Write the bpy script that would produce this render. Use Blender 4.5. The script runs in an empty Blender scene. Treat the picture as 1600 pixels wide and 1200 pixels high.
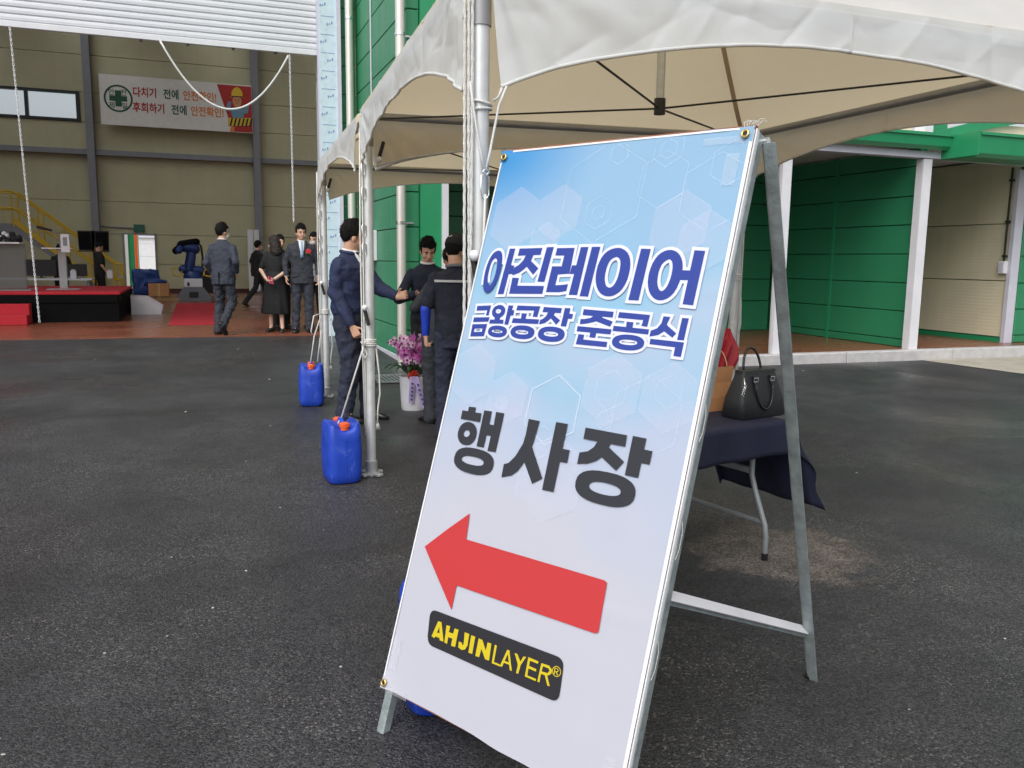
import bpy, bmesh, math, random
from mathutils import Vector, Matrix, noise
from mathutils.geometry import tessellate_polygon
random.seed(7)
V = Vector
R = math.radians
SC = bpy.context.scene
COL = SC.collection

# ------------------------------------------------------------------ camera, world, sun, exposure
def cam_matrix(yaw, pitch, roll):
    cy, sy = math.cos(yaw), math.sin(yaw)
    fwd = V((sy*math.cos(pitch), cy*math.cos(pitch), -math.sin(pitch)))
    right = V((cy, -sy, 0)); down = fwd.cross(right)
    c, s = math.cos(roll), math.sin(roll)
    r2 = right*c + down*s; d2 = down*c - right*s
    m = Matrix((r2, -d2, -fwd)).transposed().to_4x4()
    m.translation = V((0, 0, 1.55))
    return m
cd = bpy.data.cameras.new('camera')
cam = bpy.data.objects.new('camera', cd); COL.objects.link(cam)
cam.matrix_world = cam_matrix(.358, .14725, -.01282)
cd.sensor_width = 36; cd.lens = 1315/1600*36; cd.clip_end = 900; cd.clip_start = .05
SC.camera = cam

SUN_EL, SUN_AZ = R(47), R(222)          # azimuth of the light's origin, clockwise from +Y
w = bpy.data.worlds.new('World'); SC.world = w; w.use_nodes = True
wn, wl = w.node_tree.nodes, w.node_tree.links
bg = wn['Background']
sky = wn.new('ShaderNodeTexSky'); sky.sky_type = 'NISHITA'; sky.sun_disc = False
sky.sun_elevation = SUN_EL; sky.sun_rotation = SUN_AZ
sky.air_density = 1.2; sky.dust_density = 4.0; sky.ozone_density = 1.5
hs = wn.new('ShaderNodeHueSaturation'); hs.inputs['Saturation'].default_value = .16   # overcast: nearly grey cloud light
wl.new(sky.outputs[0], hs.inputs['Color']); wl.new(hs.outputs[0], bg.inputs[0])
bg.inputs[1].default_value = .15
sd = bpy.data.lights.new('sun', 'SUN'); sd.energy = 1.3; sd.angle = R(60); sd.color = (1, .97, .93)
sun = bpy.data.objects.new('sun', sd); COL.objects.link(sun)
sun.rotation_euler = (R(90)-SUN_EL, 0, math.pi-SUN_AZ)
sun.location = (-4, -6, 14)
SC.view_settings.view_transform = 'Standard'; SC.view_settings.look = 'None'
SC.view_settings.gamma = 1; SC.view_settings.use_curve_mapping = False
SC.view_settings.exposure = 0.16

# ------------------------------------------------------------------ materials
MATS = {}
def mat(name, col, rough=.6, metal=0., var=.0, vs=6., bump=0., bs=40., spec=.5, alpha=1., coat=0.):
    if name in MATS: return MATS[name]
    m = bpy.data.materials.new(name); m.use_nodes = True; MATS[name] = m
    n, l = m.node_tree.nodes, m.node_tree.links
    b = n['Principled BSDF']
    b.inputs['Base Color'].default_value = (*col, 1); b.inputs['Roughness'].default_value = rough
    b.inputs['Metallic'].default_value = metal; b.inputs['Specular IOR Level'].default_value = spec
    b.inputs['Coat Weight'].default_value = coat; b.inputs['Alpha'].default_value = alpha
    if var or bump:
        tc = n.new('ShaderNodeTexCoord')
    if var:
        t = n.new('ShaderNodeTexNoise'); t.inputs['Scale'].default_value = vs; t.inputs['Detail'].default_value = 6
        t.inputs['Roughness'].default_value = .62
        l.new(tc.outputs['Object'], t.inputs['Vector'])
        r = n.new('ShaderNodeMapRange'); r.inputs[1].default_value = .3; r.inputs[2].default_value = .7
        r.inputs[3].default_value = 1-var; r.inputs[4].default_value = 1+var
        l.new(t.outputs['Fac'], r.inputs[0])
        x = n.new('ShaderNodeVectorMath'); x.operation = 'SCALE'; x.inputs[0].default_value = col
        l.new(r.outputs[0], x.inputs['Scale']); l.new(x.outputs[0], b.inputs['Base Color'])
        r2 = n.new('ShaderNodeMapRange'); r2.inputs[1].default_value = .3; r2.inputs[2].default_value = .7
        r2.inputs[3].default_value = max(.02, rough-.1); r2.inputs[4].default_value = min(1, rough+.1)
        l.new(t.outputs['Fac'], r2.inputs[0]); l.new(r2.outputs[0], b.inputs['Roughness'])
    if bump:
        t2 = n.new('ShaderNodeTexNoise'); t2.inputs['Scale'].default_value = bs; t2.inputs['Detail'].default_value = 4
        l.new(tc.outputs['Object'], t2.inputs['Vector'])
        bp = n.new('ShaderNodeBump'); bp.inputs['Strength'].default_value = bump; bp.inputs['Distance'].default_value = .01
        l.new(t2.outputs['Fac'], bp.inputs['Height']); l.new(bp.outputs[0], b.inputs['Normal'])
    return m

def nodes_of(name):
    m = bpy.data.materials.new(name); m.use_nodes = True; MATS[name] = m
    return m, m.node_tree.nodes, m.node_tree.links, m.node_tree.nodes['Principled BSDF']

def ribbed(name, col, rough, period, axis='Z', depth=.35, var=.06):
    """sheet-steel sandwich panel face with fine horizontal ribs"""
    m, n, l, b = nodes_of(name)
    b.inputs['Roughness'].default_value = rough
    g = n.new('ShaderNodeNewGeometry'); s = n.new('ShaderNodeSeparateXYZ'); l.new(g.outputs['Position'], s.inputs[0])
    mu = n.new('ShaderNodeMath'); mu.operation = 'MULTIPLY'; mu.inputs[1].default_value = 2*math.pi/period
    l.new(s.outputs[axis], mu.inputs[0])
    si = n.new('ShaderNodeMath'); si.operation = 'SINE'; l.new(mu.outputs[0], si.inputs[0])
    po = n.new('ShaderNodeMath'); po.operation = 'SMOOTH_MIN'; po.inputs[1].default_value = -.2; po.inputs[2].default_value = .3
    l.new(si.outputs[0], po.inputs[0])
    bp = n.new('ShaderNodeBump'); bp.inputs['Strength'].default_value = depth; bp.inputs['Distance'].default_value = .006
    l.new(po.outputs[0], bp.inputs['Height']); l.new(bp.outputs[0], b.inputs['Normal'])
    t = n.new('ShaderNodeTexNoise'); t.inputs['Scale'].default_value = 1.3; t.inputs['Detail'].default_value = 7
    l.new(g.outputs['Position'], t.inputs['Vector'])
    r = n.new('ShaderNodeMapRange'); r.inputs[1].default_value = .3; r.inputs[2].default_value = .7
    r.inputs[3].default_value = 1-var; r.inputs[4].default_value = 1+var; l.new(t.outputs['Fac'], r.inputs[0])
    mp = n.new('ShaderNodeVectorMath'); mp.operation = 'MULTIPLY'; mp.inputs[1].default_value = (7, 7, .35); l.new(g.outputs['Position'], mp.inputs[0])
    t2 = n.new('ShaderNodeTexNoise'); t2.inputs['Scale'].default_value = 1.; t2.inputs['Detail'].default_value = 5; t2.inputs['Roughness'].default_value = .65; l.new(mp.outputs[0], t2.inputs['Vector'])
    r2 = n.new('ShaderNodeMapRange'); r2.inputs[1].default_value = .3; r2.inputs[2].default_value = .7; r2.inputs[3].default_value = .965; r2.inputs[4].default_value = 1.035; l.new(t2.outputs['Fac'], r2.inputs[0])
    mm = n.new('ShaderNodeMath'); mm.operation = 'MULTIPLY'; l.new(r.outputs[0], mm.inputs[0]); l.new(r2.outputs[0], mm.inputs[1])
    ro = n.new('ShaderNodeMapRange'); ro.inputs[3].default_value = rough-.12; ro.inputs[4].default_value = rough+.14; l.new(t2.outputs['Fac'], ro.inputs[0]); l.new(ro.outputs[0], b.inputs['Roughness'])
    x = n.new('ShaderNodeVectorMath'); x.operation = 'SCALE'; x.inputs[0].default_value = col
    l.new(mm.outputs[0], x.inputs['Scale']); l.new(x.outputs[0], b.inputs['Base Color'])
    return m

def math_node(n, l, op, a, b=None, c=None):
    x = n.new('ShaderNodeMath'); x.operation = op
    for i, v in enumerate((a, b, c)):
        if v is None: continue
        if isinstance(v, (int, float)): x.inputs[i].default_value = v
        else: l.new(v, x.inputs[i])
    return x.outputs[0]

def asphalt_mat():
    m, n, l, b = nodes_of('asphalt')
    g = n.new('ShaderNodeNewGeometry'); P = g.outputs['Position']
    def noi(scale, detail=3, rough=.55, dist=0.):
        t = n.new('ShaderNodeTexNoise'); t.inputs['Scale'].default_value = scale; t.inputs['Detail'].default_value = detail
        t.inputs['Roughness'].default_value = rough; t.inputs['Distortion'].default_value = dist
        l.new(P, t.inputs['Vector']); return t.outputs['Fac']
    def rng(v, a, b_, c, d):
        r = n.new('ShaderNodeMapRange'); r.inputs[1].default_value = a; r.inputs[2].default_value = b_
        r.inputs[3].default_value = c; r.inputs[4].default_value = d; l.new(v, r.inputs[0]); return r.outputs[0]
    vo = n.new('ShaderNodeTexVoronoi'); vo.inputs['Scale'].default_value = 125; l.new(P, vo.inputs['Vector'])
    sep = n.new('ShaderNodeSeparateColor'); l.new(vo.outputs['Color'], sep.inputs[0])
    stone = rng(sep.outputs[0], .0, 1., .45, 1.6)
    vo2 = n.new('ShaderNodeTexVoronoi'); vo2.inputs['Scale'].default_value = 210; l.new(P, vo2.inputs['Vector'])
    sep2 = n.new('ShaderNodeSeparateColor'); l.new(vo2.outputs['Color'], sep2.inputs[0])
    stone = math_node(n, l, 'MULTIPLY', stone, rng(sep2.outputs[0], 0., 1., .6, 1.5))
    bright = rng(sep.outputs[1], .90, .97, 0., 1.)           # a few pale stones
    big = noi(.55, 5, .6); mid = noi(3.2, 6, .65)
    lum = math_node(n, l, 'MULTIPLY', rng(big, .3, .7, .66, 1.34), rng(mid, .3, .7, .78, 1.22))
    lum = math_node(n, l, 'MULTIPLY', lum, stone)
    base = n.new('ShaderNodeVectorMath'); base.operation = 'SCALE'; base.inputs[0].default_value = (.0345, .0342, .0375)
    l.new(lum, base.inputs['Scale'])
    mx = n.new('ShaderNodeMix'); mx.data_type = 'RGBA'; mx.inputs[7].default_value = (.17, .16, .14, 1)
    l.new(math_node(n, l, 'MULTIPLY', bright, rng(noi(1.1, 4), .42, .62, .1, 1.)), mx.inputs[0]); l.new(base.outputs[0], mx.inputs[6])
    # the dry, dusty oval under the tent
    sp = n.new('ShaderNodeSeparateXYZ'); l.new(P, sp.inputs[0])
    ex = math_node(n, l, 'MULTIPLY', math_node(n, l, 'SUBTRACT', sp.outputs['X'], 2.80), 1/.50)
    ey = math_node(n, l, 'MULTIPLY', math_node(n, l, 'SUBTRACT', sp.outputs['Y'], 3.46), 1/.44)
    wob = math_node(n, l, 'MULTIPLY', math_node(n, l, 'SUBTRACT', noi(3.2, 9, .72), .5), 1.7)
    d = math_node(n, l, 'ADD', math_node(n, l, 'SQRT', math_node(n, l, 'ADD', math_node(n, l, 'MULTIPLY', ex, ex), math_node(n, l, 'MULTIPLY', ey, ey))), wob)
    dry = rng(d, .80, 1.06, .95, 0.)
    m2 = n.new('ShaderNodeMix'); m2.data_type = 'RGBA'; l.new(dry, m2.inputs[0]); l.new(mx.outputs[2], m2.inputs[6])
    dc = n.new('ShaderNodeVectorMath'); dc.operation = 'SCALE'; dc.inputs[0].default_value = (.115, .101, .089)
    l.new(math_node(n, l, 'MULTIPLY', stone, rng(noi(7, 5), .3, .7, .62, 1.2)), dc.inputs['Scale']); l.new(dc.outputs[0], m2.inputs[7])
    # dark tar smears
    stv = n.new('ShaderNodeVectorMath'); stv.operation = 'MULTIPLY'; stv.inputs[1].default_value = (.45, 2.6, 1); l.new(P, stv.inputs[0])
    stn_ = n.new('ShaderNodeTexNoise'); stn_.inputs['Scale'].default_value = .75; stn_.inputs['Detail'].default_value = 6; stn_.inputs['Roughness'].default_value = .62; stn_.inputs['Distortion'].default_value = .5; l.new(stv.outputs[0], stn_.inputs['Vector'])
    sm = rng(stn_.outputs['Fac'], .60, .72, 0., .62)
    dust = rng(noi(1.7, 7, .7, .8), .60, .78, 0., .30)
    md = n.new('ShaderNodeMix'); md.data_type = 'RGBA'; l.new(dust, md.inputs[0]); l.new(m2.outputs[2], md.inputs[6]); md.inputs[7].default_value = (.085, .080, .074, 1)
    m3 = n.new('ShaderNodeMix'); m3.data_type = 'RGBA'; l.new(sm, m3.inputs[0]); l.new(md.outputs[2], m3.inputs[6]); m3.inputs[7].default_value = (.014, .013, .012, 1)
    l.new(m3.outputs[2], b.inputs['Base Color'])
    wet = rng(noi(.42, 4, .55, .6), .40, .62, .60, .22)
    ro = n.new('ShaderNodeMix'); ro.data_type = 'FLOAT'; l.new(dry, ro.inputs[0]); l.new(wet, ro.inputs[2]); ro.inputs[3].default_value = .9
    l.new(ro.outputs[0], b.inputs['Roughness']); b.inputs['Specular IOR Level'].default_value = .5
    h = math_node(n, l, 'ADD', math_node(n, l, 'MULTIPLY', vo.outputs['Distance'], -.7), math_node(n, l, 'MULTIPLY', noi(160, 2), .6))
    bp = n.new('ShaderNodeBump'); bp.inputs['Strength'].default_value = .9; bp.inputs['Distance'].default_value = .0055
    l.new(h, bp.inputs['Height']); l.new(bp.outputs[0], b.inputs['Normal'])
    return m

def epoxy_mat():
    m, n, l, b = nodes_of('red_brown_epoxy')
    g = n.new('ShaderNodeNewGeometry')
    t = n.new('ShaderNodeTexNoise'); t.inputs['Scale'].default_value = .8; t.inputs['Detail'].default_value = 7; l.new(g.outputs['Position'], t.inputs['Vector'])
    cr = n.new('ShaderNodeValToRGB'); cr.color_ramp.elements[0].position = .3; cr.color_ramp.elements[0].color = (.20, .068, .040, 1)
    cr.color_ramp.elements[1].position = .7; cr.color_ramp.elements[1].color = (.27, .088, .050, 1)
    l.new(t.outputs['Fac'], cr.inputs[0]); l.new(cr.outputs[0], b.inputs['Base Color'])
    r = n.new('ShaderNodeMapRange'); r.inputs[3].default_value = .12; r.inputs[4].default_value = .42; l.new(t.outputs['Fac'], r.inputs[0]); l.new(r.outputs[0], b.inputs['Roughness'])
    return m

def fabric_mat(name, outer, inner, trans, fac, crease=.4):
    m, n, l, b = nodes_of(name)
    n.remove(b); out = n['Material Output']
    g = n.new('ShaderNodeNewGeometry'); tc = n.new('ShaderNodeTexCoord')
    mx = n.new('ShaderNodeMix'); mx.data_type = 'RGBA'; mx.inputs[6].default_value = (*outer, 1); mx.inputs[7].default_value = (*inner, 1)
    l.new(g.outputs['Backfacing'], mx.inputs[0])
    t = n.new('ShaderNodeTexNoise'); t.inputs['Scale'].default_value = 3; t.inputs['Detail'].default_value = 8; t.inputs['Roughness'].default_value = .65; l.new(tc.outputs['Object'], t.inputs['Vector'])
    r = n.new('ShaderNodeMapRange'); r.inputs[1].default_value = .3; r.inputs[2].default_value = .7; r.inputs[3].default_value = .93; r.inputs[4].default_value = 1.03; l.new(t.outputs['Fac'], r.inputs[0])
    x = n.new('ShaderNodeVectorMath'); x.operation = 'SCALE'; l.new(mx.outputs[2], x.inputs[0]); l.new(r.outputs[0], x.inputs['Scale'])
    pr = n.new('ShaderNodeBsdfPrincipled'); pr.inputs['Roughness'].default_value = .55; pr.inputs['Specular IOR Level'].default_value = .35
    l.new(x.outputs[0], pr.inputs['Base Color'])
    # sharp fold lines left by packing, and soft billows
    def ridge(scale, det, rot, sc3):
        mp = n.new('ShaderNodeMapping'); mp.inputs['Scale'].default_value = sc3; mp.inputs['Rotation'].default_value = rot; l.new(tc.outputs['Object'], mp.inputs[0])
        q = n.new('ShaderNodeTexNoise'); q.noise_type = 'RIDGED_MULTIFRACTAL'; q.normalize = True; q.inputs['Scale'].default_value = scale; q.inputs['Detail'].default_value = det
        q.inputs['Roughness'].default_value = .45; q.inputs['Lacunarity'].default_value = 2.2; l.new(mp.outputs[0], q.inputs['Vector'])
        pw = n.new('ShaderNodeMath'); pw.operation = 'POWER'; pw.inputs[1].default_value = 2.; l.new(q.outputs['Fac'], pw.inputs[0]); return pw.outputs[0]
    hh = math_node(n, l, 'ADD', math_node(n, l, 'MULTIPLY', ridge(1.6, 1.5, (.5, .4, .8), (1, 1, .6)), .55), math_node(n, l, 'MULTIPLY', ridge(3.6, 1, (1.1, .3, -.6), (1, 1, .7)), .22))
    hh = math_node(n, l, 'ADD', hh, math_node(n, l, 'MULTIPLY', t.outputs['Fac'], .10))
    bp = n.new('ShaderNodeBump'); bp.inputs['Strength'].default_value = crease; bp.inputs['Distance'].default_value = .05; l.new(hh, bp.inputs['Height']); l.new(bp.outputs[0], pr.inputs['Normal'])
    tr = n.new('ShaderNodeBsdfTranslucent'); tr.inputs[0].default_value = (*trans, 1)
    ms = n.new('ShaderNodeMixShader'); ms.inputs[0].default_value = fac; l.new(pr.outputs[0], ms.inputs[1]); l.new(tr.outputs[0], ms.inputs[2]); l.new(ms.outputs[0], out.inputs[0])
    return m

def banner_mat():
    """printed banner cloth: blue at the top fading to pale lavender white; the print only"""
    m, n, l, b = nodes_of('banner_cloth')
    tc = n.new('ShaderNodeTexCoord'); s = n.new('ShaderNodeSeparateXYZ'); l.new(tc.outputs['Object'], s.inputs[0])
    t = n.new('ShaderNodeTexNoise'); t.inputs['Scale'].default_value = 2.6; t.inputs['Detail'].default_value = 2; l.new(tc.outputs['Object'], t.inputs['Vector'])
    vv = math_node(n, l, 'MULTIPLY', s.outputs['Y'], 1/1.81)
    f = math_node(n, l, 'ADD', vv, math_node(n, l, 'MULTIPLY', math_node(n, l, 'SUBTRACT', t.outputs['Fac'], .5), .30))
    cr = n.new('ShaderNodeValToRGB'); e = cr.color_ramp.elements
    e[0].position = .34; e[0].color = (0.475, 0.481, 0.553, 1); e[1].position = 1.0; e[1].color = (0.255, 0.423, 0.603, 1)
    for p, c in ((.50, (0.392, 0.458, 0.598, 1)), (.58, (0.289, 0.458, 0.612, 1)), (.66, (0.357, 0.465, 0.612, 1)), (.74, (0.247, 0.458, 0.626, 1)), (.86, (0.260, 0.431, 0.612, 1))):
        k = e.new(p); k.color = c
    # the deep blue of the print's upper left corner
    dx = math_node(n, l, 'MULTIPLY', s.outputs['X'], 1.25); dy = math_node(n, l, 'MULTIPLY', math_node(n, l, 'SUBTRACT', 1.81, s.outputs['Y']), 1.75)
    dd = math_node(n, l, 'SQRT', math_node(n, l, 'ADD', math_node(n, l, 'MULTIPLY', dx, dx), math_node(n, l, 'MULTIPLY', dy, dy)))
    rr = n.new('ShaderNodeMapRange'); rr.interpolation_type = 'SMOOTHSTEP'; rr.inputs[1].default_value = .0; rr.inputs[2].default_value = .62; rr.inputs[3].default_value = .95; rr.inputs[4].default_value = 0; l.new(dd, rr.inputs[0])
    mxx = n.new('ShaderNodeMix'); mxx.data_type = 'RGBA'; l.new(rr.outputs[0], mxx.inputs[0]); mxx.inputs[7].default_value = (0.034, 0.250, 0.576, 1)
    l.new(f, cr.inputs[0]); l.new(cr.outputs[0], mxx.inputs[6]); l.new(mxx.outputs[2], b.inputs['Base Color']); b.inputs['Roughness'].default_value = .5; b.inputs['Specular IOR Level'].default_value = .3
    t2 = n.new('ShaderNodeTexNoise'); t2.inputs['Scale'].default_value = 3; t2.inputs['Detail'].default_value = 2; l.new(tc.outputs['Object'], t2.inputs['Vector'])
    mp = n.new('ShaderNodeMapping'); mp.inputs['Scale'].default_value = (.6, 7, 1); l.new(tc.outputs['Object'], mp.inputs[0])
    t3 = n.new('ShaderNodeTexNoise'); t3.inputs['Scale'].default_value = 1.2; t3.inputs['Detail'].default_value = 1; l.new(mp.outputs[0], t3.inputs['Vector'])
    bp = n.new('ShaderNodeBump'); bp.inputs['Strength'].default_value = .22; bp.inputs['Distance'].default_value = .02
    l.new(math_node(n, l, 'ADD', t2.outputs['Fac'], math_node(n, l, 'MULTIPLY', t3.outputs['Fac'], .4)), bp.inputs['Height']); l.new(bp.outputs[0], b.inputs['Normal'])
    return m

def tint_mat(name, col, fac):
    m, n, l, b = nodes_of(name)
    b.inputs['Base Color'].default_value = (*col, 1); b.inputs['Roughness'].default_value = .5
    tr = n.new('ShaderNodeBsdfTransparent'); ms = n.new('ShaderNodeMixShader'); ms.inputs[0].default_value = fac
    l.new(tr.outputs[0], ms.inputs[1]); l.new(b.outputs[0], ms.inputs[2]); l.new(ms.outputs[0], n['Material Output'].inputs[0])
    return m

def glass_mat(name, col, rough=.05, fac=.75):
    m, n, l, b = nodes_of(name)
    b.inputs['Base Color'].default_value = (*col, 1); b.inputs['Roughness'].default_value = rough
    tr = n.new('ShaderNodeBsdfTransparent'); tr.inputs[0].default_value = (.9, .93, .95, 1)
    ms = n.new('ShaderNodeMixShader'); ms.inputs[0].default_value = 1-fac
    l.new(tr.outputs[0], ms.inputs[1]); l.new(b.outputs[0], ms.inputs[2]); l.new(ms.outputs[0], n['Material Output'].inputs[0])
    return m

ASPH = asphalt_mat(); EPOXY = epoxy_mat()
GREEN = ribbed('green_panel_face', (.030, .235, .110), .42, .05, depth=.12)
GREEN_IN = GREEN
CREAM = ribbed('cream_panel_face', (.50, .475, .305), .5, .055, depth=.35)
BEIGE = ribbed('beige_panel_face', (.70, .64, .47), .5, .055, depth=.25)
M_GTRIM = mat('green_painted_trim', (.022, .27, .115), .35, var=.05, vs=3)
M_WHITE = mat('white_painted_steel', (.72, .72, .76), .4, var=.05, vs=5)
M_LILAC = mat('pale_grey_flashing', (.58, .58, .66), .4, var=.05, vs=5)
M_FILM = mat('pale_blue_protective_film', (.60, .73, .82), .3, var=.08, vs=7, bump=.3, bs=9)
M_MARK = mat('blue_ink', (.20, .30, .52), .5)
M_STEEL = mat('grey_painted_steel', (.23, .235, .26), .5, var=.1)
M_PIPE = mat('stainless_downpipe', (.74, .71, .66), .3, .45)
M_SHUT = mat('shutter_slat_paint', (.72, .73, .78), .42, var=.03, vs=2)
M_CONC = mat('kerb_concrete', (.50, .49, .49), .85, var=.14, vs=9, bump=.3, bs=60)
M_APRON = mat('concrete_apron', (.40, .37, .31), .9, var=.16, vs=4, bump=.3, bs=70)
M_GALV = mat('galvanised_tube', (.50, .52, .53), .42, .55, var=.16, vs=14)
M_GALVD = mat('weathered_sign_frame', (.33, .38, .39), .5, .45, var=.22, vs=22, bump=.15, bs=90)
M_ALU = mat('white_aluminium_pole', (.66, .68, .69), .38, .35, var=.08, vs=18)
M_BEAM = mat('tent_beam_grey', (.30, .30, .31), .4, .4, var=.1)
M_BLACK = mat('black_plastic', (.012, .012, .013), .45, var=.1)
M_BLACKF = mat('black_fabric', (.007, .007, .008), .95, var=.2, vs=30, bump=.3, bs=120, spec=.1)
M_WROPE = mat('white_rope', (.74, .74, .72), .7, bump=.6, bs=260)
M_CABLE = mat('black_cable', (.02, .018, .016), .5)
M_RED = mat('red_carpet', (.50, .022, .038), .95, var=.15, vs=25, bump=.4, bs=200)
M_WOOD = mat('plywood', (.30, .11, .05), .7, var=.3, vs=12, bump=.2)
M_GOLD = mat('brass', (.75, .55, .22), .3, .9)
M_BLUEP = mat('blue_polyethylene', (.012, .055, .46), .45, var=.12, vs=9, bump=.12, bs=20)
def scuff(m, col, sc, lo, hi, amt):
    n, l = m.node_tree.nodes, m.node_tree.links; b = n['Principled BSDF']; src = b.inputs['Base Color'].links[0].from_socket
    tc = n.new('ShaderNodeTexCoord'); t = n.new('ShaderNodeTexNoise'); t.inputs['Scale'].default_value = sc; t.inputs['Detail'].default_value = 9; t.inputs['Roughness'].default_value = .75; t.inputs['Distortion'].default_value = .6
    l.new(tc.outputs['Object'], t.inputs['Vector'])
    r = n.new('ShaderNodeMapRange'); r.inputs[1].default_value = lo; r.inputs[2].default_value = hi; r.inputs[4].default_value = amt; l.new(t.outputs['Fac'], r.inputs[0])
    mx = n.new('ShaderNodeMix'); mx.data_type = 'RGBA'; l.new(r.outputs[0], mx.inputs[0]); l.new(src, mx.inputs[6]); mx.inputs[7].default_value = (*col, 1); l.new(mx.outputs[2], b.inputs['Base Color'])
scuff(M_BLUEP, (.22, .28, .45), 9, .56, .76, .5)
M_ORANGE = mat('orange_cap', (.85, .13, .03), .4, var=.06)
M_NAVYC = mat('navy_velour', (.006, .008, .030), .8, var=.25, vs=8, bump=.2, bs=30)
M_LEATH = mat('black_leather', (.014, .016, .018), .38, var=.1, vs=10, bump=.25, bs=160)
M_PAPER = mat('kraft_paper', (.50, .24, .10), .8, var=.1, vs=9, bump=.25, bs=14)
M_REDU = mat('red_umbrella_cloth', (.30, .012, .022), .7, var=.2, vs=9)
M_CHROME = mat('chrome', (.8, .8, .8), .15, 1.)
M_TUBE = mat('grey_table_tube', (.26, .28, .29), .4, .3, var=.08)
M_YELL = mat('yellow_rail_paint', (.62, .40, .02), .45, var=.1)
M_SKIN = mat('skin', (.62, .36, .25), .5, var=.08, vs=20)
M_SKIN2 = mat('fair_skin', (.68, .44, .34), .5, var=.08, vs=20)
M_HAIR = mat('black_hair', (.008, .007, .007), .8, var=.3, vs=60, bump=.5, bs=150, spec=.2)
M_HAIRB = mat('dark_brown_hair', (.020, .013, .010), .7, var=.3, vs=60, bump=.4, bs=120)
M_MASK = mat('white_mask', (.78, .79, .80), .8)
M_SHOE = mat('black_shoe_leather', (.012, .012, .013), .3)
M_WCLOTH = mat('white_cloth', (.75, .76, .78), .8)

# ------------------------------------------------------------------ mesh helpers
def finish(name, bm, m, parent=None, smooth=False, angle=None):
    me = bpy.data.meshes.new(name)
    bmesh.ops.recalc_face_normals(bm, faces=bm.faces) if not bm.get('keep') else None
    bm.to_mesh(me); bm.free()
    if m is not None: me.materials.append(m)
    if smooth:
        me.polygons.foreach_set('use_smooth', [True]*len(me.polygons))
        if angle: me.set_sharp_from_angle(angle=R(angle))
    o = bpy.data.objects.new(name, me); COL.objects.link(o)
    if parent is not None: o.parent = parent
    return o
class BM(dict):
    pass
def nb(): return bmesh.new()
def _fin(name, bm, m, parent=None, smooth=False, angle=None, keep=False):
    me = bpy.data.meshes.new(name)
    if not keep: bmesh.ops.recalc_face_normals(bm, faces=bm.faces)
    bm.to_mesh(me); bm.free()
    if m is not None: me.materials.append(m)
    if smooth:
        me.polygons.foreach_set('use_smooth', [True]*len(me.polygons))
        if angle: me.set_sharp_from_angle(angle=R(angle))
    o = bpy.data.objects.new(name, me); COL.objects.link(o)
    if parent is not None: o.parent = parent
    return o
finish = _fin
def box(bm, x0, x1, y0, y1, z0, z1, bev=0.):
    vs = [bm.verts.new(p) for p in ((x0,y0,z0),(x1,y0,z0),(x1,y1,z0),(x0,y1,z0),(x0,y0,z1),(x1,y0,z1),(x1,y1,z1),(x0,y1,z1))]
    fs = [bm.faces.new([vs[i] for i in f]) for f in ((0,3,2,1),(4,5,6,7),(0,1,5,4),(1,2,6,5),(2,3,7,6),(3,0,4,7))]
    if bev:
        bmesh.ops.bevel(bm, geom=list({e for f in fs for e in f.edges}), offset=bev, segments=1, affect='EDGES', profile=.5)
def obox(bm, c, ax, ay, az, hx, hy, hz, bev=0.):
    """oriented box: centre, three unit axes, half sizes"""
    c, ax, ay, az = V(c), V(ax), V(ay), V(az)
    vs = [bm.verts.new(c + ax*(sx*hx) + ay*(sy*hy) + az*(sz*hz)) for sz in (-1,1) for sx, sy in ((-1,-1),(1,-1),(1,1),(-1,1))]
    fs = [bm.faces.new([vs[i] for i in f]) for f in ((0,3,2,1),(4,5,6,7),(0,1,5,4),(1,2,6,5),(2,3,7,6),(3,0,4,7))]
    if bev: bmesh.ops.bevel(bm, geom=list({e for f in fs for e in f.edges}), offset=bev, segments=1, affect='EDGES', profile=.5)
def bar(bm, a, b, w, h, up=(0,0,1), bev=0.):
    a, b = V(a), V(b); d = (b-a); L = d.length; d.normalize()
    s = d.cross(V(up)); 
    if s.length < 1e-4: s = d.cross(V((1,0,0)))
    s.normalize(); u = s.cross(d)
    obox(bm, (a+b)/2, d, s, u, L/2, w/2, h/2, bev)
def frame_of(d):
    d = d.normalized(); r = V((0,0,1)) if abs(d.z) < .92 else V((1,0,0))
    s = d.cross(r).normalized(); return s, s.cross(d)
def tube(bm, pts, r, seg=8, caps=True, closed=False):
    pts = [V(p) for p in pts]; n = len(pts); rs = r if isinstance(r, (list, tuple)) else [r]*n
    rings = []; s = None
    for i, p in enumerate(pts):
        if closed: d = pts[(i+1) % n]-pts[i-1]
        else: d = pts[min(i+1, n-1)]-pts[max(i-1, 0)]
        d.normalize()
        if s is None: s, u = frame_of(d)
        else:
            s = (s - d*s.dot(d)); s.normalize(); u = s.cross(d)
        rings.append([bm.verts.new(p + (s*math.cos(2*math.pi*k/seg) + u*math.sin(2*math.pi*k/seg))*rs[i]) for k in range(seg)])
    for i in range(n if closed else n-1):
        A, B = rings[i], rings[(i+1) % n]
        for k in range(seg): bm.faces.new((A[k], A[(k+1) % seg], B[(k+1) % seg], B[k]))
    if caps and not closed: bm.faces.new(rings[0][::-1]); bm.faces.new(rings[-1])
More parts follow.
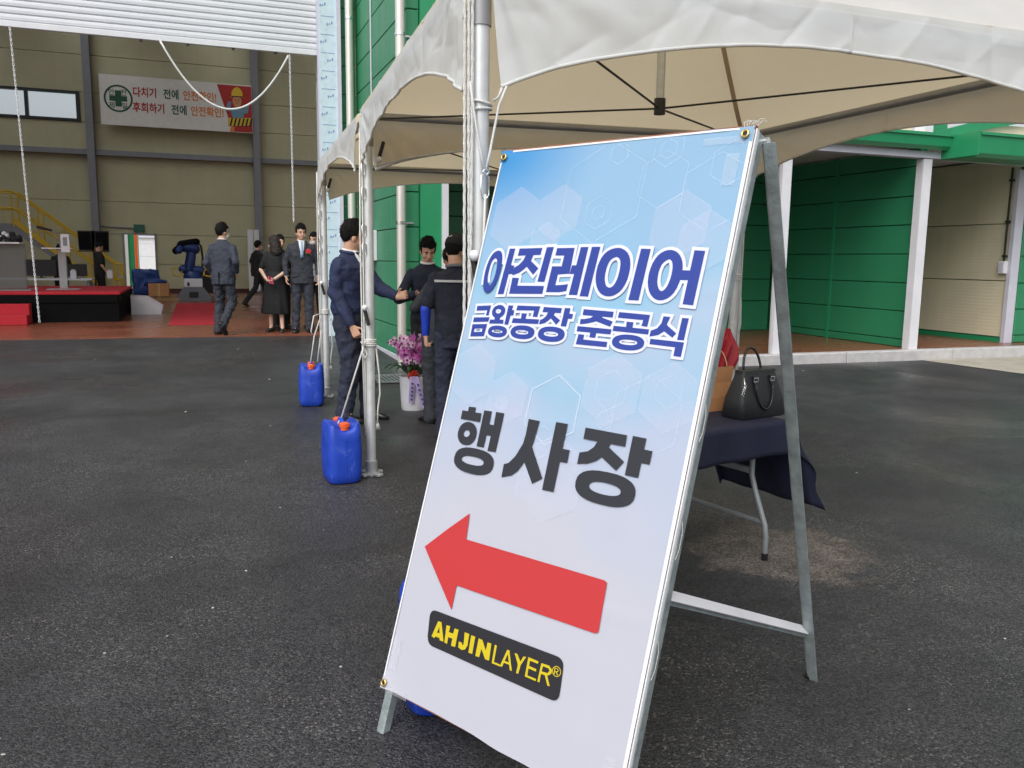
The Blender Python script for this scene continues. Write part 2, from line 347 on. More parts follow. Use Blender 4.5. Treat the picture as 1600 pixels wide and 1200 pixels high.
def capsule(bm, a, b, ra, rb, seg=10):
    a, b = V(a), V(b); d = b-a
    if d.length < 1e-5: d = V((0,0,1e-4)); b = a+d
    dn = d.normalized(); pts, rs = [], []
    for t in (80, 55, 25): pts.append(a - dn*ra*math.sin(R(t))); rs.append(ra*math.cos(R(t)))
    pts += [a, b]; rs += [ra, rb]
    for t in (25, 55, 80): pts.append(b + dn*rb*math.sin(R(t))); rs.append(rb*math.cos(R(t)))
    tube(bm, pts, rs, seg)
def ell(bm, c, r, M=None, su=16, sv=10):
    M = M or Matrix.Identity(4)
    mm = M @ Matrix.Translation(c) @ Matrix.Diagonal((r[0], r[1], r[2], 1))
    return bmesh.ops.create_uvsphere(bm, u_segments=su, v_segments=sv, radius=1, matrix=mm)['verts']
def loft(bm, secs, seg=20, ex=2.0, M=None, caps=True):
    """secs: (centre, half-x vector, half-y vector); superellipse rings"""
    rings = []
    for c, hx, hy in secs:
        c, hx, hy = V(c), V(hx), V(hy); ring = []
        for k in range(seg):
            t = 2*math.pi*k/seg; ct, st = math.cos(t), math.sin(t)
            p = c + hx*math.copysign(abs(ct)**(2/ex), ct) + hy*math.copysign(abs(st)**(2/ex), st)
            ring.append(bm.verts.new(M @ p if M else p))
        rings.append(ring)
    for A, B in zip(rings, rings[1:]):
        for k in range(seg): bm.faces.new((A[k], A[(k+1) % seg], B[(k+1) % seg], B[k]))
    if caps: bm.faces.new(rings[0][::-1]); bm.faces.new(rings[-1])
    return rings
def lathe(bm, prof, c=(0,0,0), seg=24):
    c = V(c); rings = [[bm.verts.new(c + V((r*math.cos(2*math.pi*k/seg), r*math.sin(2*math.pi*k/seg), z))) for k in range(seg)] for r, z in prof]
    for A, B in zip(rings, rings[1:]):
        for k in range(seg): bm.faces.new((A[k], A[(k+1) % seg], B[(k+1) % seg], B[k]))
    bm.faces.new(rings[0][::-1]); bm.faces.new(rings[-1])
def prism(bm, poly, d):
    """closed polygon (3-D points) extruded by vector d"""
    d = V(d); a = [bm.verts.new(p) for p in poly]; b = [bm.verts.new(V(p)+d) for p in poly]; n = len(a)
    bm.faces.new(a[::-1]); bm.faces.new(b)
    for i in range(n): bm.faces.new((a[i], a[(i+1) % n], b[(i+1) % n], b[i]))
def flat(bm, loops, O, U, W, off=0., N=None):
    """a filled flat shape with holes, loops of (u, v) on the plane O + u U + v W, lifted by off along the normal"""
    O, U, W = V(O), V(U), V(W); N = U.cross(W).normalized()
    ls = [[V((a, b, 0)) for a, b in lp] for lp in loops]
    tris = tessellate_polygon(ls); pts = [p for lp in ls for p in lp]
    vs = [bm.verts.new(O + U*p.x + W*p.y + N*off) for p in pts]
    for t in tris:
        try:
            f = bm.faces.new([vs[i] for i in t])
        except ValueError: pass
    bm.normal_update()
    for f in bm.faces:
        if f.normal.dot(N) < 0: f.normal_flip()
def empty(name, loc=(0,0,0), rz=0., scale=1.):
    o = bpy.data.objects.new(name, None); COL.objects.link(o); o.empty_display_size = .2
    o.location = loc; o.rotation_euler = (0, 0, rz); o.scale = (scale,)*3
    return o
def tag(o, label=None, cat=None, group=None, kind=None):
    if label: o['label'] = label
    if cat: o['category'] = cat
    if group: o['group'] = group
    if kind: o['kind'] = kind
    return o
def copy_tree(o, parent=None):
    c = o.copy(); COL.objects.link(c)
    if parent is not None: c.parent = parent
    for ch in list(o.children): copy_tree(ch, c)
    return c
def share(name, me, loc, parent, rot=None, scale=None):
    o = bpy.data.objects.new(name, me); COL.objects.link(o); o.parent = parent; o.location = loc
    if rot is not None: o.rotation_euler = rot
    if scale is not None: o.scale = scale
    return o
def fuse(name, bm, voxel, m, parent=None, smooth=4, disp=0., dsc=.12, tex=None):
    """one continuous skin grown over the overlapping closed shapes in bm"""
    bmesh.ops.recalc_face_normals(bm, faces=bm.faces)
    me = bpy.data.meshes.new('tmp'); bm.to_mesh(me); bm.free()
    t = bpy.data.objects.new('tmp', me); COL.objects.link(t)
    k = t.modifiers.new('r', 'REMESH'); k.mode = 'VOXEL'; k.voxel_size = voxel; k.use_smooth_shade = True
    if smooth:
        s = t.modifiers.new('s', 'SMOOTH'); s.factor = .5; s.iterations = smooth
    if disp:
        tx = bpy.data.textures.new('folds', 'CLOUDS'); tx.noise_scale = dsc; tx.noise_depth = 2
        q = t.modifiers.new('d', 'DISPLACE'); q.texture = tx; q.strength = disp; q.mid_level = .5; q.texture_coords = 'LOCAL'
    dg = bpy.context.evaluated_depsgraph_get()
    out = bpy.data.meshes.new_from_object(t.evaluated_get(dg)); out.name = name
    bpy.data.objects.remove(t); bpy.data.meshes.remove(me)
    out.materials.clear(); out.materials.append(m)
    out.polygons.foreach_set('use_smooth', [True]*len(out.polygons))
    o = bpy.data.objects.new(name, out); COL.objects.link(o)
    if parent is not None: o.parent = parent
    return o
GA, GB = -.004, .0203
def gz(x, y): return GA*x + GB*y
ZF = .30
PRINT=[
('a',[[[(.0877,1.4589),(.0949,1.4568),(.1008,1.4523),(.1055,1.4454),(.1091,1.4359),(.1115,1.4239),(.1128,1.4101),(.1131,1.3946),(.1122,1.3791),(.11,1.3636),(.1064,1.3491),(.1014,1.3358),(.0948,1.3255),(.0867,1.3183),(.0793,1.3146),(.0725,1.3143),(.066,1.3168),(.0598,1.3222),(.0548,1.3304),(.0509,1.3416),(.0483,1.3541),(.0469,1.3681),(.0464,1.382),(.0468,1.396),(.0488,1.4106),(.0523,1.4259),(.0572,1.4384),(.0635,1.448),(.071,1.4546),(.0798,1.4581)],[(.0792,1.4329),(.0837,1.4312),(.0875,1.4272),(.0906,1.4208),(.0927,1.4124),(.0939,1.402),(.0945,1.3912),(.0945,1.38),(.0934,1.369),(.0914,1.3583),(.0886,1.3498),(.085,1.3437),(.0813,1.3408),(.0775,1.3412),(.0735,1.3443),(.0692,1.35),(.066,1.3581),(.0638,1.3685),(.0628,1.3793),(.0628,1.3906),(.0635,1.4026),(.0648,1.4151),(.0683,1.4245),(.074,1.4307)]],[[(.1335,1.4655),(.1568,1.4656),(.1495,1.3135),(.1251,1.3118)]],[[(.153,1.4105),(.1685,1.4084),(.1712,1.3806),(.1529,1.3802)]]]),
('a',[[[(.1756,1.4656),(.2698,1.4681),(.2681,1.4455),(.1745,1.4418)]],[[(.2083,1.4441),(.2023,1.4275),(.1877,1.4111),(.1706,1.4023),(.1695,1.3762),(.1952,1.3845),(.213,1.3973),(.2225,1.4059),(.256,1.3799),(.2716,1.4014),(.2349,1.4252),(.2397,1.4456)]],[[(.2877,1.4705),(.3152,1.4711),(.3082,1.3581),(.2799,1.3583)]],[[(.1725,1.3684),(.2,1.3678),(.2008,1.3426),(.3102,1.3451),(.3107,1.3197),(.1736,1.3151)]]]),
('a',[[[(.3295,1.4675),(.3972,1.4683),(.3992,1.387),(.355,1.3831),(.3543,1.3488),(.3815,1.3506),(.4022,1.3538),(.4013,1.3321),(.376,1.3273),(.3232,1.326),(.3253,1.4086),(.3631,1.4092),(.3637,1.4439),(.3287,1.4436)]],[[(.4205,1.4706),(.4489,1.4712),(.4454,1.3211),(.4137,1.3205)]],[[(.4021,1.413),(.4194,1.4133),(.4188,1.3862),(.3996,1.3857)]],[[(.462,1.4715),(.4926,1.4715),(.4865,1.3181),(.4556,1.3182)]]]),
('a',[[[(.5611,1.4685),(.5734,1.4658),(.5848,1.4603),(.5953,1.4521),(.603,1.4427),(.6079,1.432),(.6114,1.4195),(.6134,1.4052),(.6136,1.3899),(.6119,1.3736),(.6079,1.3589),(.6018,1.3458),(.5931,1.3354),(.5818,1.3278),(.5707,1.3232),(.5598,1.3217),(.5485,1.3224),(.5369,1.3255),(.5267,1.331),(.518,1.339),(.5105,1.3488),(.5045,1.3604),(.5003,1.3727),(.4979,1.3858),(.4971,1.3991),(.4977,1.4126),(.5003,1.4256),(.5049,1.4382),(.512,1.449),(.5216,1.4581),(.5336,1.4644),(.5479,1.4681)],[(.5591,1.4414),(.5651,1.4392),(.5701,1.4352),(.5742,1.4292),(.5769,1.4206),(.5784,1.4094),(.5788,1.3971),(.5781,1.3839),(.576,1.372),(.5723,1.3613),(.5676,1.3537),(.5619,1.3493),(.5559,1.3478),(.5495,1.349),(.5438,1.3528),(.5388,1.3591),(.5349,1.3675),(.5321,1.378),(.5308,1.39),(.5311,1.4033),(.5328,1.4154),(.536,1.4262),(.5422,1.4344),(.5515,1.4398)]],[[(.6369,1.4661),(.6692,1.4652),(.6643,1.3138),(.6301,1.3139)]]]),
('a',[[[(.7389,1.4625),(.7492,1.4599),(.7586,1.4551),(.767,1.4481),(.7737,1.4399),(.7787,1.4305),(.7822,1.4205),(.7843,1.4098),(.7851,1.3975),(.7848,1.3836),(.7826,1.3689),(.7786,1.3534),(.7727,1.3406),(.7647,1.3304),(.7549,1.323),(.743,1.3184),(.7315,1.3171),(.7204,1.3192),(.7098,1.3244),(.6999,1.3327),(.6919,1.3431),(.686,1.3556),(.6821,1.3689),(.6804,1.3829),(.6804,1.3972),(.6821,1.4116),(.6855,1.4248),(.6906,1.4368),(.6976,1.4467),(.7065,1.4546),(.7167,1.4598),(.7281,1.4625)],[(.7374,1.4357),(.7426,1.4333),(.7466,1.4289),(.7496,1.4224),(.7517,1.4146),(.753,1.4054),(.7533,1.3946),(.7526,1.382),(.7506,1.3702),(.7474,1.3592),(.7433,1.3511),(.7384,1.3459),(.7333,1.3438),(.7281,1.3448),(.723,1.349),(.718,1.3562),(.7145,1.3644),(.7123,1.3737),(.7112,1.3846),(.711,1.3973),(.7124,1.4089),(.7153,1.4192),(.7213,1.4275),(.7304,1.4338)]],[[(.7808,1.4051),(.8123,1.4045),(.8118,1.3773),(.7815,1.3771)]],[[(.8094,1.4619),(.8422,1.4602),(.8393,1.3078),(.8067,1.3095)]]]),
('b',[[[(.0463,1.2682),(.107,1.2731),(.1057,1.2393),(.0941,1.2386),(.0952,1.2563),(.0474,1.2524)]],[[(.0428,1.2289),(.1127,1.2337),(.1107,1.2188),(.0435,1.2134)]],[[(.0433,1.2057),(.1079,1.2106),(.1059,1.1696),(.0457,1.1645)],[(.0574,1.1919),(.0922,1.1948),(.092,1.1834),(.0573,1.1805)]]]),
('b',[[[(.1484,1.2765),(.1571,1.275),(.1644,1.2717),(.1701,1.2664),(.1732,1.2603),(.1736,1.2534),(.1719,1.2471),(.168,1.2415),(.1621,1.237),(.1542,1.2336),(.1456,1.2324),(.1361,1.2335),(.1285,1.2363),(.1227,1.241),(.119,1.2468),(.1175,1.2538),(.1186,1.2606),(.1223,1.2669),(.1292,1.2719),(.139,1.2755)],[(.1472,1.2625),(.1525,1.2613),(.1554,1.2588),(.156,1.2549),(.1545,1.2517),(.1509,1.2491),(.1464,1.2479),(.1408,1.2482),(.1365,1.25),(.1335,1.2533),(.1328,1.2567),(.1346,1.2601),(.1378,1.2621),(.1423,1.2628)]],[[(.1353,1.235),(.1577,1.2363),(.1589,1.2263),(.1355,1.2249)]],[[(.1168,1.2259),(.1748,1.2288),(.1776,1.2158),(.1166,1.2125)]],[[(.1829,1.2767),(.2027,1.2768),(.1988,1.2137),(.1828,1.2134)]],[[(.1967,1.2623),(.2115,1.2617),(.212,1.2447),(.1986,1.2439)]],[[(.2007,1.1891),(.1998,1.1944),(.1972,1.1985),(.1928,1.2019),(.1869,1.2047),(.1796,1.2067),(.1709,1.208),(.1599,1.2084),(.1488,1.208),(.1401,1.2067),(.1328,1.2047),(.1269,1.2019),(.1225,1.1985),(.1199,1.1944),(.119,1.1892),(.1199,1.1839),(.1225,1.1798),(.1269,1.1764),(.1328,1.1736),(.1401,1.1716),(.1488,1.1703),(.1598,1.1699),(.1709,1.1703),(.1796,1.1716),(.1869,1.1736),(.1928,1.1764),(.1972,1.1798),(.1998,1.1839)],[(.1821,1.1892),(.1816,1.1907),(.1801,1.1918),(.1776,1.1928),(.1742,1.1936),(.17,1.1941),(.165,1.1945),(.1587,1.1946),(.1524,1.1945),(.1474,1.1941),(.1432,1.1936),(.1398,1.1928),(.1373,1.1918),(.1358,1.1907),(.1353,1.1892),(.1358,1.1878),(.1373,1.1867),(.1398,1.1857),(.1432,1.1849),(.1474,1.1844),(.1524,1.184),(.1587,1.1839),(.165,1.184),(.17,1.1844),(.1742,1.1849),(.1776,1.1857),(.1801,1.1867),(.1816,1.1878)]]]),
('b',[[[(.22,1.2779),(.3137,1.2798),(.3105,1.245),(.2922,1.2453),(.2926,1.2651),(.2198,1.2622)]],[[(.2447,1.2538),(.2655,1.2541),(.2651,1.2368),(.2463,1.2364)]],[[(.2138,1.2361),(.32,1.2384),(.3202,1.2239),(.212,1.221)]],[[(.3134,1.1939),(.3123,1.1998),(.3092,1.2044),(.304,1.2084),(.2969,1.2115),(.2881,1.2138),(.2777,1.2152),(.2645,1.2157),(.2512,1.2152),(.2408,1.2138),(.232,1.2115),(.2249,1.2084),(.2197,1.2044),(.2166,1.1998),(.2155,1.1939),(.2166,1.188),(.2197,1.1834),(.2249,1.1794),(.232,1.1763),(.2408,1.174),(.2512,1.1726),(.2644,1.1721),(.2777,1.1726),(.2881,1.174),(.2969,1.1763),(.304,1.1794),(.3092,1.1834),(.3123,1.188)],[(.2889,1.1937),(.2883,1.1956),(.2866,1.1971),(.2838,1.1983),(.28,1.1994),(.2753,1.2001),(.2696,1.2005),(.2625,1.2007),(.2554,1.2005),(.2497,1.2001),(.245,1.1994),(.2412,1.1983),(.2384,1.1971),(.2367,1.1956),(.2361,1.1937),(.2367,1.1918),(.2384,1.1903),(.2412,1.1891),(.245,1.188),(.2497,1.1873),(.2554,1.1869),(.2625,1.1867),(.2696,1.1869),(.2753,1.1873),(.28,1.188),(.2838,1.1891),(.2866,1.1903),(.2883,1.1918)]]]),
('b',[[[(.3282,1.2785),(.3992,1.2782),(.3985,1.2626),(.3272,1.2626)]],[[(.3493,1.263),(.3447,1.2508),(.3346,1.2413),(.3246,1.2369),(.3243,1.2229),(.3447,1.228),(.3578,1.2376),(.3654,1.2444),(.3907,1.2258),(.4023,1.2403),(.3744,1.255),(.3759,1.2634)]],[[(.4102,1.2795),(.4316,1.2793),(.43,1.2226),(.4092,1.2227)]],[[(.4297,1.2635),(.4463,1.2615),(.4452,1.2473),(.4295,1.2474)]],[[(.4312,1.1955),(.4301,1.202),(.4267,1.207),(.4212,1.2112),(.4138,1.2146),(.4045,1.2171),(.3935,1.2187),(.3795,1.2192),(.3655,1.2187),(.3545,1.2171),(.3452,1.2146),(.3378,1.2112),(.3323,1.207),(.3289,1.202),(.3278,1.1956),(.3289,1.1891),(.3323,1.1841),(.3378,1.1799),(.3452,1.1765),(.3545,1.174),(.3655,1.1724),(.3795,1.1719),(.3935,1.1724),(.4045,1.174),(.4138,1.1765),(.4212,1.1799),(.4267,1.1841),(.4301,1.1891)],[(.4063,1.1959),(.4057,1.1979),(.4039,1.1996),(.4009,1.201),(.3969,1.2021),(.3919,1.2029),(.386,1.2034),(.3785,1.2036),(.3709,1.2034),(.365,1.2029),(.36,1.2021),(.356,1.201),(.353,1.1996),(.3512,1.1979),(.3506,1.1959),(.3512,1.1938),(.353,1.1921),(.356,1.1907),(.36,1.1896),(.365,1.1888),(.3709,1.1883),(.3784,1.1881),(.386,1.1883),(.3919,1.1888),(.3969,1.1896),(.4009,1.1907),(.4039,1.1921),(.4057,1.1938)]]]),
('b',[[[(.4808,1.2792),(.5889,1.277),(.5895,1.2596),(.4815,1.2612)]],[[(.5233,1.2622),(.5119,1.2541),(.4916,1.2497),(.477,1.2485),(.479,1.2329),(.5029,1.2364),(.5247,1.2419),(.5354,1.2452),(.587,1.2321),(.5932,1.2477),(.5532,1.2575),(.5541,1.2614)]],[[(.4719,1.2269),(.5944,1.225),(.5941,1.2098),(.4725,1.2109)]],[[(.5226,1.2124),(.5445,1.2123),(.5433,1.1959),(.5228,1.1966)]],[[(.4814,1.2027),(.5026,1.2026),(.5025,1.188),(.5889,1.1872),(.5897,1.1721),(.4795,1.1723)]]]),
('b',[[[(.6081,1.2771),(.7118,1.274),(.7107,1.2401),(.6912,1.2413),(.6934,1.2584),(.6077,1.2606)]],[[(.6401,1.2506),(.6629,1.2501),(.6636,1.2321),(.642,1.2322)]],[[(.599,1.236),(.7187,1.233),(.7186,1.2186),(.5987,1.2211)]],[[(.7124,1.1911),(.7112,1.1973),(.7077,1.2021),(.702,1.2061),(.6942,1.2094),(.6846,1.2117),(.6731,1.2132),(.6585,1.2137),(.6438,1.2132),(.6323,1.2117),(.6227,1.2094),(.6149,1.2061),(.6092,1.2021),(.6057,1.1973),(.6045,1.1912),(.6057,1.185),(.6092,1.1802),(.6149,1.1762),(.6227,1.1729),(.6323,1.1706),(.6438,1.1691),(.6584,1.1686),(.6731,1.1691),(.6846,1.1706),(.6942,1.1729),(.702,1.1762),(.7077,1.1802),(.7112,1.185)],[(.6895,1.1917),(.6888,1.1937),(.6869,1.1954),(.6837,1.1968),(.6793,1.1979),(.6739,1.1987),(.6674,1.1992),(.6593,1.1994),(.6511,1.1992),(.6446,1.1987),(.6392,1.1979),(.6348,1.1968),(.6316,1.1954),(.6297,1.1937),(.629,1.1917),(.6297,1.1896),(.6316,1.1879),(.6348,1.1865),(.6392,1.1854),(.6446,1.1846),(.6511,1.1841),(.6592,1.1839),(.6674,1.1841),(.6739,1.1846),(.6793,1.1854),(.6837,1.1865),(.6869,1.1879),(.6888,1.1896)]]]),
('b',[[[(.7556,1.2728),(.7771,1.2719),(.7711,1.2495),(.8054,1.2278),(.7963,1.2152),(.7669,1.2311),(.751,1.2194),(.7244,1.2129),(.7246,1.2297),(.7433,1.238),(.7534,1.2529)]],[[(.8142,1.2716),(.8345,1.2713),(.8329,1.2105),(.8123,1.2104)]],[[(.7292,1.2072),(.8348,1.2047),(.834,1.1648),(.8111,1.1652),(.8108,1.1895),(.7294,1.192)]]]),
('c',[[[(.1093,.936),(.1399,.9374),(.1415,.9196),(.1093,.9192)]],[[(.0844,.9207),(.1692,.9218),(.1701,.8938),(.0851,.8931)]],[[(.1677,.8507),(.1667,.8596),(.1639,.8675),(.1592,.8745),(.153,.8802),(.1454,.8845),(.1368,.8871),(.1271,.888),(.1174,.8871),(.1088,.8845),(.1012,.8802),(.095,.8745),(.0903,.8675),(.0875,.8596),(.0865,.8507),(.0875,.8417),(.0903,.8338),(.095,.8268),(.1012,.8211),(.1088,.8168),(.1174,.8142),(.1271,.8133),(.1368,.8142),(.1454,.8168),(.153,.8211),(.1592,.8268),(.1639,.8338),(.1667,.8417)],[(.139,.8503),(.1387,.8528),(.1376,.8552),(.136,.8573),(.1339,.8591),(.1313,.8604),(.1284,.8612),(.1254,.8615),(.1223,.8612),(.1194,.8604),(.1168,.8591),(.1147,.8573),(.1131,.8552),(.112,.8528),(.1117,.8503),(.112,.8478),(.1131,.8454),(.1147,.8433),(.1168,.8415),(.1194,.8402),(.1223,.8394),(.1254,.8391),(.1284,.8394),(.1313,.8402),(.1339,.8415),(.136,.8433),(.1376,.8454),(.1387,.8478)]],[[(.178,.9329),(.2111,.9335),(.2123,.8921),(.2307,.8925),(.2285,.9343),(.2637,.9344),(.2629,.8113),(.2286,.8102),(.2288,.8576),(.2102,.8579),(.2098,.8179),(.1794,.8177)]],[[(.2663,.7695),(.2646,.7816),(.2594,.7901),(.251,.7971),(.2394,.8025),(.2246,.8065),(.2064,.8089),(.1807,.8097),(.155,.8089),(.1368,.8065),(.122,.8025),(.1104,.7971),(.102,.7901),(.0968,.7816),(.0951,.7696),(.0968,.7575),(.102,.749),(.1104,.742),(.122,.7366),(.1368,.7326),(.155,.7302),(.1807,.7294),(.2064,.7302),(.2246,.7326),(.2394,.7366),(.251,.742),(.2594,.749),(.2646,.7575)],[(.2246,.7702),(.2235,.7737),(.2204,.7765),(.2153,.7789),(.2083,.7808),(.1996,.7822),(.1892,.783),(.1761,.7833),(.163,.783),(.1526,.7822),(.1439,.7808),(.1369,.7789),(.1318,.7765),(.1287,.7737),(.1276,.7702),(.1287,.7666),(.1318,.7638),(.1369,.7614),(.1439,.7595),(.1526,.7581),(.163,.7573),(.1761,.757),(.1892,.7573),(.1996,.7581),(.2083,.7595),(.2153,.7614),(.2204,.7638),(.2235,.7666)]]]),
('c',[[[(.3638,.9308),(.4074,.93),(.3998,.8498),(.4631,.7658),(.4295,.7437),(.3835,.8002),(.3667,.7724),(.345,.7538),(.3076,.741),(.3056,.7815),(.3233,.7884),(.3436,.8126),(.3625,.8542),(.3655,.8842)]],[[(.4683,.9356),(.5117,.936),(.5129,.7349),(.4701,.7337)]],[[(.5112,.8624),(.5382,.8626),(.5388,.8249),(.5093,.8233)]]]),
('c',[[[(.5761,.9346),(.7175,.9335),(.7191,.9017),(.5768,.9023)]],[[(.6268,.9034),(.6182,.8848),(.6012,.8698),(.5732,.8615),(.5734,.8281),(.6072,.8352),(.6338,.8471),(.6507,.8609),(.7058,.8324),(.7255,.8608),(.6677,.8915),(.6709,.9041)]],[[(.7367,.9347),(.7802,.9337),(.7797,.8257),(.7368,.8261)]],[[(.7765,.9035),(.8066,.9033),(.806,.8665),(.7746,.8662)]],[[(.7817,.7784),(.7797,.792),(.7737,.8017),(.7638,.8095),(.7502,.8157),(.7329,.8202),(.7116,.8229),(.6815,.8238),(.6514,.8229),(.6301,.8202),(.6128,.8157),(.5992,.8095),(.5893,.8017),(.5833,.792),(.5813,.7784),(.5833,.7648),(.5893,.7551),(.5992,.7473),(.6128,.7411),(.6301,.7366),(.6514,.7339),(.6815,.733),(.7116,.7339),(.7329,.7366),(.7502,.7411),(.7638,.7473),(.7737,.7551),(.7797,.7648)],[(.7353,.7775),(.7341,.7819),(.7307,.7854),(.7251,.7884),(.7174,.7907),(.7079,.7925),(.6965,.7935),(.6822,.7939),(.6678,.7935),(.6564,.7925),(.6469,.7907),(.6392,.7884),(.6336,.7854),(.6302,.7819),(.629,.7775),(.6302,.7731),(.6336,.7696),(.6392,.7666),(.6469,.7643),(.6564,.7625),(.6678,.7615),(.6821,.7611),(.6965,.7615),(.7079,.7625),(.7174,.7643),(.7251,.7666),(.7307,.7696),(.7341,.7731)]]]),
('r',[[[(.0539,.4684),(.1385,.5456),(.2131,.6095),(.2219,.5305),(.7397,.5393),(.7499,.536),(.7508,.5327),(.7557,.4055),(.7507,.3997),(.7419,.3979),(.2245,.3881),(.2264,.313),(.1388,.391)]]]),
('k',[[[(.1436,.2645),(.1429,.273),(.1441,.2799),(.147,.2854),(.1518,.2893),(.1584,.2918),(.1668,.2928),(.6398,.3042),(.6484,.3037),(.6556,.3015),(.6614,.2978),(.6658,.2924),(.6687,.2855),(.6703,.277),(.6756,.2171),(.6756,.2086),(.6739,.2016),(.6705,.1961),(.6654,.1923),(.6586,.1899),(.6501,.1891),(.1851,.1876),(.1764,.1883),(.169,.1906),(.1629,.1944),(.1581,.1998),(.1545,.2067),(.1523,.2151)]]]),
('y',[[[(.1831,.2654),(.1975,.2672),(.2235,.2154),(.2075,.2135),(.2033,.2201),(.1855,.2194),(.1839,.2136),(.1699,.2153)],[(.1938,.2507),(.1999,.2333),(.1886,.2322)]]]),
('y',[[[(.2204,.2645),(.2369,.2659),(.2367,.2479),(.2547,.249),(.2559,.2648),(.2725,.266),(.2739,.2144),(.2571,.2127),(.2557,.2341),(.238,.2331),(.2394,.213),(.2274,.2137)]]]),
('y',[[[(.2985,.2665),(.3179,.2666),(.3204,.2324),(.3143,.2196),(.3018,.2142),(.2865,.2175),(.2834,.2339),(.2977,.234),(.2991,.2281),(.3047,.231)]]]),
('y',[[[(.3262,.2657),(.3427,.2664),(.3454,.216),(.3297,.2153)]]]),
('y',[[[(.3568,.2656),(.3716,.2659),(.3933,.2416),(.3932,.2649),(.4082,.2662),(.413,.218),(.3979,.2173),(.3752,.241),(.3742,.2159),(.3585,.2145)]]]),
('y',[[[(.4214,.2667),(.4296,.2673),(.4321,.2205),(.4557,.2207),(.4565,.2157),(.4247,.2148)]]]),
('y',[[[(.4699,.268),(.4779,.2683),(.5021,.2176),(.4942,.2172),(.4881,.2305),(.468,.2297),(.4644,.2167),(.4562,.2167)],[(.4755,.2574),(.485,.2363),(.4693,.2356)]]]),
('y',[[[(.4984,.2673),(.5084,.2678),(.5247,.2513),(.5317,.2684),(.541,.2695),(.5281,.2429),(.5263,.218),(.5183,.2167),(.5179,.241)]]]),
('y',[[[(.5485,.2719),(.5854,.2717),(.5856,.2649),(.5567,.2643),(.5571,.2502),(.5839,.2497),(.584,.243),(.5567,.2429),(.5585,.2239),(.5898,.2245),(.5897,.2187),(.5504,.2185)]]]),
('y',[[[(.5962,.2704),(.623,.2725),(.6359,.2649),(.6364,.2546),(.6267,.2466),(.6236,.2456),(.6396,.2217),(.6315,.2202),(.6156,.2437),(.6021,.2427),(.6033,.2198),(.5958,.2194)],[(.604,.2645),(.6234,.2648),(.6282,.2598),(.6236,.2517),(.6025,.25)]]]),
('y',[[[(.6663,.2656),(.6659,.2687),(.6648,.2716),(.663,.2743),(.6606,.2765),(.6578,.2781),(.6546,.2792),(.6512,.2795),(.6478,.2792),(.6446,.2781),(.6418,.2765),(.6394,.2743),(.6376,.2716),(.6365,.2687),(.6361,.2656),(.6365,.2625),(.6376,.2596),(.6394,.2569),(.6418,.2547),(.6446,.2531),(.6478,.252),(.6512,.2517),(.6546,.252),(.6578,.2531),(.6606,.2547),(.663,.2569),(.6648,.2596),(.6659,.2625)],[(.664,.2655),(.6637,.2682),(.6627,.2707),(.6612,.2729),(.6592,.2748),(.6568,.2762),(.654,.2771),(.6512,.2774),(.6484,.2771),(.6456,.2762),(.6432,.2748),(.6412,.2729),(.6397,.2707),(.6387,.2682),(.6384,.2655),(.6387,.2629),(.6397,.2604),(.6412,.2582),(.6432,.2563),(.6456,.2549),(.6484,.254),(.6512,.2537),(.654,.254),(.6568,.2549),(.6592,.2563),(.6612,.2582),(.6627,.2604),(.6637,.2629)]],[[(.6424,.2736),(.6547,.2737),(.6579,.2683),(.6531,.2636),(.6598,.2572),(.6555,.2571),(.6492,.2631),(.6468,.2633),(.647,.2563),(.6433,.2564)],[(.6452,.2719),(.6529,.2718),(.6549,.2683),(.6519,.2655),(.6463,.2652)]]]),
]
HEX=[('o', 0.4553, 1.5804, 0.0551), ('o', 0.4553, 1.5804, 0.0247), ('o', 0.6582, 1.7658, 0.0554), ('o', 0.6582, 1.7658, 0.0314), ('o', 0.4889, 1.7662, 0.0366), ('f', 0.1238, 1.5682, 0.1113), ('f', 0.302, 1.5847, 0.0942), ('o', 0.454, 1.6463, 0.1642), ('o', 0.6585, 1.6746, 0.0888), ('o', 0.8654, 1.7106, 0.0673), ('o', 0.833, 1.6292, 0.1163), ('f', 0.7443, 1.5359, 0.103), ('f', 0.8324, 1.4872, 0.092), ('f', 0.269, 1.4895, 0.0669), ('w', 0.4429, 0.968, 0.1081), ('f', 0.6343, 1.0509, 0.1074), ('o', 0.6343, 1.0509, 0.0594), ('f', 0.8226, 1.0506, 0.0996), ('o', 0.8189, 1.0667, 0.0477), ('f', 0.2593, 0.9822, 0.0876), ('f', 0.2435, 0.9643, 0.0293), ('f', 0.0935, 1.042, 0.1033), ('o', 0.6354, 0.9644, 0.0299), ('o', 0.428, 0.8688, 0.0516), ('o', 0.7621, 0.9875, 0.1206), ('f', 0.4853, 0.7708, 0.1332)]
GROM=[(.0156, 1.7887), (.9028, 1.8031), (-.0048, 0.0138)]

# ------------------------------------------------------------------ the ground
bm = nb()
def gq(x0, x1, y0, y1):
    vs = [bm.verts.new((x, y, gz(x, y))) for x, y in ((x0,y0),(x1,y0),(x1,y1),(x0,y1))]; bm.faces.new(vs)
gq(-160, 2.55, -160, 13.98); gq(2.55, 160, -160, 9.45)
tag(finish('asphalt', bm, ASPH), kind='structure')
bm = nb(); box(bm, -200, 200, 29.9, 260, -.9, .22)
tag(finish('rear_yard', bm, M_APRON), kind='structure')
bm = nb(); box(bm, -22, 2.5, 13.98, 30.0, -.2, ZF); box(bm, 2.5, 26, 13.98, 30.0, -.2, ZF)
hall_floor = tag(finish('hall_floor', bm, EPOXY), kind='structure')
bm = nb(); box(bm, 2.62, 26, 9.62, 13.97, -.2, ZF)
tag(finish('bay_floor', bm, EPOXY), kind='structure')
bm = nb()   # pale concrete yard at the far right, a skin over the asphalt
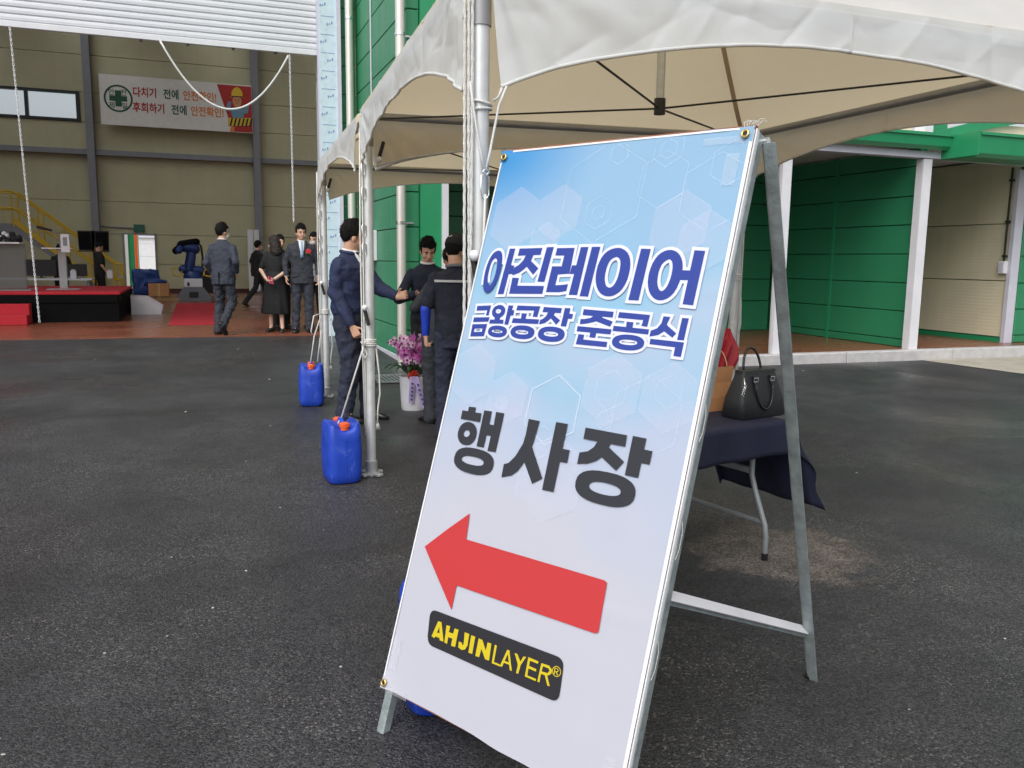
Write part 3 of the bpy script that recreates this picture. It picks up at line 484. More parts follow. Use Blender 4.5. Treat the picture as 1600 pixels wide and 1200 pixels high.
P4 = [(9.95, 9.44), (40, 9.44), (40, 2), (10.36, 7.6)]
vs = [bm.verts.new((x, y, gz(x, y)+.006)) for x, y in P4]; bm.faces.new(vs)
tag(finish('concrete_apron', bm, M_APRON), kind='structure')
kerb = tag(empty('kerb', (2.6, 9.53, 0)), 'long pale concrete kerb edging the red floor of the green bays', 'kerb')
bm = nb(); box(bm, .004, 1.992, -.085, .085, -.2, .303, .012); kb = finish('kerb_stone', bm, M_CONC, kerb)
for i in range(1, 9): share('kerb_stone', kb.data, (2*i, 0, 0), kerb)

def cut(rect, holes):
    out = [rect]
    for hx0, hx1, hz0, hz1 in holes:
        nxt = []
        for x0, x1, z0, z1 in out:
            if hx1 <= x0 or hx0 >= x1 or hz1 <= z0 or hz0 >= z1: nxt.append((x0, x1, z0, z1)); continue
            if z0 < hz0: nxt.append((x0, x1, z0, hz0))
            if z1 > hz1: nxt.append((x0, x1, hz1, z1))
            a, b = max(z0, hz0), min(z1, hz1)
            if x0 < hx0: nxt.append((x0, hx0, a, b))
            if x1 > hx1: nxt.append((hx1, x1, a, b))
        out = nxt
    return [r for r in out if r[1]-r[0] > .02 and r[3]-r[2] > .02]
def panels(parent, name, m, axis, at, th, xs, zs, holes=(), gap=.006):
    """sandwich panels on a plane: axis 'y' = wall at y = at (towards the camera), 'x' = wall at x = at facing -x"""
    for xa, xb in zip(xs, xs[1:]):
        for za, zb in zip(zs, zs[1:]):
            for x0, x1, z0, z1 in cut((xa, xb, za, zb), holes):
                bm = nb()
                if axis == 'y': box(bm, x0+gap, x1-gap, at, at+th, z0+gap, z1-gap, .006)
                else: box(bm, at, at+th, x0+gap, x1-gap, z0+gap, z1-gap, .006)
                finish(name, bm, m, parent)
def part(name, m, parent, *boxes, bev=.0):
    bm = nb()
    for b in boxes: box(bm, *b, bev)
    return finish(name, bm, m, parent)

# ------------------------------------------------------------------ the factory hall
hall = tag(empty('factory_hall'), 'tall factory hall with an open doorway and beige ribbed inner walls', 'factory hall')
YB = 30.0
WIN = (-9.35, -3.17, 5.6, 6.5); DOOR = (-2.12, -1.22, .30, 2.18)
zrows = [.30, 1.24, 2.18, 3.2, 4.65, 5.6, 6.5, 7.6, 8.8, 10.0]
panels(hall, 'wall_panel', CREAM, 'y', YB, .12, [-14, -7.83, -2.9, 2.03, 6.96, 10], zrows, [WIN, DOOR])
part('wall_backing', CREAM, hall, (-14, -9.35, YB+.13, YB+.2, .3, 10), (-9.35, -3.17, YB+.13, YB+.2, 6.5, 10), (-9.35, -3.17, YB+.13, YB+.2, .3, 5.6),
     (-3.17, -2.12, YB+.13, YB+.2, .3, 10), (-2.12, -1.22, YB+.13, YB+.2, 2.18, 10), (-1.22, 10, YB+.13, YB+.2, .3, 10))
for zr in (5.0,): pass
part('left_wall', CREAM, hall, (-14.2, -14.02, 14.1, YB, ZF, 10))
part('right_wall', CREAM, hall, (10.02, 10.2, 14.1, YB, ZF, 10))
part('roof', M_WHITE, hall, *[(x, x+2.25, 13.95, YB+.3, 10.02, 10.2) for x in (-14.3, -10.55, -6.8, -3.05, .7, 4.45, 8.2)])
M_FILLP = glass_mat('skylight_sheet', (.8, .82, .84), .3, .82)  # glazing of the added roof panes, passes extra daylight
for x in (-12.05, -8.3, -4.55, -.8, 2.95, 6.7): part('skylight', M_FILLP, hall, (x+.01, x+1.49, 13.95, YB+.3, 10.08, 10.10))  # unseen roof panes added to brighten the hall inside
for x in (-7.83, -2.9, 2.03, 6.96):
    bm = nb(); box(bm, x-.11, x+.11, YB-.34, YB-.33+.02, ZF, 10); box(bm, x-.012, x+.012, YB-.31, YB-.02, ZF, 10); box(bm, x-.11, x+.11, YB-.02, YB-.006, ZF, 10)
    finish('steel_column', bm, M_STEEL, hall)
for xa, xb in ((-13.9, -7.95), (-7.71, -3.02), (-2.78, 1.91), (2.15, 6.84)):
    bm = nb(); box(bm, xa, xb, YB-.2, YB-.01, 4.60, 4.76); finish('wall_girt', bm, M_STEEL, hall)
part('skirting', mat('dark_red_skirting', (.07, .018, .015), .6), hall, (-14, -2.13, YB-.015, YB-.005, ZF+.002, .45), (-1.21, 10, YB-.015, YB-.005, ZF+.002, .45))
# strip window
wf = part('window', mat('dark_window_frame', (.03, .035, .04), .4), hall, (-9.35, -3.17, YB-.05, YB+.1, 5.6, 5.68), (-9.35, -3.17, YB-.05, YB+.1, 6.42, 6.5),
          *[(x-.05, x+.05, YB-.05, YB+.1, 5.68, 6.42) for x in (-9.3, -8.15, -7.0, -5.85, -4.62, -3.22)])
M_PANE = glass_mat('window_glass', (.8, .85, .9), .1, .97)
for xa, xb in ((-9.25, -8.2), (-8.1, -7.05), (-6.95, -5.9), (-5.8, -4.67), (-4.57, -3.27)):
    bm = nb(); box(bm, xa, xb, YB+.02, YB+.026, 5.68, 6.42); finish('pane', bm, M_PANE, wf)
part('door_frame', M_STEEL, hall, (-2.17, -2.12, YB-.05, YB+.12, .3, 2.22), (-1.22, -1.17, YB-.05, YB+.12, .3, 2.22), (-2.12, -1.22, YB-.05, YB+.12, 2.18, 2.22))
part('exit_sign', mat('exit_sign_green', (.02, .12, .08), .4), hall, (-1.82, -1.5, YB-.06, YB-.008, 2.26, 2.5))
bm = nb(); tube(bm, [(-2.78, YB-.03, 2.42), (-1.83, YB-.03, 2.38)], .025, 6); finish('conduit', bm, M_STEEL, hall)
# front wall of the hall: jamb with blue film, flashing, green strips
part('door_jamb', M_FILM, hall, (1.93, 2.19, 13.84, 14.1, .2, 9.5), (1.925, 1.945, 14.1, 14.3, .3, 9.5))
part('jamb_edge', M_LILAC, hall, (2.19, 2.25, 13.80, 14.1, .2, 9.5), (1.895, 1.93, 13.87, 13.93, .2, 9.5))
bm = nb()
for k in range(34):
    z = .5+k*.27; x = 1.99+.1*(k % 2)
    for q in range(3): box(bm, x-.05+q*.035, x-.03+q*.035, 13.836, 13.839, z+q*.012, z+.035+q*.012-(q % 2)*.015)
    box(bm, 1.95, 2.16, 13.8365, 13.839, z+.13, z+.136)
tag(finish('film_print', bm, M_MARK, hall), kind='stuff')
gz_rows = [.20]+[.20+.433*k for k in range(1, 23)]
panels(hall, 'green_panel', GREEN, 'y', 13.95, .1, [2.25, 2.5], gz_rows)
panels(hall, 'green_panel', GREEN, 'x', 2.5, .1, [10.52, 11.4, 13.94], gz_rows)
part('green_backing', M_GTRIM, hall, (2.55, 2.58, 10.6, 13.9, .2, 9.6))
bm = nb(); tube(bm, [(2.485, 12.62, .3), (2.485, 12.62, 9.5)], .012, 6); finish('panel_seam', bm, M_LILAC, hall)
part('base_flashing', M_LILAC, hall, (2.44, 2.47, 10.55, 13.9, .17, .27))
panels(hall, 'green_panel', GREEN, 'y', 10.5, .1, [2.5, 2.66], gz_rows)
part('corner_trim', M_GTRIM, hall, (2.66, 2.93, 10.44, 10.56, .15, 9.6))
part('corner_post', M_WHITE, hall, (2.93, 3.01, 10.40, 10.6, .15, 9.6))
# the open door's roller shutter
sh = tag(empty('roller_shutter', (0, 13.98, 4.65)), 'white slatted roller shutter rolled up above the hall doorway', 'roller shutter')
bm = nb()
prof = [(0, 0), (-.018, .012), (-.022, .045), (-.018, .078), (0, .09), (.006, .045)]
prism(bm, [V((-10, y, z)) for y, z in prof], (11.92, 0, 0)); sl = finish('slat', bm, M_SHUT, sh)
sl.location = (0, 0, .09)
for k in range(1, 24): share('slat', sl.data, (0, 0, .09+.094*k), sh)
part('bottom_rail', M_WHITE, sh, (-10, 1.92, -.03, .03, 0, .085), bev=.008)
bm = nb()
for x in (-.62, .02, .66, 1.28): box(bm, x-.02, x+.02, -.04, -.005, -.03, -.001)
tag(finish('rail_stop', bm, M_BLACK, sh), kind='stuff')
part('upper_wall', M_SHUT, hall, (-14.2, 2.6, 14.05, 14.2, 6.95, 10.0))
part('front_wall', CREAM, hall, (-14.2, -10, 14.05, 14.2, .3, 6.95))
def downpipe(x, y, r, z0, z1, ys, label, brackets):
    d = tag(empty('downpipe', (x, y, z0)), label, 'downpipe', 'downpipes on the green wall')
    bm = nb(); tube(bm, [(0, 0, 0), (0, 0, z1-z0)], r, 16); finish('pipe', bm, M_PIPE, d, True, 40)
    for z in brackets:
        bm = nb(); tube(bm, [(0, 0, z-z0-.018), (0, 0, z-z0+.018)], r+.008, 16); bar(bm, (0, r, z-z0), (ys, r+.04, z-z0), .025, .02); finish('bracket', bm, M_CHROME, d)
downpipe(2.37, 13.74, .062, .25, 9.4, .0, 'cream downpipe beside the blue filmed door jamb', (2.05, 3.1, 5.2))
downpipe(2.40, 10.40, .056, .21, 9.4, .18, 'silver downpipe on the green corner behind the dark jumper man', (1.98, 4.2))
cb = tag(empty('electric_box', (2.5, 12.5, 1.72)), 'white electrical box on the green wall behind the second tent pole', 'electrical box')
part('case', M_WHITE, cb, (-.14, 0, -.13, .13, -.22, .22), bev=.01); part('lid', M_WHITE, cb, (-.155, -.141, -.12, .12, -.21, .21), bev=.005)

# ------------------------------------------------------------------ the green loading bays on the right
bay = tag(empty('loading_bay'), 'green panelled loading bays with white posts and green gutters', 'loading bay')
zr2 = [.30, .42, .846, 1.27, 1.70, 2.13, 2.55, 2.98, 3.25]
panels(bay, 'green_panel', GREEN, 'y', 13.1, .1, [3.02, 5.2, 7.6, 10.0], [.30, .844, 1.244, 1.766, 2.215, 2.6, 2.975, 3.25])
panels(bay, 'green_panel', GREEN, 'x', 10.0, .1, [9.78, 11.5, 13.08], zr2)
part('side_backing', M_GTRIM, bay, (10.102, 10.13, 9.8, 13.09, .3, 3.25), (3.0, 20, 13.205, 13.24, .3, 3.25), (12.46, 12.49, 10.15, 13.1, .3, 3.25), (12.5, 20, 10.125, 10.15, .3, 3.25))  # unseen sheets added behind the panels to stop light leaking through gaps
bm = nb(); box(bm, 9.985, 9.998, 11.47, 11.53, .3, 3.25); finish('seam_cover', bm, M_GTRIM, bay)
part('edge_trim', M_GTRIM, bay, (9.975, 10.09, 9.72, 9.78, .3, 3.05))
part('white_post', M_WHITE, bay, (7.40, 7.55, 9.56, 9.62, .30, 3.05), (7.455, 7.495, 9.62, 9.72, .30, 3.05))
part('white_post', M_WHITE, bay, (9.84, 10.0, 9.57, 9.62, .30, 3.05), (9.85, 9.93, 9.62, 9.71, .3, 3.05))
part('white_post', M_WHITE, bay, (9.95, 10.1, 9.70, 9.9, 3.42, 5.2))
part('header_beam', M_LILAC, bay, (2.95, 20, 9.55, 9.72, 3.06, 3.15))
part('soffit', M_WHITE, bay, (2.62, 20, 9.72, 13.2, 3.27, 3.4))  # made white so the underside bounces light onto the bay walls
part('cream_upper_wall', BEIGE, bay, (3.02, 9.94, 9.95, 10.05, 3.4, 5.0))
part('green_upright', M_GTRIM, bay, (10.11, 10.42, 9.75, 9.9, 3.42, 4.6))
def gutter(x0, x1, y, z0, z1, d):
    bm = nb(); prism(bm, [V((x0, y+d, z0+.02)), V((x0, y+.02, z0)), V((x0, y-.03, z0+.05)), V((x0, y-.05, z1-.04)), V((x0, y-.075, z1-.04)), V((x0, y-.075, z1)), V((x0, y+d, z1))], (x1-x0, 0, 0))
    return finish('gutter', bm, M_GTRIM, bay)
gutter(3.02, 10.14, 9.42, 3.16, 3.38, .13)
gutter(10.16, 20, 8.98, 3.03, 3.36, .6)
part('gutter_end', M_GTRIM, bay, (10.13, 10.155, 8.93, 9.55, 3.05, 3.37))
bm = nb(); prism(bm, [V((10.45, 9.9, 3.42)), V((10.45, 9.9, 3.52)), V((14.5, 9.9, 4.55)), V((14.5, 9.9, 4.2))], (0, .12, 0)); finish('gable_trim', bm, M_GTRIM, bay)
part('cream_gable', BEIGE, bay, (11.2, 20, 10.0, 10.1, 3.42, 3.7))
panels(bay, 'beige_panel', BEIGE, 'x', 12.35, .1, [10.12, 13.1], [.38, 1.30, 2.22, 3.25])
part('bay_skirting', M_GTRIM, bay, (12.33, 12.34, 10.12, 13.1, .3, .375))
part('end_trim', M_LILAC, bay, (12.32, 12.5, 10.04, 10.11, .3, 3.06))
panels(bay, 'green_panel', GREEN, 'y', 10.02, .1, [12.5, 13.6, 16, 20], zr2)
panels(bay, 'green_panel', GREEN, 'y', 13.1, .1, [10.1, 12.33], zr2)
bm = nb(); tube(bm, [(12.30, 10.16, 3.1), (12.30, 10.16, 1.62)], .016, 8)
for z in (1.7, 2.25, 2.9): box(bm, 12.275, 12.335, 10.13, 10.19, z-.015, z+.015)
finish('cable_conduit', bm, M_BLACK, bay)
sk = part('socket_box', M_WHITE, bay, (12.25, 12.345, 10.10, 10.22, 1.42, 1.62), bev=.008)
bm = nb(); box(bm, 12.243, 12.249, 10.12, 10.20, 1.45, 1.59, .002); finish('switch_plate', bm, M_LILAC, sk)

# ------------------------------------------------------------------ outside behind the hall, seen through its back door
gs = tag(empty('green_shed', (-3.3, 38, .2)), 'green shed wall outside, seen through the open back door', 'shed')
part('shed_wall', M_GTRIM, gs, (-3, .98, 0, 3, 0, 5)); part('white_post', M_WHITE, gs, (.55, .75, -.06, -.002, 0, 4.9)); part('orange_post', M_ORANGE, gs, (.99, 1.1, -.06, .05, 0, 4.9))
fe = tag(empty('mesh_fence', (-2.0, 44, .2)), 'grey mesh fence outside, right of the green shed', 'fence')
part('post', M_GALV, fe, (-1, -.95, 0, .05, 0, 1.9), (1.0, 1.05, 0, .05, 0, 1.9), (3, 3.05, 0, .05, 0, 1.9))
bm = nb()
for k in range(80): box(bm, -1+k*.05, -.996+k*.05, .02, .024, .05, 1.85)
for k in range(4): box(bm, -1, 3, .018, .026, .05+k*.6, .062+k*.6)
tag(finish('wire_mesh', bm, M_GALV, fe), kind='stuff')
wb = tag(empty('white_shed', (-1.6, 70, .2)), 'low white building far outside, seen beyond the mesh fence', 'shed')
part('shed_wall', M_WHITE, wb, (-3, 9, 0, 6, 0, 2.6)); part('roof_sheet', M_LILAC, wb, (-3.2, 9.2, -.2, 6.2, 2.6, 2.75)); part('door', M_STEEL, wb, (1.4, 2.4, -.03, -.004, 0, 2.0))
# ------------------------------------------------------------------ inside the hall
# hanging cords under the shutter
def rope_obj(name, pts, r, label, m=None, cat='rope', group=None, seg=6, twist=False):
    bm = nb(); tube(bm, pts, r, seg); o = finish(name, bm, m or M_WROPE, None, True)
    o.rotation_mode = 'XYZ'; return tag(o, label, cat, group)
def sag(a, b, low, n=20):
    a, b = V(a), V(b); out = []
    for i in range(n+1):
        t = i/n; p = a.lerp(b, t); p.z -= low*(1-(2*t-1)**2); out.append(p)
    return out
def chain(name, pts, label, link=.042, r=.0046):
    """a hanging chain of flat links"""
    root = tag(empty(name, pts[0]), label, 'chain'); o0 = V(pts[0])
    ps = [V(p) for p in pts]; L = [0]
    for a, b in zip(ps, ps[1:]): L.append(L[-1]+(b-a).length)
    bm = nb(); s = 0; k = 0
    while s < L[-1]-link:
        def at(t):
            i = max(j for j in range(len(L)) if L[j] <= t); i = min(i, len(ps)-2)
            return ps[i].lerp(ps[i+1], (t-L[i])/max(1e-6, L[i+1]-L[i]))
        a, b = at(s), at(s+link); d = (b-a).normalized(); u, v = frame_of(d)
        if k % 2: u = v
        mid = (a+b)/2-o0; h = link*.55; q = link*.24
        tube(bm, [mid+d*h+u*q*.6, mid+d*h-u*q*.6, mid+d*h*.5-u*q, mid-d*h*.5-u*q, mid-d*h-u*q*.6, mid-d*h+u*q*.6, mid-d*h*.5+u*q, mid+d*h*.5+u*q], r, 5, closed=True)
        s += link*.8; k += 1
    tag(finish('chain_links', bm, M_WHITE, root), kind='stuff')
    return root
chain('pull_chain', [(-2.275, 13.86, 4.66), (-2.16, 13.86, .53)], 'long white chain hanging from the shutter at the far left')
chain('pull_chain', [(1.475, 13.86, 4.61), (1.475, 13.86, 2.05)], 'white chain hanging above the suited man with the corsage')
bm = nb(); tube(bm, sag((-.36, 13.88, 4.64), (1.46, 13.88, 4.60), .88, 26), .016, 6)
tag(finish('slack_cord', bm, M_WROPE, None, True), 'white cord swagging under the shutter across the safety banner', 'cord')

# safety banner on the back wall
sb = tag(empty('safety_banner', (-2.56, 29.60, 5.51)), 'pale safety banner with Korean slogans and a helmeted worker drawing', 'banner')
BW, BH = 4.48, 1.5
bm = nb(); box(bm, 0, BW, .004, .02, 0, BH); finish('sheet', bm, mat('banner_sheet', (.74, .72, .68), .7, var=.06), sb)
C_DG = mat('print_dark_green', (.015, .09, .05), .6); C_RD = mat('print_red', (.42, .025, .02), .6); C_OR = mat('print_orange', (.72, .22, .03), .6)
C_YL = mat('print_yellow', (.72, .48, .03), .6); C_BK = mat('print_black', (.012, .012, .014), .6); C_PK = mat('print_skin_tone', (.62, .28, .13), .6); C_BL = mat('print_sky_blue', (.15, .30, .42), .6)
C_WT = mat('print_white', (.75, .74, .72), .6)
def text_mesh(name, body, size, x, z, m, parent, y=-.001, bold=.02, center=False, sx=1.):
    c = bpy.data.curves.new('t', 'FONT'); c.body = body; c.size = size; c.offset = bold*size; c.resolution_u = 3
    if center: c.align_x = 'CENTER'
    t = bpy.data.objects.new('t', c); COL.objects.link(t)
    me = bpy.data.meshes.new_from_object(t.evaluated_get(bpy.context.evaluated_depsgraph_get())); bpy.data.objects.remove(t)
    me.materials.clear(); me.materials.append(m); me.name = name
    o = bpy.data.objects.new(name, me); COL.objects.link(o); o.parent = parent
    o.location = (x, y, z); o.rotation_euler = (R(90), 0, 0); o.scale = (sx, 1, 1)
    return o
# u 0..4.48, v 0..1.5
def bp_(name, loops, m, off, parent=sb):
    bm = nb(); flat(bm, loops, (0, 0, 0), (1, 0, 0), (0, 0, 1), off); return finish(name, bm, m, parent, keep=True)
def circ(cx, cz, r, n=28, rz=None): return [(cx+r*math.cos(2*math.pi*k/n), cz+(rz or r)*math.sin(2*math.pi*k/n)) for k in range(n)]
bp_('emblem_ring', [circ(.52, .80, .41), circ(.52, .80, .355)], C_DG, .002)
bp_('emblem_cross', [[(.43, .56), (.61, .56), (.61, .72), (.77, .72), (.77, .88), (.61, .88), (.61, 1.04), (.43, 1.04), (.43, .88), (.27, .88), (.27, .72), (.43, .72)]], C_DG, .002)
for ch, x, z in (('안', .35, .91), ('전', .70, .91), ('제', .35, .52), ('일', .71, .52)): text_mesh('emblem_letter', ch, .2, x-.02, z, C_DG, sb, -.002, .012, True)
for row, z in (((('다치기', C_RD, .93), ('전에', C_DG, 1.81), ('안전확인!', C_OR, 2.39)), .92), ((('후회하기', C_RD, .91), ('전에', C_DG, 2.03), ('안전확인!', C_OR, 2.60)), .46)):
    for s, m, x in row:
        for i, ch in enumerate(s): text_mesh('letter', ch, .32, x+i*.235, z, m, sb, -.002, .024, sx=.80)
bp_('red_field', [[(3.42, 1.46), (4.47, 1.46), (4.47, .02), (3.86, .02)]], C_RD, .002)
bp_('worker_face', [circ(4.02, .98, .14, 20, .19)], C_PK, .004)
bp_('worker_shirt', [[(3.80, .72), (3.98, .80), (4.08, .80), (4.26, .72), (4.20, .46), (3.86, .46)]], C_BL, .004)
bp_('worker_arm', [[(3.66, .66), (3.74, .95), (3.84, .95), (3.80, .72), (3.9, .66)]], C_BL, .0045); bp_('worker_arm', [[(4.22, .72), (4.32, .92), (4.4, .9), (4.34, .62), (4.2, .6)]], C_BL, .0045)
bp_('worker_helmet', [[(3.85, 1.12), (3.86, 1.25), (3.92, 1.36), (4.02, 1.42), (4.12, 1.38), (4.19, 1.27), (4.20, 1.12), (4.26, 1.09), (4.02, 1.13), (3.80, 1.08)]], C_YL, .006)
bp_('helmet_band', [[(3.84, 1.10), (4.22, 1.11), (4.22, 1.14), (3.84, 1.13)]], C_BK, .0075)
for x in (3.97, 4.07): bp_('worker_eye', [circ(x, 1.01, .018, 10)], C_BK, .006)
bp_('worker_nose', [circ(4.02, .93, .03, 10, .05)], mat('print_nose', (.5, .2, .1), .6), .006)
bp_('barrier_board', [[(3.72, .18), (4.44, .24), (4.44, .48), (3.72, .44)]], C_YL, .006)
bm = nb()
for k in range(6):
    x = 3.76+k*.12; flat(bm, [[(x, .19), (x+.055, .195), (x+.125, .455), (x+.07, .45)]], (0, 0, 0), (1, 0, 0), (0, 0, 1), .0075)
tag(finish('barrier_stripe', bm, C_BK, sb, keep=True), kind='stuff')
bp_('worker_legs', [[(3.76, .02), (3.82, .17), (3.92, .17), (3.90, .02)]], C_OR, .004)

# stage
st = tag(empty('stage', (-5.2, 17.3, ZF)), 'low stage with red carpet top and black skirt', 'stage')
part('skirt', M_BLACKF, st, (-5.2, 3.82, .03, 3.2, 0, .50)); part('carpet_top', M_RED, st, (-5.25, 3.86, 0, 3.25, .502, .555), bev=.01)
part('edge_valance', M_BLACKF, st, (3.83, 3.87, .02, 3.24, .38, .50), (-5.2, 3.82, .0, .028, .36, .50))
ss = tag(empty('stage_steps', (-3.9, 16.75, ZF)), 'red carpeted steps in front of the stage', 'steps')
part('step', M_RED, ss, (-.9, 1.1, 0, .27, 0, .17), bev=.01); part('step', M_RED, ss, (-.9, 1.1, .272, .53, 0, .35), bev=.01)
ws = tag(empty('side_steps', (-1.30, 19.3, ZF)), 'white sided steps at the right end of the stage', 'steps')
for y in (0, .75):
    bm = nb(); prism(bm, [V((0, y, 0)), V((.58, y, 0)), V((.60, y, .16)), V((.30, y, .36)), V((0, y, .38))], (0, .03, 0)); finish('side_board', bm, M_WHITE, ws)
part('tread', M_RED, ws, (.02, .3, .03, .75, .28, .3)); part('tread', M_RED, ws, (.3, .55, .03, .75, .12, .14))
bm = nb(); box(bm, -.50, .42, 16.25, 23.6, ZF+.002, ZF+.010)
tag(finish('floor_carpet', bm, M_RED), 'red carpet strip laid on the hall floor beside the stage', 'carpet')
# lecterns
M_ACR = glass_mat('clear_acrylic', (.75, .78, .78), .08, .62)
lc = tag(empty('lectern', (-2.42, 18.5, .855)), 'clear acrylic lectern with a slim white post on the stage', 'lectern')
part('post', M_ACR, lc, (-.07, .07, -.05, .05, .02, .78), bev=.01); part('base', M_ACR, lc, (-.28, .28, -.2, .2, 0, .018)); part('desk', M_WHITE, lc, (-.32, .2, -.2, .16, .78, .80))
part('front_plate', M_WHITE, lc, (.02, .17, -.23, -.21, .72, 1.06)); part('plate_print', M_STEEL, lc, (.06, .13, -.236, -.232, .84, 1.0))
mc = tag(empty('microphone', (-2.45, 18.45, 1.66)), 'black gooseneck microphone leaning over the clear lectern', 'microphone')
bm = nb(); tube(bm, [(.02, 0, 0), (0, 0, .15), (-.08, 0, .27), (-.2, 0, .34)], .012, 6); finish('gooseneck', bm, M_STEEL, mc)
bm = nb(); capsule(bm, (-.12, 0, .325), (-.34, 0, .38), .022, .03); finish('head', bm, M_BLACK, mc)
l2 = tag(empty('lectern', (-3.35, 18.2, .855)), 'smoky lectern topped with a flower corsage at the left edge', 'lectern')
part('panel', glass_mat('smoky_acrylic', (.20, .20, .2), .15, .45), l2, (-.4, .36, -.04, .0, .02, .86), bev=.01); part('base', M_ACR, l2, (-.5, .45, -.3, .3, 0, .018)); part('desk', M_WHITE, l2, (-.5, .3, -.2, .2, .86, .89))
bm = nb()
for k in range(16): ell(bm, (random.uniform(-.1, .36), random.uniform(-.1, .1), .92+random.uniform(-.02, .12)), (.06, .06, .05), su=8, sv=6)
tag(finish('flower_spray', bm, mat('dark_flower', (.02, .02, .025), .7), l2, True), kind='stuff')
bm = nb()
for k in range(7): ell(bm, (random.uniform(-.15, .12), random.uniform(-.12, 0), .95+random.uniform(-.02, .1)), (.045, .045, .04), su=8, sv=6)
tag(finish('white_blossom', bm, M_WCLOTH, l2, True), kind='stuff')
# control desk behind the stage
cdk = tag(empty('control_desk', (-3.2, 21.4, ZF)), 'white control desk behind the stage', 'desk')
part('top', M_WHITE, cdk, (-1.2, 1.0, -.35, .35, .66, .70)); part('leg', M_STEEL, cdk, (-1.15, -1.1, -.3, .3, 0, .66)); part('leg', M_STEEL, cdk, (.9, .95, -.3, .3, 0, .66))
for x, wd, lab in ((-2.98, .62, 'black monitor on the control desk in front of the operator'), (-2.28, .46, 'small black screen at the right end of the control desk')):
    mo = tag(empty('monitor', (x-.25, 21.3, ZF+.70)), lab, 'monitor')
    part('screen', M_BLACK, mo, (-wd/2, wd/2, -.02, .02, .05, .05+wd*.58), bev=.006); part('stand', M_BLACK, mo, (-.1, .1, -.07, .09, 0, .012), (-.02, .02, .022, .04, .012, .2))
for x, lab in ((-2.72, 'white carton on the control desk between the screens'), (-1.98, 'white bottle at the right end of the control desk')):
    b = tag(empty('carton', (x+.15, 21.2, ZF+.70)), lab, 'carton'); part('body', M_WHITE, b, (-.06, .06, -.05, .05, 0, .17), bev=.008); part('lid', M_LILAC, b, (-.04, .04, -.04, .04, .171, .2), bev=.008)
# speakers on a stand
for dx, rz, lab in ((0, -.12, 'left of the paired black loudspeakers on a stand'), (.33, .12, 'right of the paired black loudspeakers on a stand')):
    s = tag(empty('loudspeaker', (-2.42+dx, 22.6, 1.62), rz), lab, 'loudspeaker', 'loudspeakers by the staircase')
    bm = nb(); loft(bm, [((0, 0, 0), (.15, 0, 0), (0, .14, 0)), ((0, 0, .47), (.165, 0, 0), (0, .15, 0))], 24, 7); finish('cabinet', bm, M_BLACK, s)
    part('grille', M_BLACKF, s, (-.13, .13, -.157, -.152, .03, .44))
stn = tag(empty('speaker_stand', (-2.27, 22.6, ZF)), 'black pole stand under the paired loudspeakers', 'stand')
bm = nb(); tube(bm, [(0, 0, 0), (0, 0, 1.3)], .022, 8); finish('pole', bm, M_BLACK, stn)
for k in range(3):
    a = 2.1*k; bm = nb(); tube(bm, [(0, 0, .5), (.42*math.cos(a), .42*math.sin(a), .015)], .014, 6); finish('leg', bm, M_BLACK, stn)
bm = nb(); box(bm, -.35, .35, -.03, .03, 1.297, 1.315); finish('cross_bar', bm, M_BLACK, stn)
# yellow railed staircase
sc_ = tag(empty('steel_staircase', (-2.3, 27, ZF)), 'grey steel staircase with yellow railings rising to the left', 'staircase')
SL = (-2.35, 1.95)   # run, rise
for y in (0, .9):
    bm = nb(); prism(bm, [V((.0, y, 0)), V((.16, y, .0)), V((SL[0], y, SL[1]+.1)), V((-5.5, y, SL[1]+.1)), V((-5.5, y, SL[1]-.12)), V((SL[0]-.05, y, SL[1]-.12))], (0, .02, 0)); finish('stringer', bm, M_STEEL, sc_)
bm = nb(); box(bm, -.25, 0, .03, .87, .15, .18); td = finish('tread', bm, M_STEEL, sc_)
for k in range(1, 10): share('tread', td.data, (-.235*k, 0, .195*k), sc_)
part('landing', M_STEEL, sc_, (-5.5, SL[0]-.06, .03, .87, SL[1]+.02, SL[1]+.05))
for y in (0.0, .9):
    for h, nm in ((.98, 'handrail'), (.52, 'mid_rail')):
        bm = nb(); tube(bm, [(.28, y, h-.35), (.26, y, h-.02), (0.1, y, h), (SL[0], y, SL[1]+h), (-5.5, y, SL[1]+h)], .030, 6); finish(nm, bm, M_YELL, sc_)
    for k in range(10):
        x = .1-k*.62; zb = max(0, min(SL[1], (-x/2.35)*SL[1])); bm = nb(); tube(bm, [(x, y, zb), (x, y, zb+.98)], .022, 6); finish('baluster', bm, M_YELL, sc_)
bm = nb()
for k in range(36):
    x = .05-k*.155; zb = max(.05, min(SL[1], (-x/2.35)*SL[1])); box(bm, x-.008, x+.008, .0, .012, zb+.02, zb+.97)
tag(finish('rail_infill', bm, M_YELL, sc_), kind='stuff')
bm = nb(); prism(bm, [V((0, -.02, .02)), V((SL[0], -.02, SL[1]+.08)), V((SL[0], -.02, SL[1]+.26)), V((0, -.02, .2))], (0, .012, 0)); finish('kick_plate', bm, M_YELL, sc_)
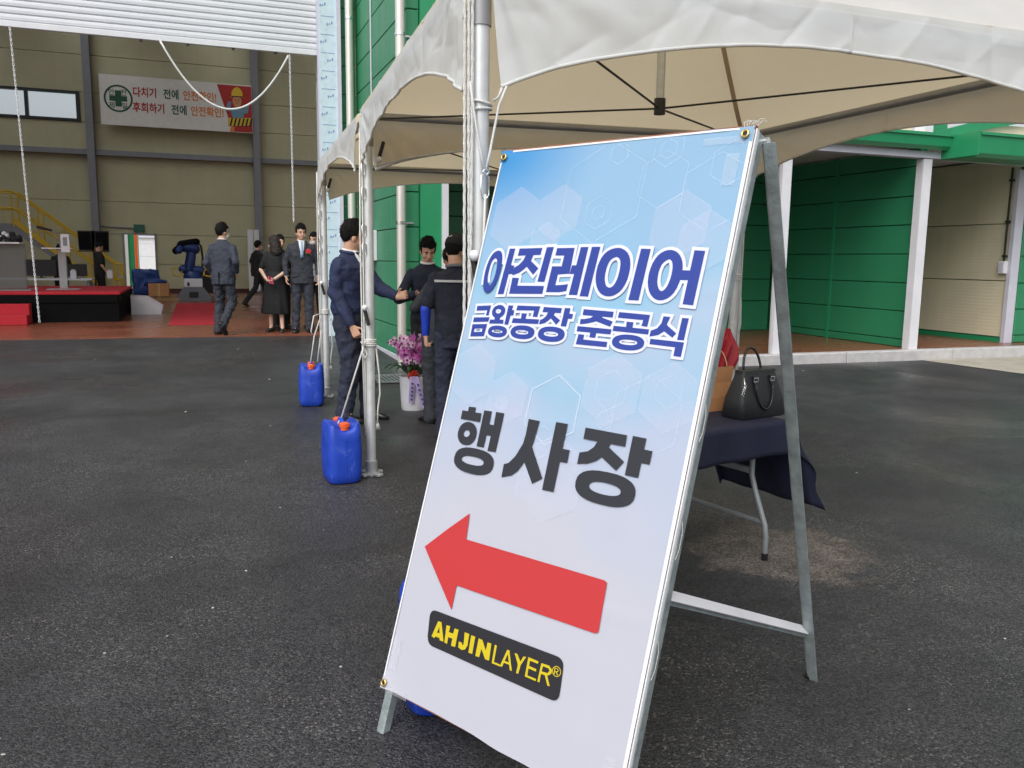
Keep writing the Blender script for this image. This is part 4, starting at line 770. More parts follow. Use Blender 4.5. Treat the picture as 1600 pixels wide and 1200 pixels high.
# blue wrapped crate, cartons, pallet, dark cabinet, boards
cr = tag(empty('wrapped_crate', (-1.62, 26.2, ZF)), 'crate wrapped in a crumpled blue tarpaulin by the back door', 'crate')
bm = nb(); box(bm, -.05, .62, -.3, .3, .1, .82); bmesh.ops.subdivide_edges(bm, edges=bm.edges, cuts=8, use_grid_fill=True)
for v in bm.verts: v.co += V((noise.noise(v.co*6), noise.noise(v.co*6+V((9, 0, 0))), noise.noise(v.co*6+V((0, 9, 0)))))*.06
finish('tarpaulin', bm, mat('blue_tarpaulin', (.012, .05, .22), .35, var=.15, bump=.4, bs=14), cr, True)
part('crate_base', M_WOOD, cr, (-.1, .66, -.34, .34, 0, .1))
bx = tag(empty('cardboard_box', (-1.02, 25.4, ZF+.11)), 'brown cardboard box under blue sheeting on a pallet', 'box')
part('carton', M_PAPER, bx, (-.22, .3, -.25, .25, 0, .36), bev=.01); part('tape', mat('parcel_tape', (.55, .40, .2), .3), bx, (.02, .07, -.253, -.2505, .005, .355))
bm = nb(); loft(bm, [((-.3, 0, .36), (.06, 0, .1), (0, .2, 0)), ((0, 0, .4), (.02, 0, .08), (0, .24, 0)), ((.25, -.02, .37), (.02, 0, .05), (0, .15, 0))], 12)
bs_ = finish('blue_sheet', bm, MATS['blue_tarpaulin'], None, True); bs_.location = (-1.02, 25.4, ZF+.12); tag(bs_, 'loose blue plastic sheet draped on the cardboard box', 'sheet')
pl = tag(empty('pallet', (-1.0, 25.4, ZF)), 'wooden pallet under the cardboard box', 'pallet')
for k in range(5): part('plank', mat('pale_timber', (.38, .24, .12), .7, var=.2), pl, (-.32+k*.15, -.2+k*.15, -.32, .32, .08, .10))
for y in (-.28, 0, .26): part('bearer', MATS['pale_timber'], pl, (-.32, .53, y-.03, y+.03, 0, .078))
cb2 = tag(empty('dark_cabinet', (.1, 27.2, ZF)), 'black cabinet on the floor behind the robot arm', 'cabinet')
part('body', M_BLACK, cb2, (-.2, .9, 0, .5, .12, .86), bev=.01); part('door', M_BLACK, cb2, (-.18, .34, -.02, -.003, .15, .83), bev=.005); part('door', M_BLACK, cb2, (.36, .88, -.02, -.003, .15, .83), bev=.005)
for x, x1 in ((1.63, 1.80), (1.83, 1.99)):
    b = tag(empty('white_board', (x, 29.3, ZF)), ('left' if x < 1.7 else 'right')+' of two tall white boards leaning beside the steel column', 'board', 'white boards leaning by the column')
    part('sheet', M_WHITE, b, (0, x1-x, 0, .04, .1, 2.1)); part('rim', M_LILAC, b, (0, x1-x, -.004, -.001, .1, .16))
# robot arm
rb = tag(empty('robot_arm', (-.08, 25.5, ZF)), 'blue and black industrial robot arm on a grey pedestal', 'robot')
M_RB = mat('robot_blue', (.010, .035, .16), .35, var=.1); M_RG = mat('robot_grey', (.16, .17, .2), .5, var=.1)
bm = nb(); prism(bm, [V((-.46, -.4, 0)), V((.46, -.4, 0)), V((.46, -.4, .06)), V((.26, -.4, .36)), V((-.26, -.4, .36)), V((-.46, -.4, .06))], (0, .75, 0)); finish('pedestal', bm, M_RG, rb)
part('pedestal_recess', M_BLACK, rb, (-.12, .12, -.41, -.402, .08, .24))  # black plate on the face paints the shade of a recess
part('base_box', M_WHITE, rb, (-.24, .24, -.34, .3, .362, .60), bev=.02); part('socket_plate', M_BLACK, rb, (-.16, -.10, -.347, -.342, .40, .50))
bm = nb(); lathe(bm, [(.26, .602), (.27, .64), (.24, .72), (.2, .80)], seg=20); finish('turret', bm, M_RB, rb, True, 40)
bm = nb(); capsule(bm, (-.10, -.02, .84), (-.02, 0, 1.32), .15, .13, 14); capsule(bm, (-.26, 0, .86), (.2, 0, .82), .12, .13, 14); finish('lower_arm', bm, M_RB, rb, True)
bm = nb(); capsule(bm, (.05, .0, 1.42), (-.28, -.06, 1.48), .16, .13, 14); capsule(bm, (-.28, -.06, 1.48), (-.34, -.25, 1.36), .11, .09, 12); finish('upper_arm', bm, M_RB, rb, True)
bm = nb(); capsule(bm, (-.26, -.07, 1.52), (.12, .02, 1.62), .13, .10, 14); capsule(bm, (-.30, -.1, 1.44), (-.42, -.16, 1.36), .12, .1, 12); finish('motor_cover', bm, M_BLACKF, rb, True)
for dy in (0, .05): 
    bm = nb(); tube(bm, [(.12, dy, 1.62), (.24, dy, 1.5), (.27, dy, 1.2), (.26, dy, .95), (.18, dy, .8)], .03, 8); finish('hose', bm, M_BLACK, rb, True)
for s in (-1, 1):
    bm = nb(); tube(bm, [(s*.28, -.25, .70), (s*.42, -.3, .66), (s*.52, -.25, .72), (s*.54, -.1, .86), (s*.42, .02, .90), (s*.3, -.05, .82)], .022, 6, closed=True); finish('yellow_guard', bm, M_YELL, rb, True)
# ------------------------------------------------------------------ tents
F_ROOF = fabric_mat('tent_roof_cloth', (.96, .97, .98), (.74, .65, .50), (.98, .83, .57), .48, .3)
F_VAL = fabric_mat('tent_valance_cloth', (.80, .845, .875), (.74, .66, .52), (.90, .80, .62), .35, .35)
M_STRAP = mat('brown_strap', (.62, .46, .30), .8)
_cr = random.Random(21)
CREASES = []
for _k in range(34):
    _a = _cr.uniform(0, math.pi); CREASES.append((_cr.uniform(0, 2.9), _cr.uniform(.02, .3), math.cos(_a), math.sin(_a), _cr.uniform(.08, .34), _cr.choice((-1, 1))*_cr.uniform(.003, .0075), _cr.uniform(.014, .04)))
def tent(c, apex, label, legs, seed, drop=(.345,)*4, mid=.14, fine=False):
    """c: four eave corners (near-left, far-left, far-right, near-right)"""
    c = [V(p) for p in c]; apex = V(apex); base = V((sum(p.x for p in c)/4, sum(p.y for p in c)/4, 0)); base.z = gz(base.x, base.y)
    root = tag(empty('canopy_tent', base), label, 'tent', 'white canopy tents in a row')
    L = lambda p: V(p)-base
    ctr = sum(c, V())/4
    up = V((0, 0, .035))
    # roof: four concave slopes
    bm = nb(); n = 22; grid = {}
    for s in range(4):
        a, b = [q_+up+(q_-ctr).normalized()*.0625 for q_ in (c[s], c[(s+1) % 4])]; a.z = c[s].z+up.z; b.z = c[(s+1) % 4].z+up.z
        rows = []
        for j in range(n+1):
            t = j/n; row = []
            for i in range(n+1):
                q = i/n; e = a.lerp(b, q); p = e.lerp(apex, t)
                z = e.z + (apex.z-e.z)*(t**1.10); sagq = 4*q*(1-q)*(1-t)*t*.05
                row.append(V((p.x, p.y, z - sagq + .012*noise.noise(V((p.x*2.1, p.y*2.1, seed)))*(1 if 0 < t < 1 else 0))))
            rows.append(row)
        for j in range(n):
            for i in range(n):
                q4 = [rows[j][i], rows[j][i+1], rows[j+1][i+1], rows[j+1][i]]
                vs = []
                for p in q4:
                    k = tuple(round(x, 4) for x in p)
                    if k not in grid: grid[k] = bm.verts.new(L(p))
                    vs.append(grid[k])
                vs = list(dict.fromkeys(vs))
                if len(vs) > 2:
                    try: bm.faces.new(vs)
                    except ValueError: pass
    bm.normal_update()
    for f in bm.faces:
        if f.normal.z < 0: f.normal_flip()
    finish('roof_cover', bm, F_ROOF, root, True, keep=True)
    # valances with a curved lower hem
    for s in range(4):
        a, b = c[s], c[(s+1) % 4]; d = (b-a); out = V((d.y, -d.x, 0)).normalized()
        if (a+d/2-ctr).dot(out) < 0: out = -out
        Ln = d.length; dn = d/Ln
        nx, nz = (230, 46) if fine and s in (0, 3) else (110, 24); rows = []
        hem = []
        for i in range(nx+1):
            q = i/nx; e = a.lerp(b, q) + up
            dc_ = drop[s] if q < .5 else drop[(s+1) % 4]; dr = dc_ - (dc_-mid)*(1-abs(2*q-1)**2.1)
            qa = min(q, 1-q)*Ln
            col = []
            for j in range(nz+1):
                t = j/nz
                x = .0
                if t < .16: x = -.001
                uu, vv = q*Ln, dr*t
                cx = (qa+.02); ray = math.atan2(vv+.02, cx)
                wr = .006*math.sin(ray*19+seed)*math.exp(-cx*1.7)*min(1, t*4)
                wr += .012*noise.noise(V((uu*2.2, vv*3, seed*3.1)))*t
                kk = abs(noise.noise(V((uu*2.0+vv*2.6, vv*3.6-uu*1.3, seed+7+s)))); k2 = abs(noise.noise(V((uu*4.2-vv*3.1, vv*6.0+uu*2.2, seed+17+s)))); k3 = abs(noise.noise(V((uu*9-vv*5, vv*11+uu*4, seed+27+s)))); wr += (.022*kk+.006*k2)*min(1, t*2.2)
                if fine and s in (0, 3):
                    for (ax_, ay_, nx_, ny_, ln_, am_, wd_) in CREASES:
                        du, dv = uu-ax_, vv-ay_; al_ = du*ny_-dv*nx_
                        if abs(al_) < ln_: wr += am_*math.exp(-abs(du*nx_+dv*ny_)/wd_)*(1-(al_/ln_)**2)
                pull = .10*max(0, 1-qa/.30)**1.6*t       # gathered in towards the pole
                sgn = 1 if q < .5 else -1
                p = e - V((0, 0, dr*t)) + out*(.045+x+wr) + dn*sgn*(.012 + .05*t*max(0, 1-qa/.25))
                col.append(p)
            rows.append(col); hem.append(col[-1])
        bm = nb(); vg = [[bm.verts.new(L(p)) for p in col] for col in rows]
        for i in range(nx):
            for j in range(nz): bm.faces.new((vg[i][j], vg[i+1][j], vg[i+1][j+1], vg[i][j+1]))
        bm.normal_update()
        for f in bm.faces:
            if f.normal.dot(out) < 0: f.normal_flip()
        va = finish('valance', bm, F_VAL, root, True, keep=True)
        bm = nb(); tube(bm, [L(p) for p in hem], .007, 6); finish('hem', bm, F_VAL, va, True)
    for s in range(4):
        a, b = c[s], c[(s+1) % 4]; d = (b-a).normalized()
        bm = nb(); tube(bm, [L(a+d*.03), L(b-d*.03)], .024, 12); finish('eave_beam', bm, M_BEAM, root, True, 40)
    for s, (p, off) in enumerate(zip(c, legs)):
        if off is None: continue
        x, y = p.x+off[0], p.y+off[1]; z0 = gz(x, y)
        bm = nb(); tube(bm, [L((x, y, z0+.02)), L((p.x, p.y, p.z-.09))], .031, 16); lg = finish('leg', bm, M_ALU, root, True, 40)
        bm = nb(); tube(bm, [L((p.x, p.y, p.z-.185)), L((p.x, p.y, p.z+.02))], .036, 14); finish('corner_joint', bm, M_BEAM, root, True, 40)
        bm = nb(); o = L((x, y, z0)); lathe(bm, [(.04, .0), (.04, .10), (.033, .105), (.033, .0)], o, 14)
        for k in range(4): obox(bm, o+V((.06*math.cos(k*1.57+.6), .06*math.sin(k*1.57+.6), .012)), (math.cos(k*1.57+.6), math.sin(k*1.57+.6), 0), (-math.sin(k*1.57+.6), math.cos(k*1.57+.6), 0), (0, 0, 1), .03, .022, .010, .004)
        finish('foot_plate', bm, M_GALV, root)
        # strap hook below the beam
    hub = V((apex.x, apex.y, ctr.z-.12))
    bm = nb(); tube(bm, [L(hub+V((0, 0, .03))), L(apex-V((0, 0, .02)))], .022, 12); finish('king_post', bm, M_GALV, root, True, 40)
    bm = nb(); tube(bm, [L(hub-V((0, 0, .03))), L(hub+V((0, 0, .05)))], .030, 12); finish('post_cap', bm, M_BLACK, root, True, 40)
    for p in c:
        bm = nb(); tube(bm, [L(hub), L(p-V((0, 0, .02)))], .0055, 6); finish('bracing_cable', bm, M_CABLE, root)
    # hip straps sewn under the seams
    for p in c:
        pts = []
        for k in range(13):
            t = k/12; q = (p+up).lerp(apex, t); q.z = p.z+.035+(apex.z-p.z-.035)*(t**1.10)-.02; pts.append(q)
        bm = nb()
        for a_, b_ in zip(pts, pts[1:]): bar(bm, L(a_), L(b_), .03, .004)
        finish('hip_strap', bm, M_STRAP, root)
    return root, base
P1, P2, P3, P4_ = V((.92, 2.80, 2.50)), V((1.05, 5.47, 2.43)), V((3.72, 5.28, 2.44)), V((3.82, 2.72, 2.47))
tentA, bA = tent([P1, P2, P3, P4_], (2.31, 4.02, 3.95), 'near white canopy tent standing over the table beside the arrow sign', [(0, 0), (.0, 0), (.0, .0), (0, 0)], 1., (.415, .335, .335, .36), .17, True)
tentB, bB = tent([V((1.055, 5.62, 2.42)), V((1.175, 8.40, 2.41)), V((3.95, 8.28, 2.41)), V((3.80, 5.45, 2.42))], (2.50, 6.95, 3.6), 'far white canopy tent behind the group of men by the green wall', [None, (0, 0), (0, 0), None], 5.)
def crank(p, root, base, ang):
    """crank handle with a white knob on a tent leg"""
    p = V(p); bm = nb(); d = V((math.cos(ang)*.35, -.1, math.sin(ang))).normalized()
    bar(bm, p-base, p+d*.12-base, .022, .022, bev=.006); h = finish('crank_handle', bm, M_BLACK, root)
    bm = nb(); ell(bm, p-base+V((0, -.02, 0)), (.02, .02, .02)); finish('knob', bm, M_WHITE, h, True)
crank((.885, 2.76, 1.56), tentA, bA, -1.1); crank((1.005, 5.42, 1.23), tentA, bA, -1.0); crank((1.11, 5.43, 2.16), tentA, bA, .9)
crank((1.135, 8.35, 1.30), tentB, bB, -1.0); crank((1.215, 8.36, 2.18), tentB, bB, .9)

# ropes
def ring(c, r, n, m, parent=None, name='loop', rr=.006, z=0.):
    bm = nb(); tube(bm, [V(c)+V((r*math.cos(2*math.pi*k/16), r*math.sin(2*math.pi*k/16), 0)) for k in range(16)], rr, 6, closed=True); return finish(name, bm, m, parent, True)
def twisted(bm, pts, r):
    """a laid rope of three strands"""
    ps = [V(p) for p in pts]; fine = []
    for a, b in zip(ps, ps[1:]):
        n = max(2, int((b-a).length/.012)); fine += [a.lerp(b, i/n) for i in range(n)]
    fine.append(ps[-1]); s = 0
    for k in range(3):
        line = []
        for i, p in enumerate(fine):
            d = (fine[min(i+1, len(fine)-1)]-fine[max(i-1, 0)]); u, v = frame_of(d); a = i*.55+k*2.094
            line.append(p+(u*math.cos(a)+v*math.sin(a))*r*.5)
        tube(bm, line, r*.58, 5)
x, y = P1.x, P1.y
rp = tag(empty('pole_rope', (x, y, .1)), 'white ropes tied down the nearest tent pole behind the sign', 'rope', 'white ropes on the tent poles')
Lr = lambda p: V(p)-V((x, y, .1))
for q, (dx, dy) in enumerate(((-.044, -.010), (-.055, .002), (-.036, -.024))):
    bm = nb(); twisted(bm, [Lr((x+dx, y+dy, 2.50)), Lr((x+dx*.98, y+dy, 2.0)), Lr((x+dx*.9-.004*q, y+dy-.004, 1.4)), Lr((x+dx*.9, y+dy, .3))], .0056); finish('strand', bm, M_WROPE, rp, True)
bm = nb()
for z0_, z1_ in ((2.075, 2.06), (2.045, 2.05)): tube(bm, [Lr((x+.0385*math.cos(a), y+.0385*math.sin(a), z0_+(z1_-z0_)*(1+math.cos(a))/2)) for a in [k*.3927 for k in range(16)]], .0045, 6, closed=True)
finish('loop', bm, M_WROPE, rp, True)
for pts in ([(x+.075, y-.055, 2.12), (x+.052, y-.045, 2.06), (x+.02, y-.045, 1.90), (x+.004, y-.05, 1.842)], [(x-.045, y-.03, 2.13), (x-.034, y-.035, 2.04), (x-.012, y-.045, 1.90), (x+.0, y-.05, 1.842)], [(x+.060, y-.05, 2.115), (x+.05, y-.045, 2.085), (x+.038, y-.03, 2.075)], [(x+.004, y-.05, 1.765), (x-.006, y-.045, 1.4), (x-.008, y-.04, .6)]):
    bm = nb(); tube(bm, [Lr(p) for p in pts], .0045, 6); finish('lashing', bm, M_WROPE, rp, True)
bm = nb(); tube(bm, [Lr((x+.002+a*.75, y-.05, 1.795+b*.62)) for a, b in ((-.018, .05), (.0, .06), (.018, .045), (.02, -.05), (.006, -.075), (-.01, -.07), (-.018, -.03))], .0026, 6, closed=True)
tube(bm, [Lr((x+.004+a, y-.055, 1.838+b)) for a, b in ((-.012, 0), (0, .012), (.012, 0), (0, -.012))], .0036, 6, closed=True); finish('carabiner', bm, M_CHROME, rp, True)
for (x, y, lab, bz, hx) in ((P2.x, P2.y, 'white rope tied round the second tent pole', .98, -.04), (1.175, 8.40, 'white rope tied round the farthest tent pole', 1.0, -.045), (P3.x, P3.y, 'white rope tied round the tent pole behind the handbag', 1.42, .045)):
    rp = tag(empty('pole_rope', (x, y, .1)), lab, 'rope', 'white ropes on the tent poles')
    Lr = lambda p: V(p)-V((x, y, .1))
    for q, dx in enumerate((hx, hx-.012)):
        bm = nb(); tube(bm, [Lr((x+dx, y-.012, 2.35)), Lr((x+dx-.006*q, y-.014, 1.7)), Lr((x+dx, y-.012, bz)), Lr((x+dx+.012, y-.012, .18+.2*q))], .0055, 6); finish('strand', bm, M_WROPE, rp, True)
    for k in range(4): ring((0, 0, bz-.1+k*.012), .038, 0, M_WROPE, rp, 'loop', .0055)
    bm = nb(); tube(bm, [Lr((x+.035, y-.01, bz)), Lr((x+.055, y-.01, bz-.18)), Lr((x+.06, y-.01, bz-.32)), Lr((x+.045, y-.01, bz-.42)), Lr((x+.04, y-.015, bz-.52))], .0055, 6)
    for k in range(5): tube(bm, [Lr((x+.04, y-.015, bz-.50)), Lr((x+.03+.007*k, y-.015, bz-.56-.008*(k % 2)))], .003, 4)
    finish('loose_end', bm, M_WROPE, rp, True)
    for z in (2.1, 1.95, 1.72, 1.6):
        bm = nb(); tube(bm, [Lr((x-.036+a, y-.03, z+b)) for a, b in ((-.012, .03), (.0, .04), (.012, .03), (.012, -.03), (0, -.04), (-.012, -.03))], .0035, 5, closed=True); finish('carabiner', bm, M_CHROME, rp, True)

# water-filled jerrycans
def jerrycan(x, y, rz, label):
    t = tag(empty('jerrycan', (x, y, gz(x, y)), rz), label, 'jerrycan', 'blue jerrycans weighing down the tent poles')
    bm = nb(); hx, hy = .114, .145
    secs = [((0, 0, .004), (hx*.86, 0, 0), (0, hy*.88, 0)), ((0, 0, .02), (hx*.96, 0, 0), (0, hy*.96, 0)), ((0, 0, .06), (hx, 0, 0), (0, hy, 0)), ((0, 0, .12), (hx*1.01, 0, 0), (0, hy*1.01, 0)), ((0, 0, .2), (hx*1.03, 0, 0), (0, hy*1.02, 0)),
            ((0, 0, .29), (hx, 0, 0), (0, hy, 0)), ((0, 0, .33), (hx*.97, 0, 0), (0, hy*.97, 0)), ((0, 0, .355), (hx*.88, 0, 0), (0, hy*.9, 0)), ((0, 0, .366), (hx*.7, 0, 0), (0, hy*.75, 0))]
    loft(bm, secs, 36, 4.5)
    for v in bm.verts:      # the dished top between the two raised shoulders, and soft dents in the walls
        if v.co.z > .31:
            v.co.z += .035*min(1, max(0, (abs(v.co.x)-.045)/.04)) - .018*math.exp(-(v.co.x/.05)**2)*(1-min(1, abs(abs(v.co.y)-.09)/.2))
        v.co += V((v.co.x, v.co.y, 0)).normalized()*.004*noise.noise(v.co*11+V((x*7, 0, 0)))
    finish('body', bm, M_BLUEP, t, True, 50)
    for sx_ in (-1, 1):
        bm = nb(); box(bm, sx_*(hx*1.03+.0005)-.0012, sx_*(hx*1.03+.0005)+.0012, -.002, .002, .03, .30); finish('mould_seam', bm, M_BLUEP, t)
    bm = nb(); box(bm, -.002, .002, -hy*1.02-.0022, -hy*1.02+.002, .03, .29); finish('mould_seam', bm, M_BLUEP, t)
    bm = nb(); tube(bm, [(0, -.062, .352), (0, -.055, .385), (0, -.03, .40), (0, .03, .40), (0, .055, .385), (0, .062, .352)], .014, 10); finish('handle', bm, M_BLUEP, t, True)
    for s in (-1, 1):
        bm = nb(); lathe(bm, [(.027, .350), (.027, .366), (.031, .368), (.031, .392), (.027, .396)], (0, s*.098, 0), 22)
        for k in range(16): obox(bm, (.031*math.cos(k*.3927), s*.098+.031*math.sin(k*.3927), .38), (1, 0, 0), (0, 1, 0), (0, 0, 1), .0022, .0022, .011)
        finish('cap', bm, M_ORANGE, t)
    return t
jerrycan(.845, 5.42, .05, 'blue jerrycan with orange caps at the foot of the second tent pole')
jerrycan(.985, 8.06, -.12, 'blue jerrycan with orange caps standing beside the farthest tent pole')
jerrycan(.718, 2.635, -.05, 'blue jerrycan mostly hidden behind the arrow sign')
def tied(label, a, b, extra):
    root = tag(empty('tie_rope', a), label, 'rope', 'ropes tying the jerrycans'); A0 = V(a)
    for nm, pts in extra:
        bm = nb(); tube(bm, [V(p)-A0 for p in pts], .0062, 6); finish(nm, bm, M_WROPE, root, True)
ya = 5.42; za = gz(.845, ya)+.40
tied('taut white rope from the second pole to its jerrycan', (.845, ya, za), None, [('strand', [(.845, ya, za), (.985, ya+.01, .98-.05), (1.01, ya+.02, 1.0)]), ('loop', [(.845, ya, za+.01), (.826, ya-.01, za-.02), (.83, ya+.02, za-.05), (.86, ya+.02, za-.03), (.845, ya, za+.01)]),
      ('knot', [(1.0, 5.42, 1.0), (.985, 5.40, .94), (1.0, 5.40, .9), (1.02, 5.41, .93), (1.0, 5.42, .97), (.98, 5.40, 1.01), (1.01, 5.40, .98)])])
yc = 8.06; zc = gz(.985, yc)+.40
tied('slack white rope from the farthest pole to its jerrycan', (.985, yc, zc), None, [('strand', [(.975, yc-.04, zc), (1.02, yc, zc+.25), (1.10, yc+.05, zc+.46)]), ('bight', [(1.10, yc+.05, zc+.46), (1.02, yc, zc+.44), (.99, yc-.02, zc+.3), (1.0, yc, zc+.26)]), ('strand', [(1.05, yc+.04, zc), (1.10, yc+.1, zc+.3)])])
# ------------------------------------------------------------------ the A-frame arrow sign
SO = V((.50493, 2.50964, .18681)); SU = V((.467355, -.88407, 0)); SW = V((.270367, .142927, .952089)); SN = SU.cross(SW)
BWd, BHt = .9148, 1.8106
foot = SO - SW*.1451
sign = tag(empty('arrow_sign', foot), 'large leaning blue and white sign with Korean lettering and a red arrow', 'sign')
S = lambda u, v, n=0.: SO + SU*u + SW*v + SN*n - foot
def sbar(name, a, b, w, h, m=M_GALVD, bev=.003):
    bm = nb(); bar(bm, a, b, w, h, SN, bev); return finish(name, bm, m, sign)
# front frame behind the board
sbar('front_leg', S(.018, -.145, -.034), S(.018, BHt-.005, -.034), .032, .032)
sbar('front_leg', S(BWd-.012, -.145, -.034), S(BWd-.012, BHt-.005, -.034), .032, .032)
sbar('cross_rail', S(.035, .03, -.034), S(BWd-.03, .03, -.034), .03, .03); sbar('cross_rail', S(.035, BHt-.04, -.034), S(BWd-.03, BHt-.04, -.034), .03, .03)
bm = nb(); obox(bm, S(BWd/2, BHt/2+.004, -.0105), SU, SW, SN, BWd/2-.002, BHt/2+.003, .0065); finish('backing_board', bm, M_WOOD, sign)
# rear frame hinged at the top
rf = V((2.066, 2.338, gz(2.066, 2.338))) - foot; rl = rf - SU*(BWd-.01)
rl.z = gz(rl.x+foot.x, rl.y+foot.y)-foot.z
tr_, tl_ = S(BWd+.012, BHt-.02, -.055), S(.0, BHt-.02, -.055)
for a, b in ((tr_, rf), (tl_, rl)):
    d = (b-a).normalized(); s = SU.copy(); q = s.cross(d).normalized()
    bm = nb()
    obox(bm, (a+b)/2, d, q, s, (b-a).length/2, .018, .003); obox(bm, (a+b)/2+s*.017-q*.0155, d, q, s, (b-a).length/2, .003, .0145)   # an angle iron
    obox(bm, (a+b)/2-q*.004-s*.007, d, q, s, (b-a).length/2, .005, .004)
    finish('rear_leg', bm, M_GALVD, sign)
    bm = nb(); obox(bm, b+V((0, 0, .008)), d, q, s, .014, .021, .018, .004); finish('foot_pad', bm, M_BLACK, sign)
fa = S(BWd-.012, .545, -.052); ra = rf+(tr_-rf)*.115
bm = nb(); bar(bm, fa, ra, .034, .004, (-.25, -.65, .72)); finish('stay_bar', bm, M_WHITE, sign)
bm = nb(); bar(bm, fa-V((0, 0, .014)), ra-V((0, 0, .014)), .004, .024, (0, 0, 1)); finish('stay_flange', bm, M_GALVD, sign)
fa2 = S(.018, .545, -.052); ra2 = rl+(tl_-rl)*.115
bm = nb(); bar(bm, fa2, ra2, .030, .004, (0, 0, 1)); finish('stay_bar', bm, M_WHITE, sign)
bm = nb(); tube(bm, [tr_+SU*.004, tr_-SU*.03], .012, 10); finish('hinge_bolt', bm, M_CHROME, sign)
# banner cloth
BAN = banner_mat()
bm = nb(); nx, ny = 46, 90; g = []
for i in range(nx+1):
    row = []
    for j in range(ny+1):
        u = BWd*i/nx; v = BHt*j/ny
        n_ = .0022*noise.noise(V((u*4, v*3, 2))) + .0012*noise.noise(V((u*11, v*2, 8)))
        for cy_, am in ((1.37*BHt/1.81+.0, .0), (.92, .0016), (.47, .0016), (1.36, .0014)): n_ += am*math.exp(-((v-cy_-.01*math.sin(u*5))/.006)**2)
        eu = min(u, BWd-u); ev = min(v, BHt-v)
        cz = math.hypot(eu, ev); n_ += .006*math.exp(-(cz/.05)**2)
        uu, vv = u, v
        if j == 0: vv += .006*math.sin(u*7)+.004*noise.noise(V((u*9, 0, 3)))
        if j == ny: vv += .004*noise.noise(V((u*7, 4, 3)))
        if i == 0: uu += .003*noise.noise(V((v*6, 1, 3)))
        row.append(bm.verts.new((uu, vv, n_+.0005)))
    g.append(row)
for i in range(nx):
    for j in range(ny): bm.faces.new((g[i][j], g[i+1][j], g[i+1][j+1], g[i][j+1]))
ban = finish('banner', bm, BAN, sign, True)
M4 = Matrix((SU, SW, SN)).transposed().to_4x4(); M4.translation = SO-foot
ban.matrix_local = M4
PM = {'a': mat('print_royal_blue', (.018, .045, .29), .5), 'b': None, 'c': mat('print_charcoal', (.020, .022, .030), .55), 'r': mat('print_scarlet', (.50, .030, .034), .55), 'k': mat('print_logo_black', (.016, .015, .020), .5), 'y': mat('print_logo_yellow', (.60, .47, .008), .5)}
PM['b'] = PM['a']; M_EDGE = mat('print_pale_edge', (.68, .70, .86), .5)
LN = {'a': 'letter', 'b': 'letter', 'c': 'letter', 'r': 'arrow', 'k': 'logo_plate', 'y': 'logo_letter'}
def area(lp): return sum(lp[i][0]*lp[(i+1) % len(lp)][1]-lp[(i+1) % len(lp)][0]*lp[i][1] for i in range(len(lp)))/2
def inflate(lp, d):
    q = [lp[0]]
    for p in lp[1:]:
        if math.hypot(p[0]-q[-1][0], p[1]-q[-1][1]) > .0004: q.append(p)
    lp = q; s = 1 if area(lp) > 0 else -1; n = len(lp); out = []
    for i in range(n):
        a, p, b = V(lp[i-1]), V(lp[i]), V(lp[(i+1) % n])
        e1 = (p-a).normalized(); e2 = (b-p).normalized()
        n1 = V((e1.y, -e1.x))*s; n2 = V((e2.y, -e2.x))*s
        m_ = (n1+n2)
        if m_.length < .3: out.append(tuple(p+n1*d)); continue
        m_.normalize(); k = min(1.7, 1/max(.3, m_.dot(n1))); out.append(tuple(p+m_*d*k))
    return out
lift = .0040; step = 0
for k, polys in PRINT:
    base = lift + {'a': .0016, 'b': .0016, 'c': .0004, 'r': .0004, 'k': .0004, 'y': .0009}[k]
    if k in 'ab':
        d = .0098 if k == 'a' else .0085
        bm = nb()
        for q, lp in enumerate(polys): flat(bm, [inflate(lp[0], d)] + [inflate(h, -d) for h in lp[1:]], (0, 0, 0), (1, 0, 0), (0, 1, 0), lift+.0002+.00005*((step+q) % 12))
        finish('letter_outline', bm, M_EDGE, ban, keep=True)
    bm = nb()
    for q, lp in enumerate(polys): flat(bm, lp, (0, 0, 0), (1, 0, 0), (0, 1, 0), base+.00005*q)
    finish(LN[k], bm, PM[k], ban, keep=True)
    step += 5
HM = {'o': tint_mat('print_faint_line', (.75, .84, .97), .20), 'f': tint_mat('print_faint_hexagon', (.78, .80, .93), .17), 'w': tint_mat('print_white_line', (.80, .86, .96), .42)}
for q, (k, u, v, r) in enumerate(HEX):
    def hexa(rr): return [(u+rr*math.cos(math.pi/2+math.pi/3*i), v+rr*math.sin(math.pi/2+math.pi/3*i)) for i in range(6)]
    def clip(lp):
        for ax, lim, sg in ((0, .012, 1), (0, BWd-.012, -1), (1, .01, 1), (1, BHt-.012, -1)):
            o = []
            for i in range(len(lp)):
                a, b = lp[i-1], lp[i]; ia, ib = (a[ax]-lim)*sg >= 0, (b[ax]-lim)*sg >= 0
                if ia != ib:
                    t = (lim-a[ax])/(b[ax]-a[ax]); o.append((a[0]+(b[0]-a[0])*t, a[1]+(b[1]-a[1])*t))
                if ib: o.append(b)
            lp = o
            if not lp: break
        return lp
    bm = nb(); z = .0034 + .00006*q - .0012
    if k == 'f':
        lp = clip(hexa(r))
        if len(lp) > 2: flat(bm, [lp], (0, 0, 0), (1, 0, 0), (0, 1, 0), z)
    else:
        wd = .0045 if k == 'w' else .0028
        A_, B_ = hexa(r), hexa(r-wd)
        for i in range(6):
            lp = clip([A_[i], A_[(i+1) % 6], B_[(i+1) % 6], B_[i]])
            if len(lp) > 2: flat(bm, [lp], (0, 0, 0), (1, 0, 0), (0, 1, 0), z)
    finish('hexagon_print', bm, HM[k], ban, keep=True)
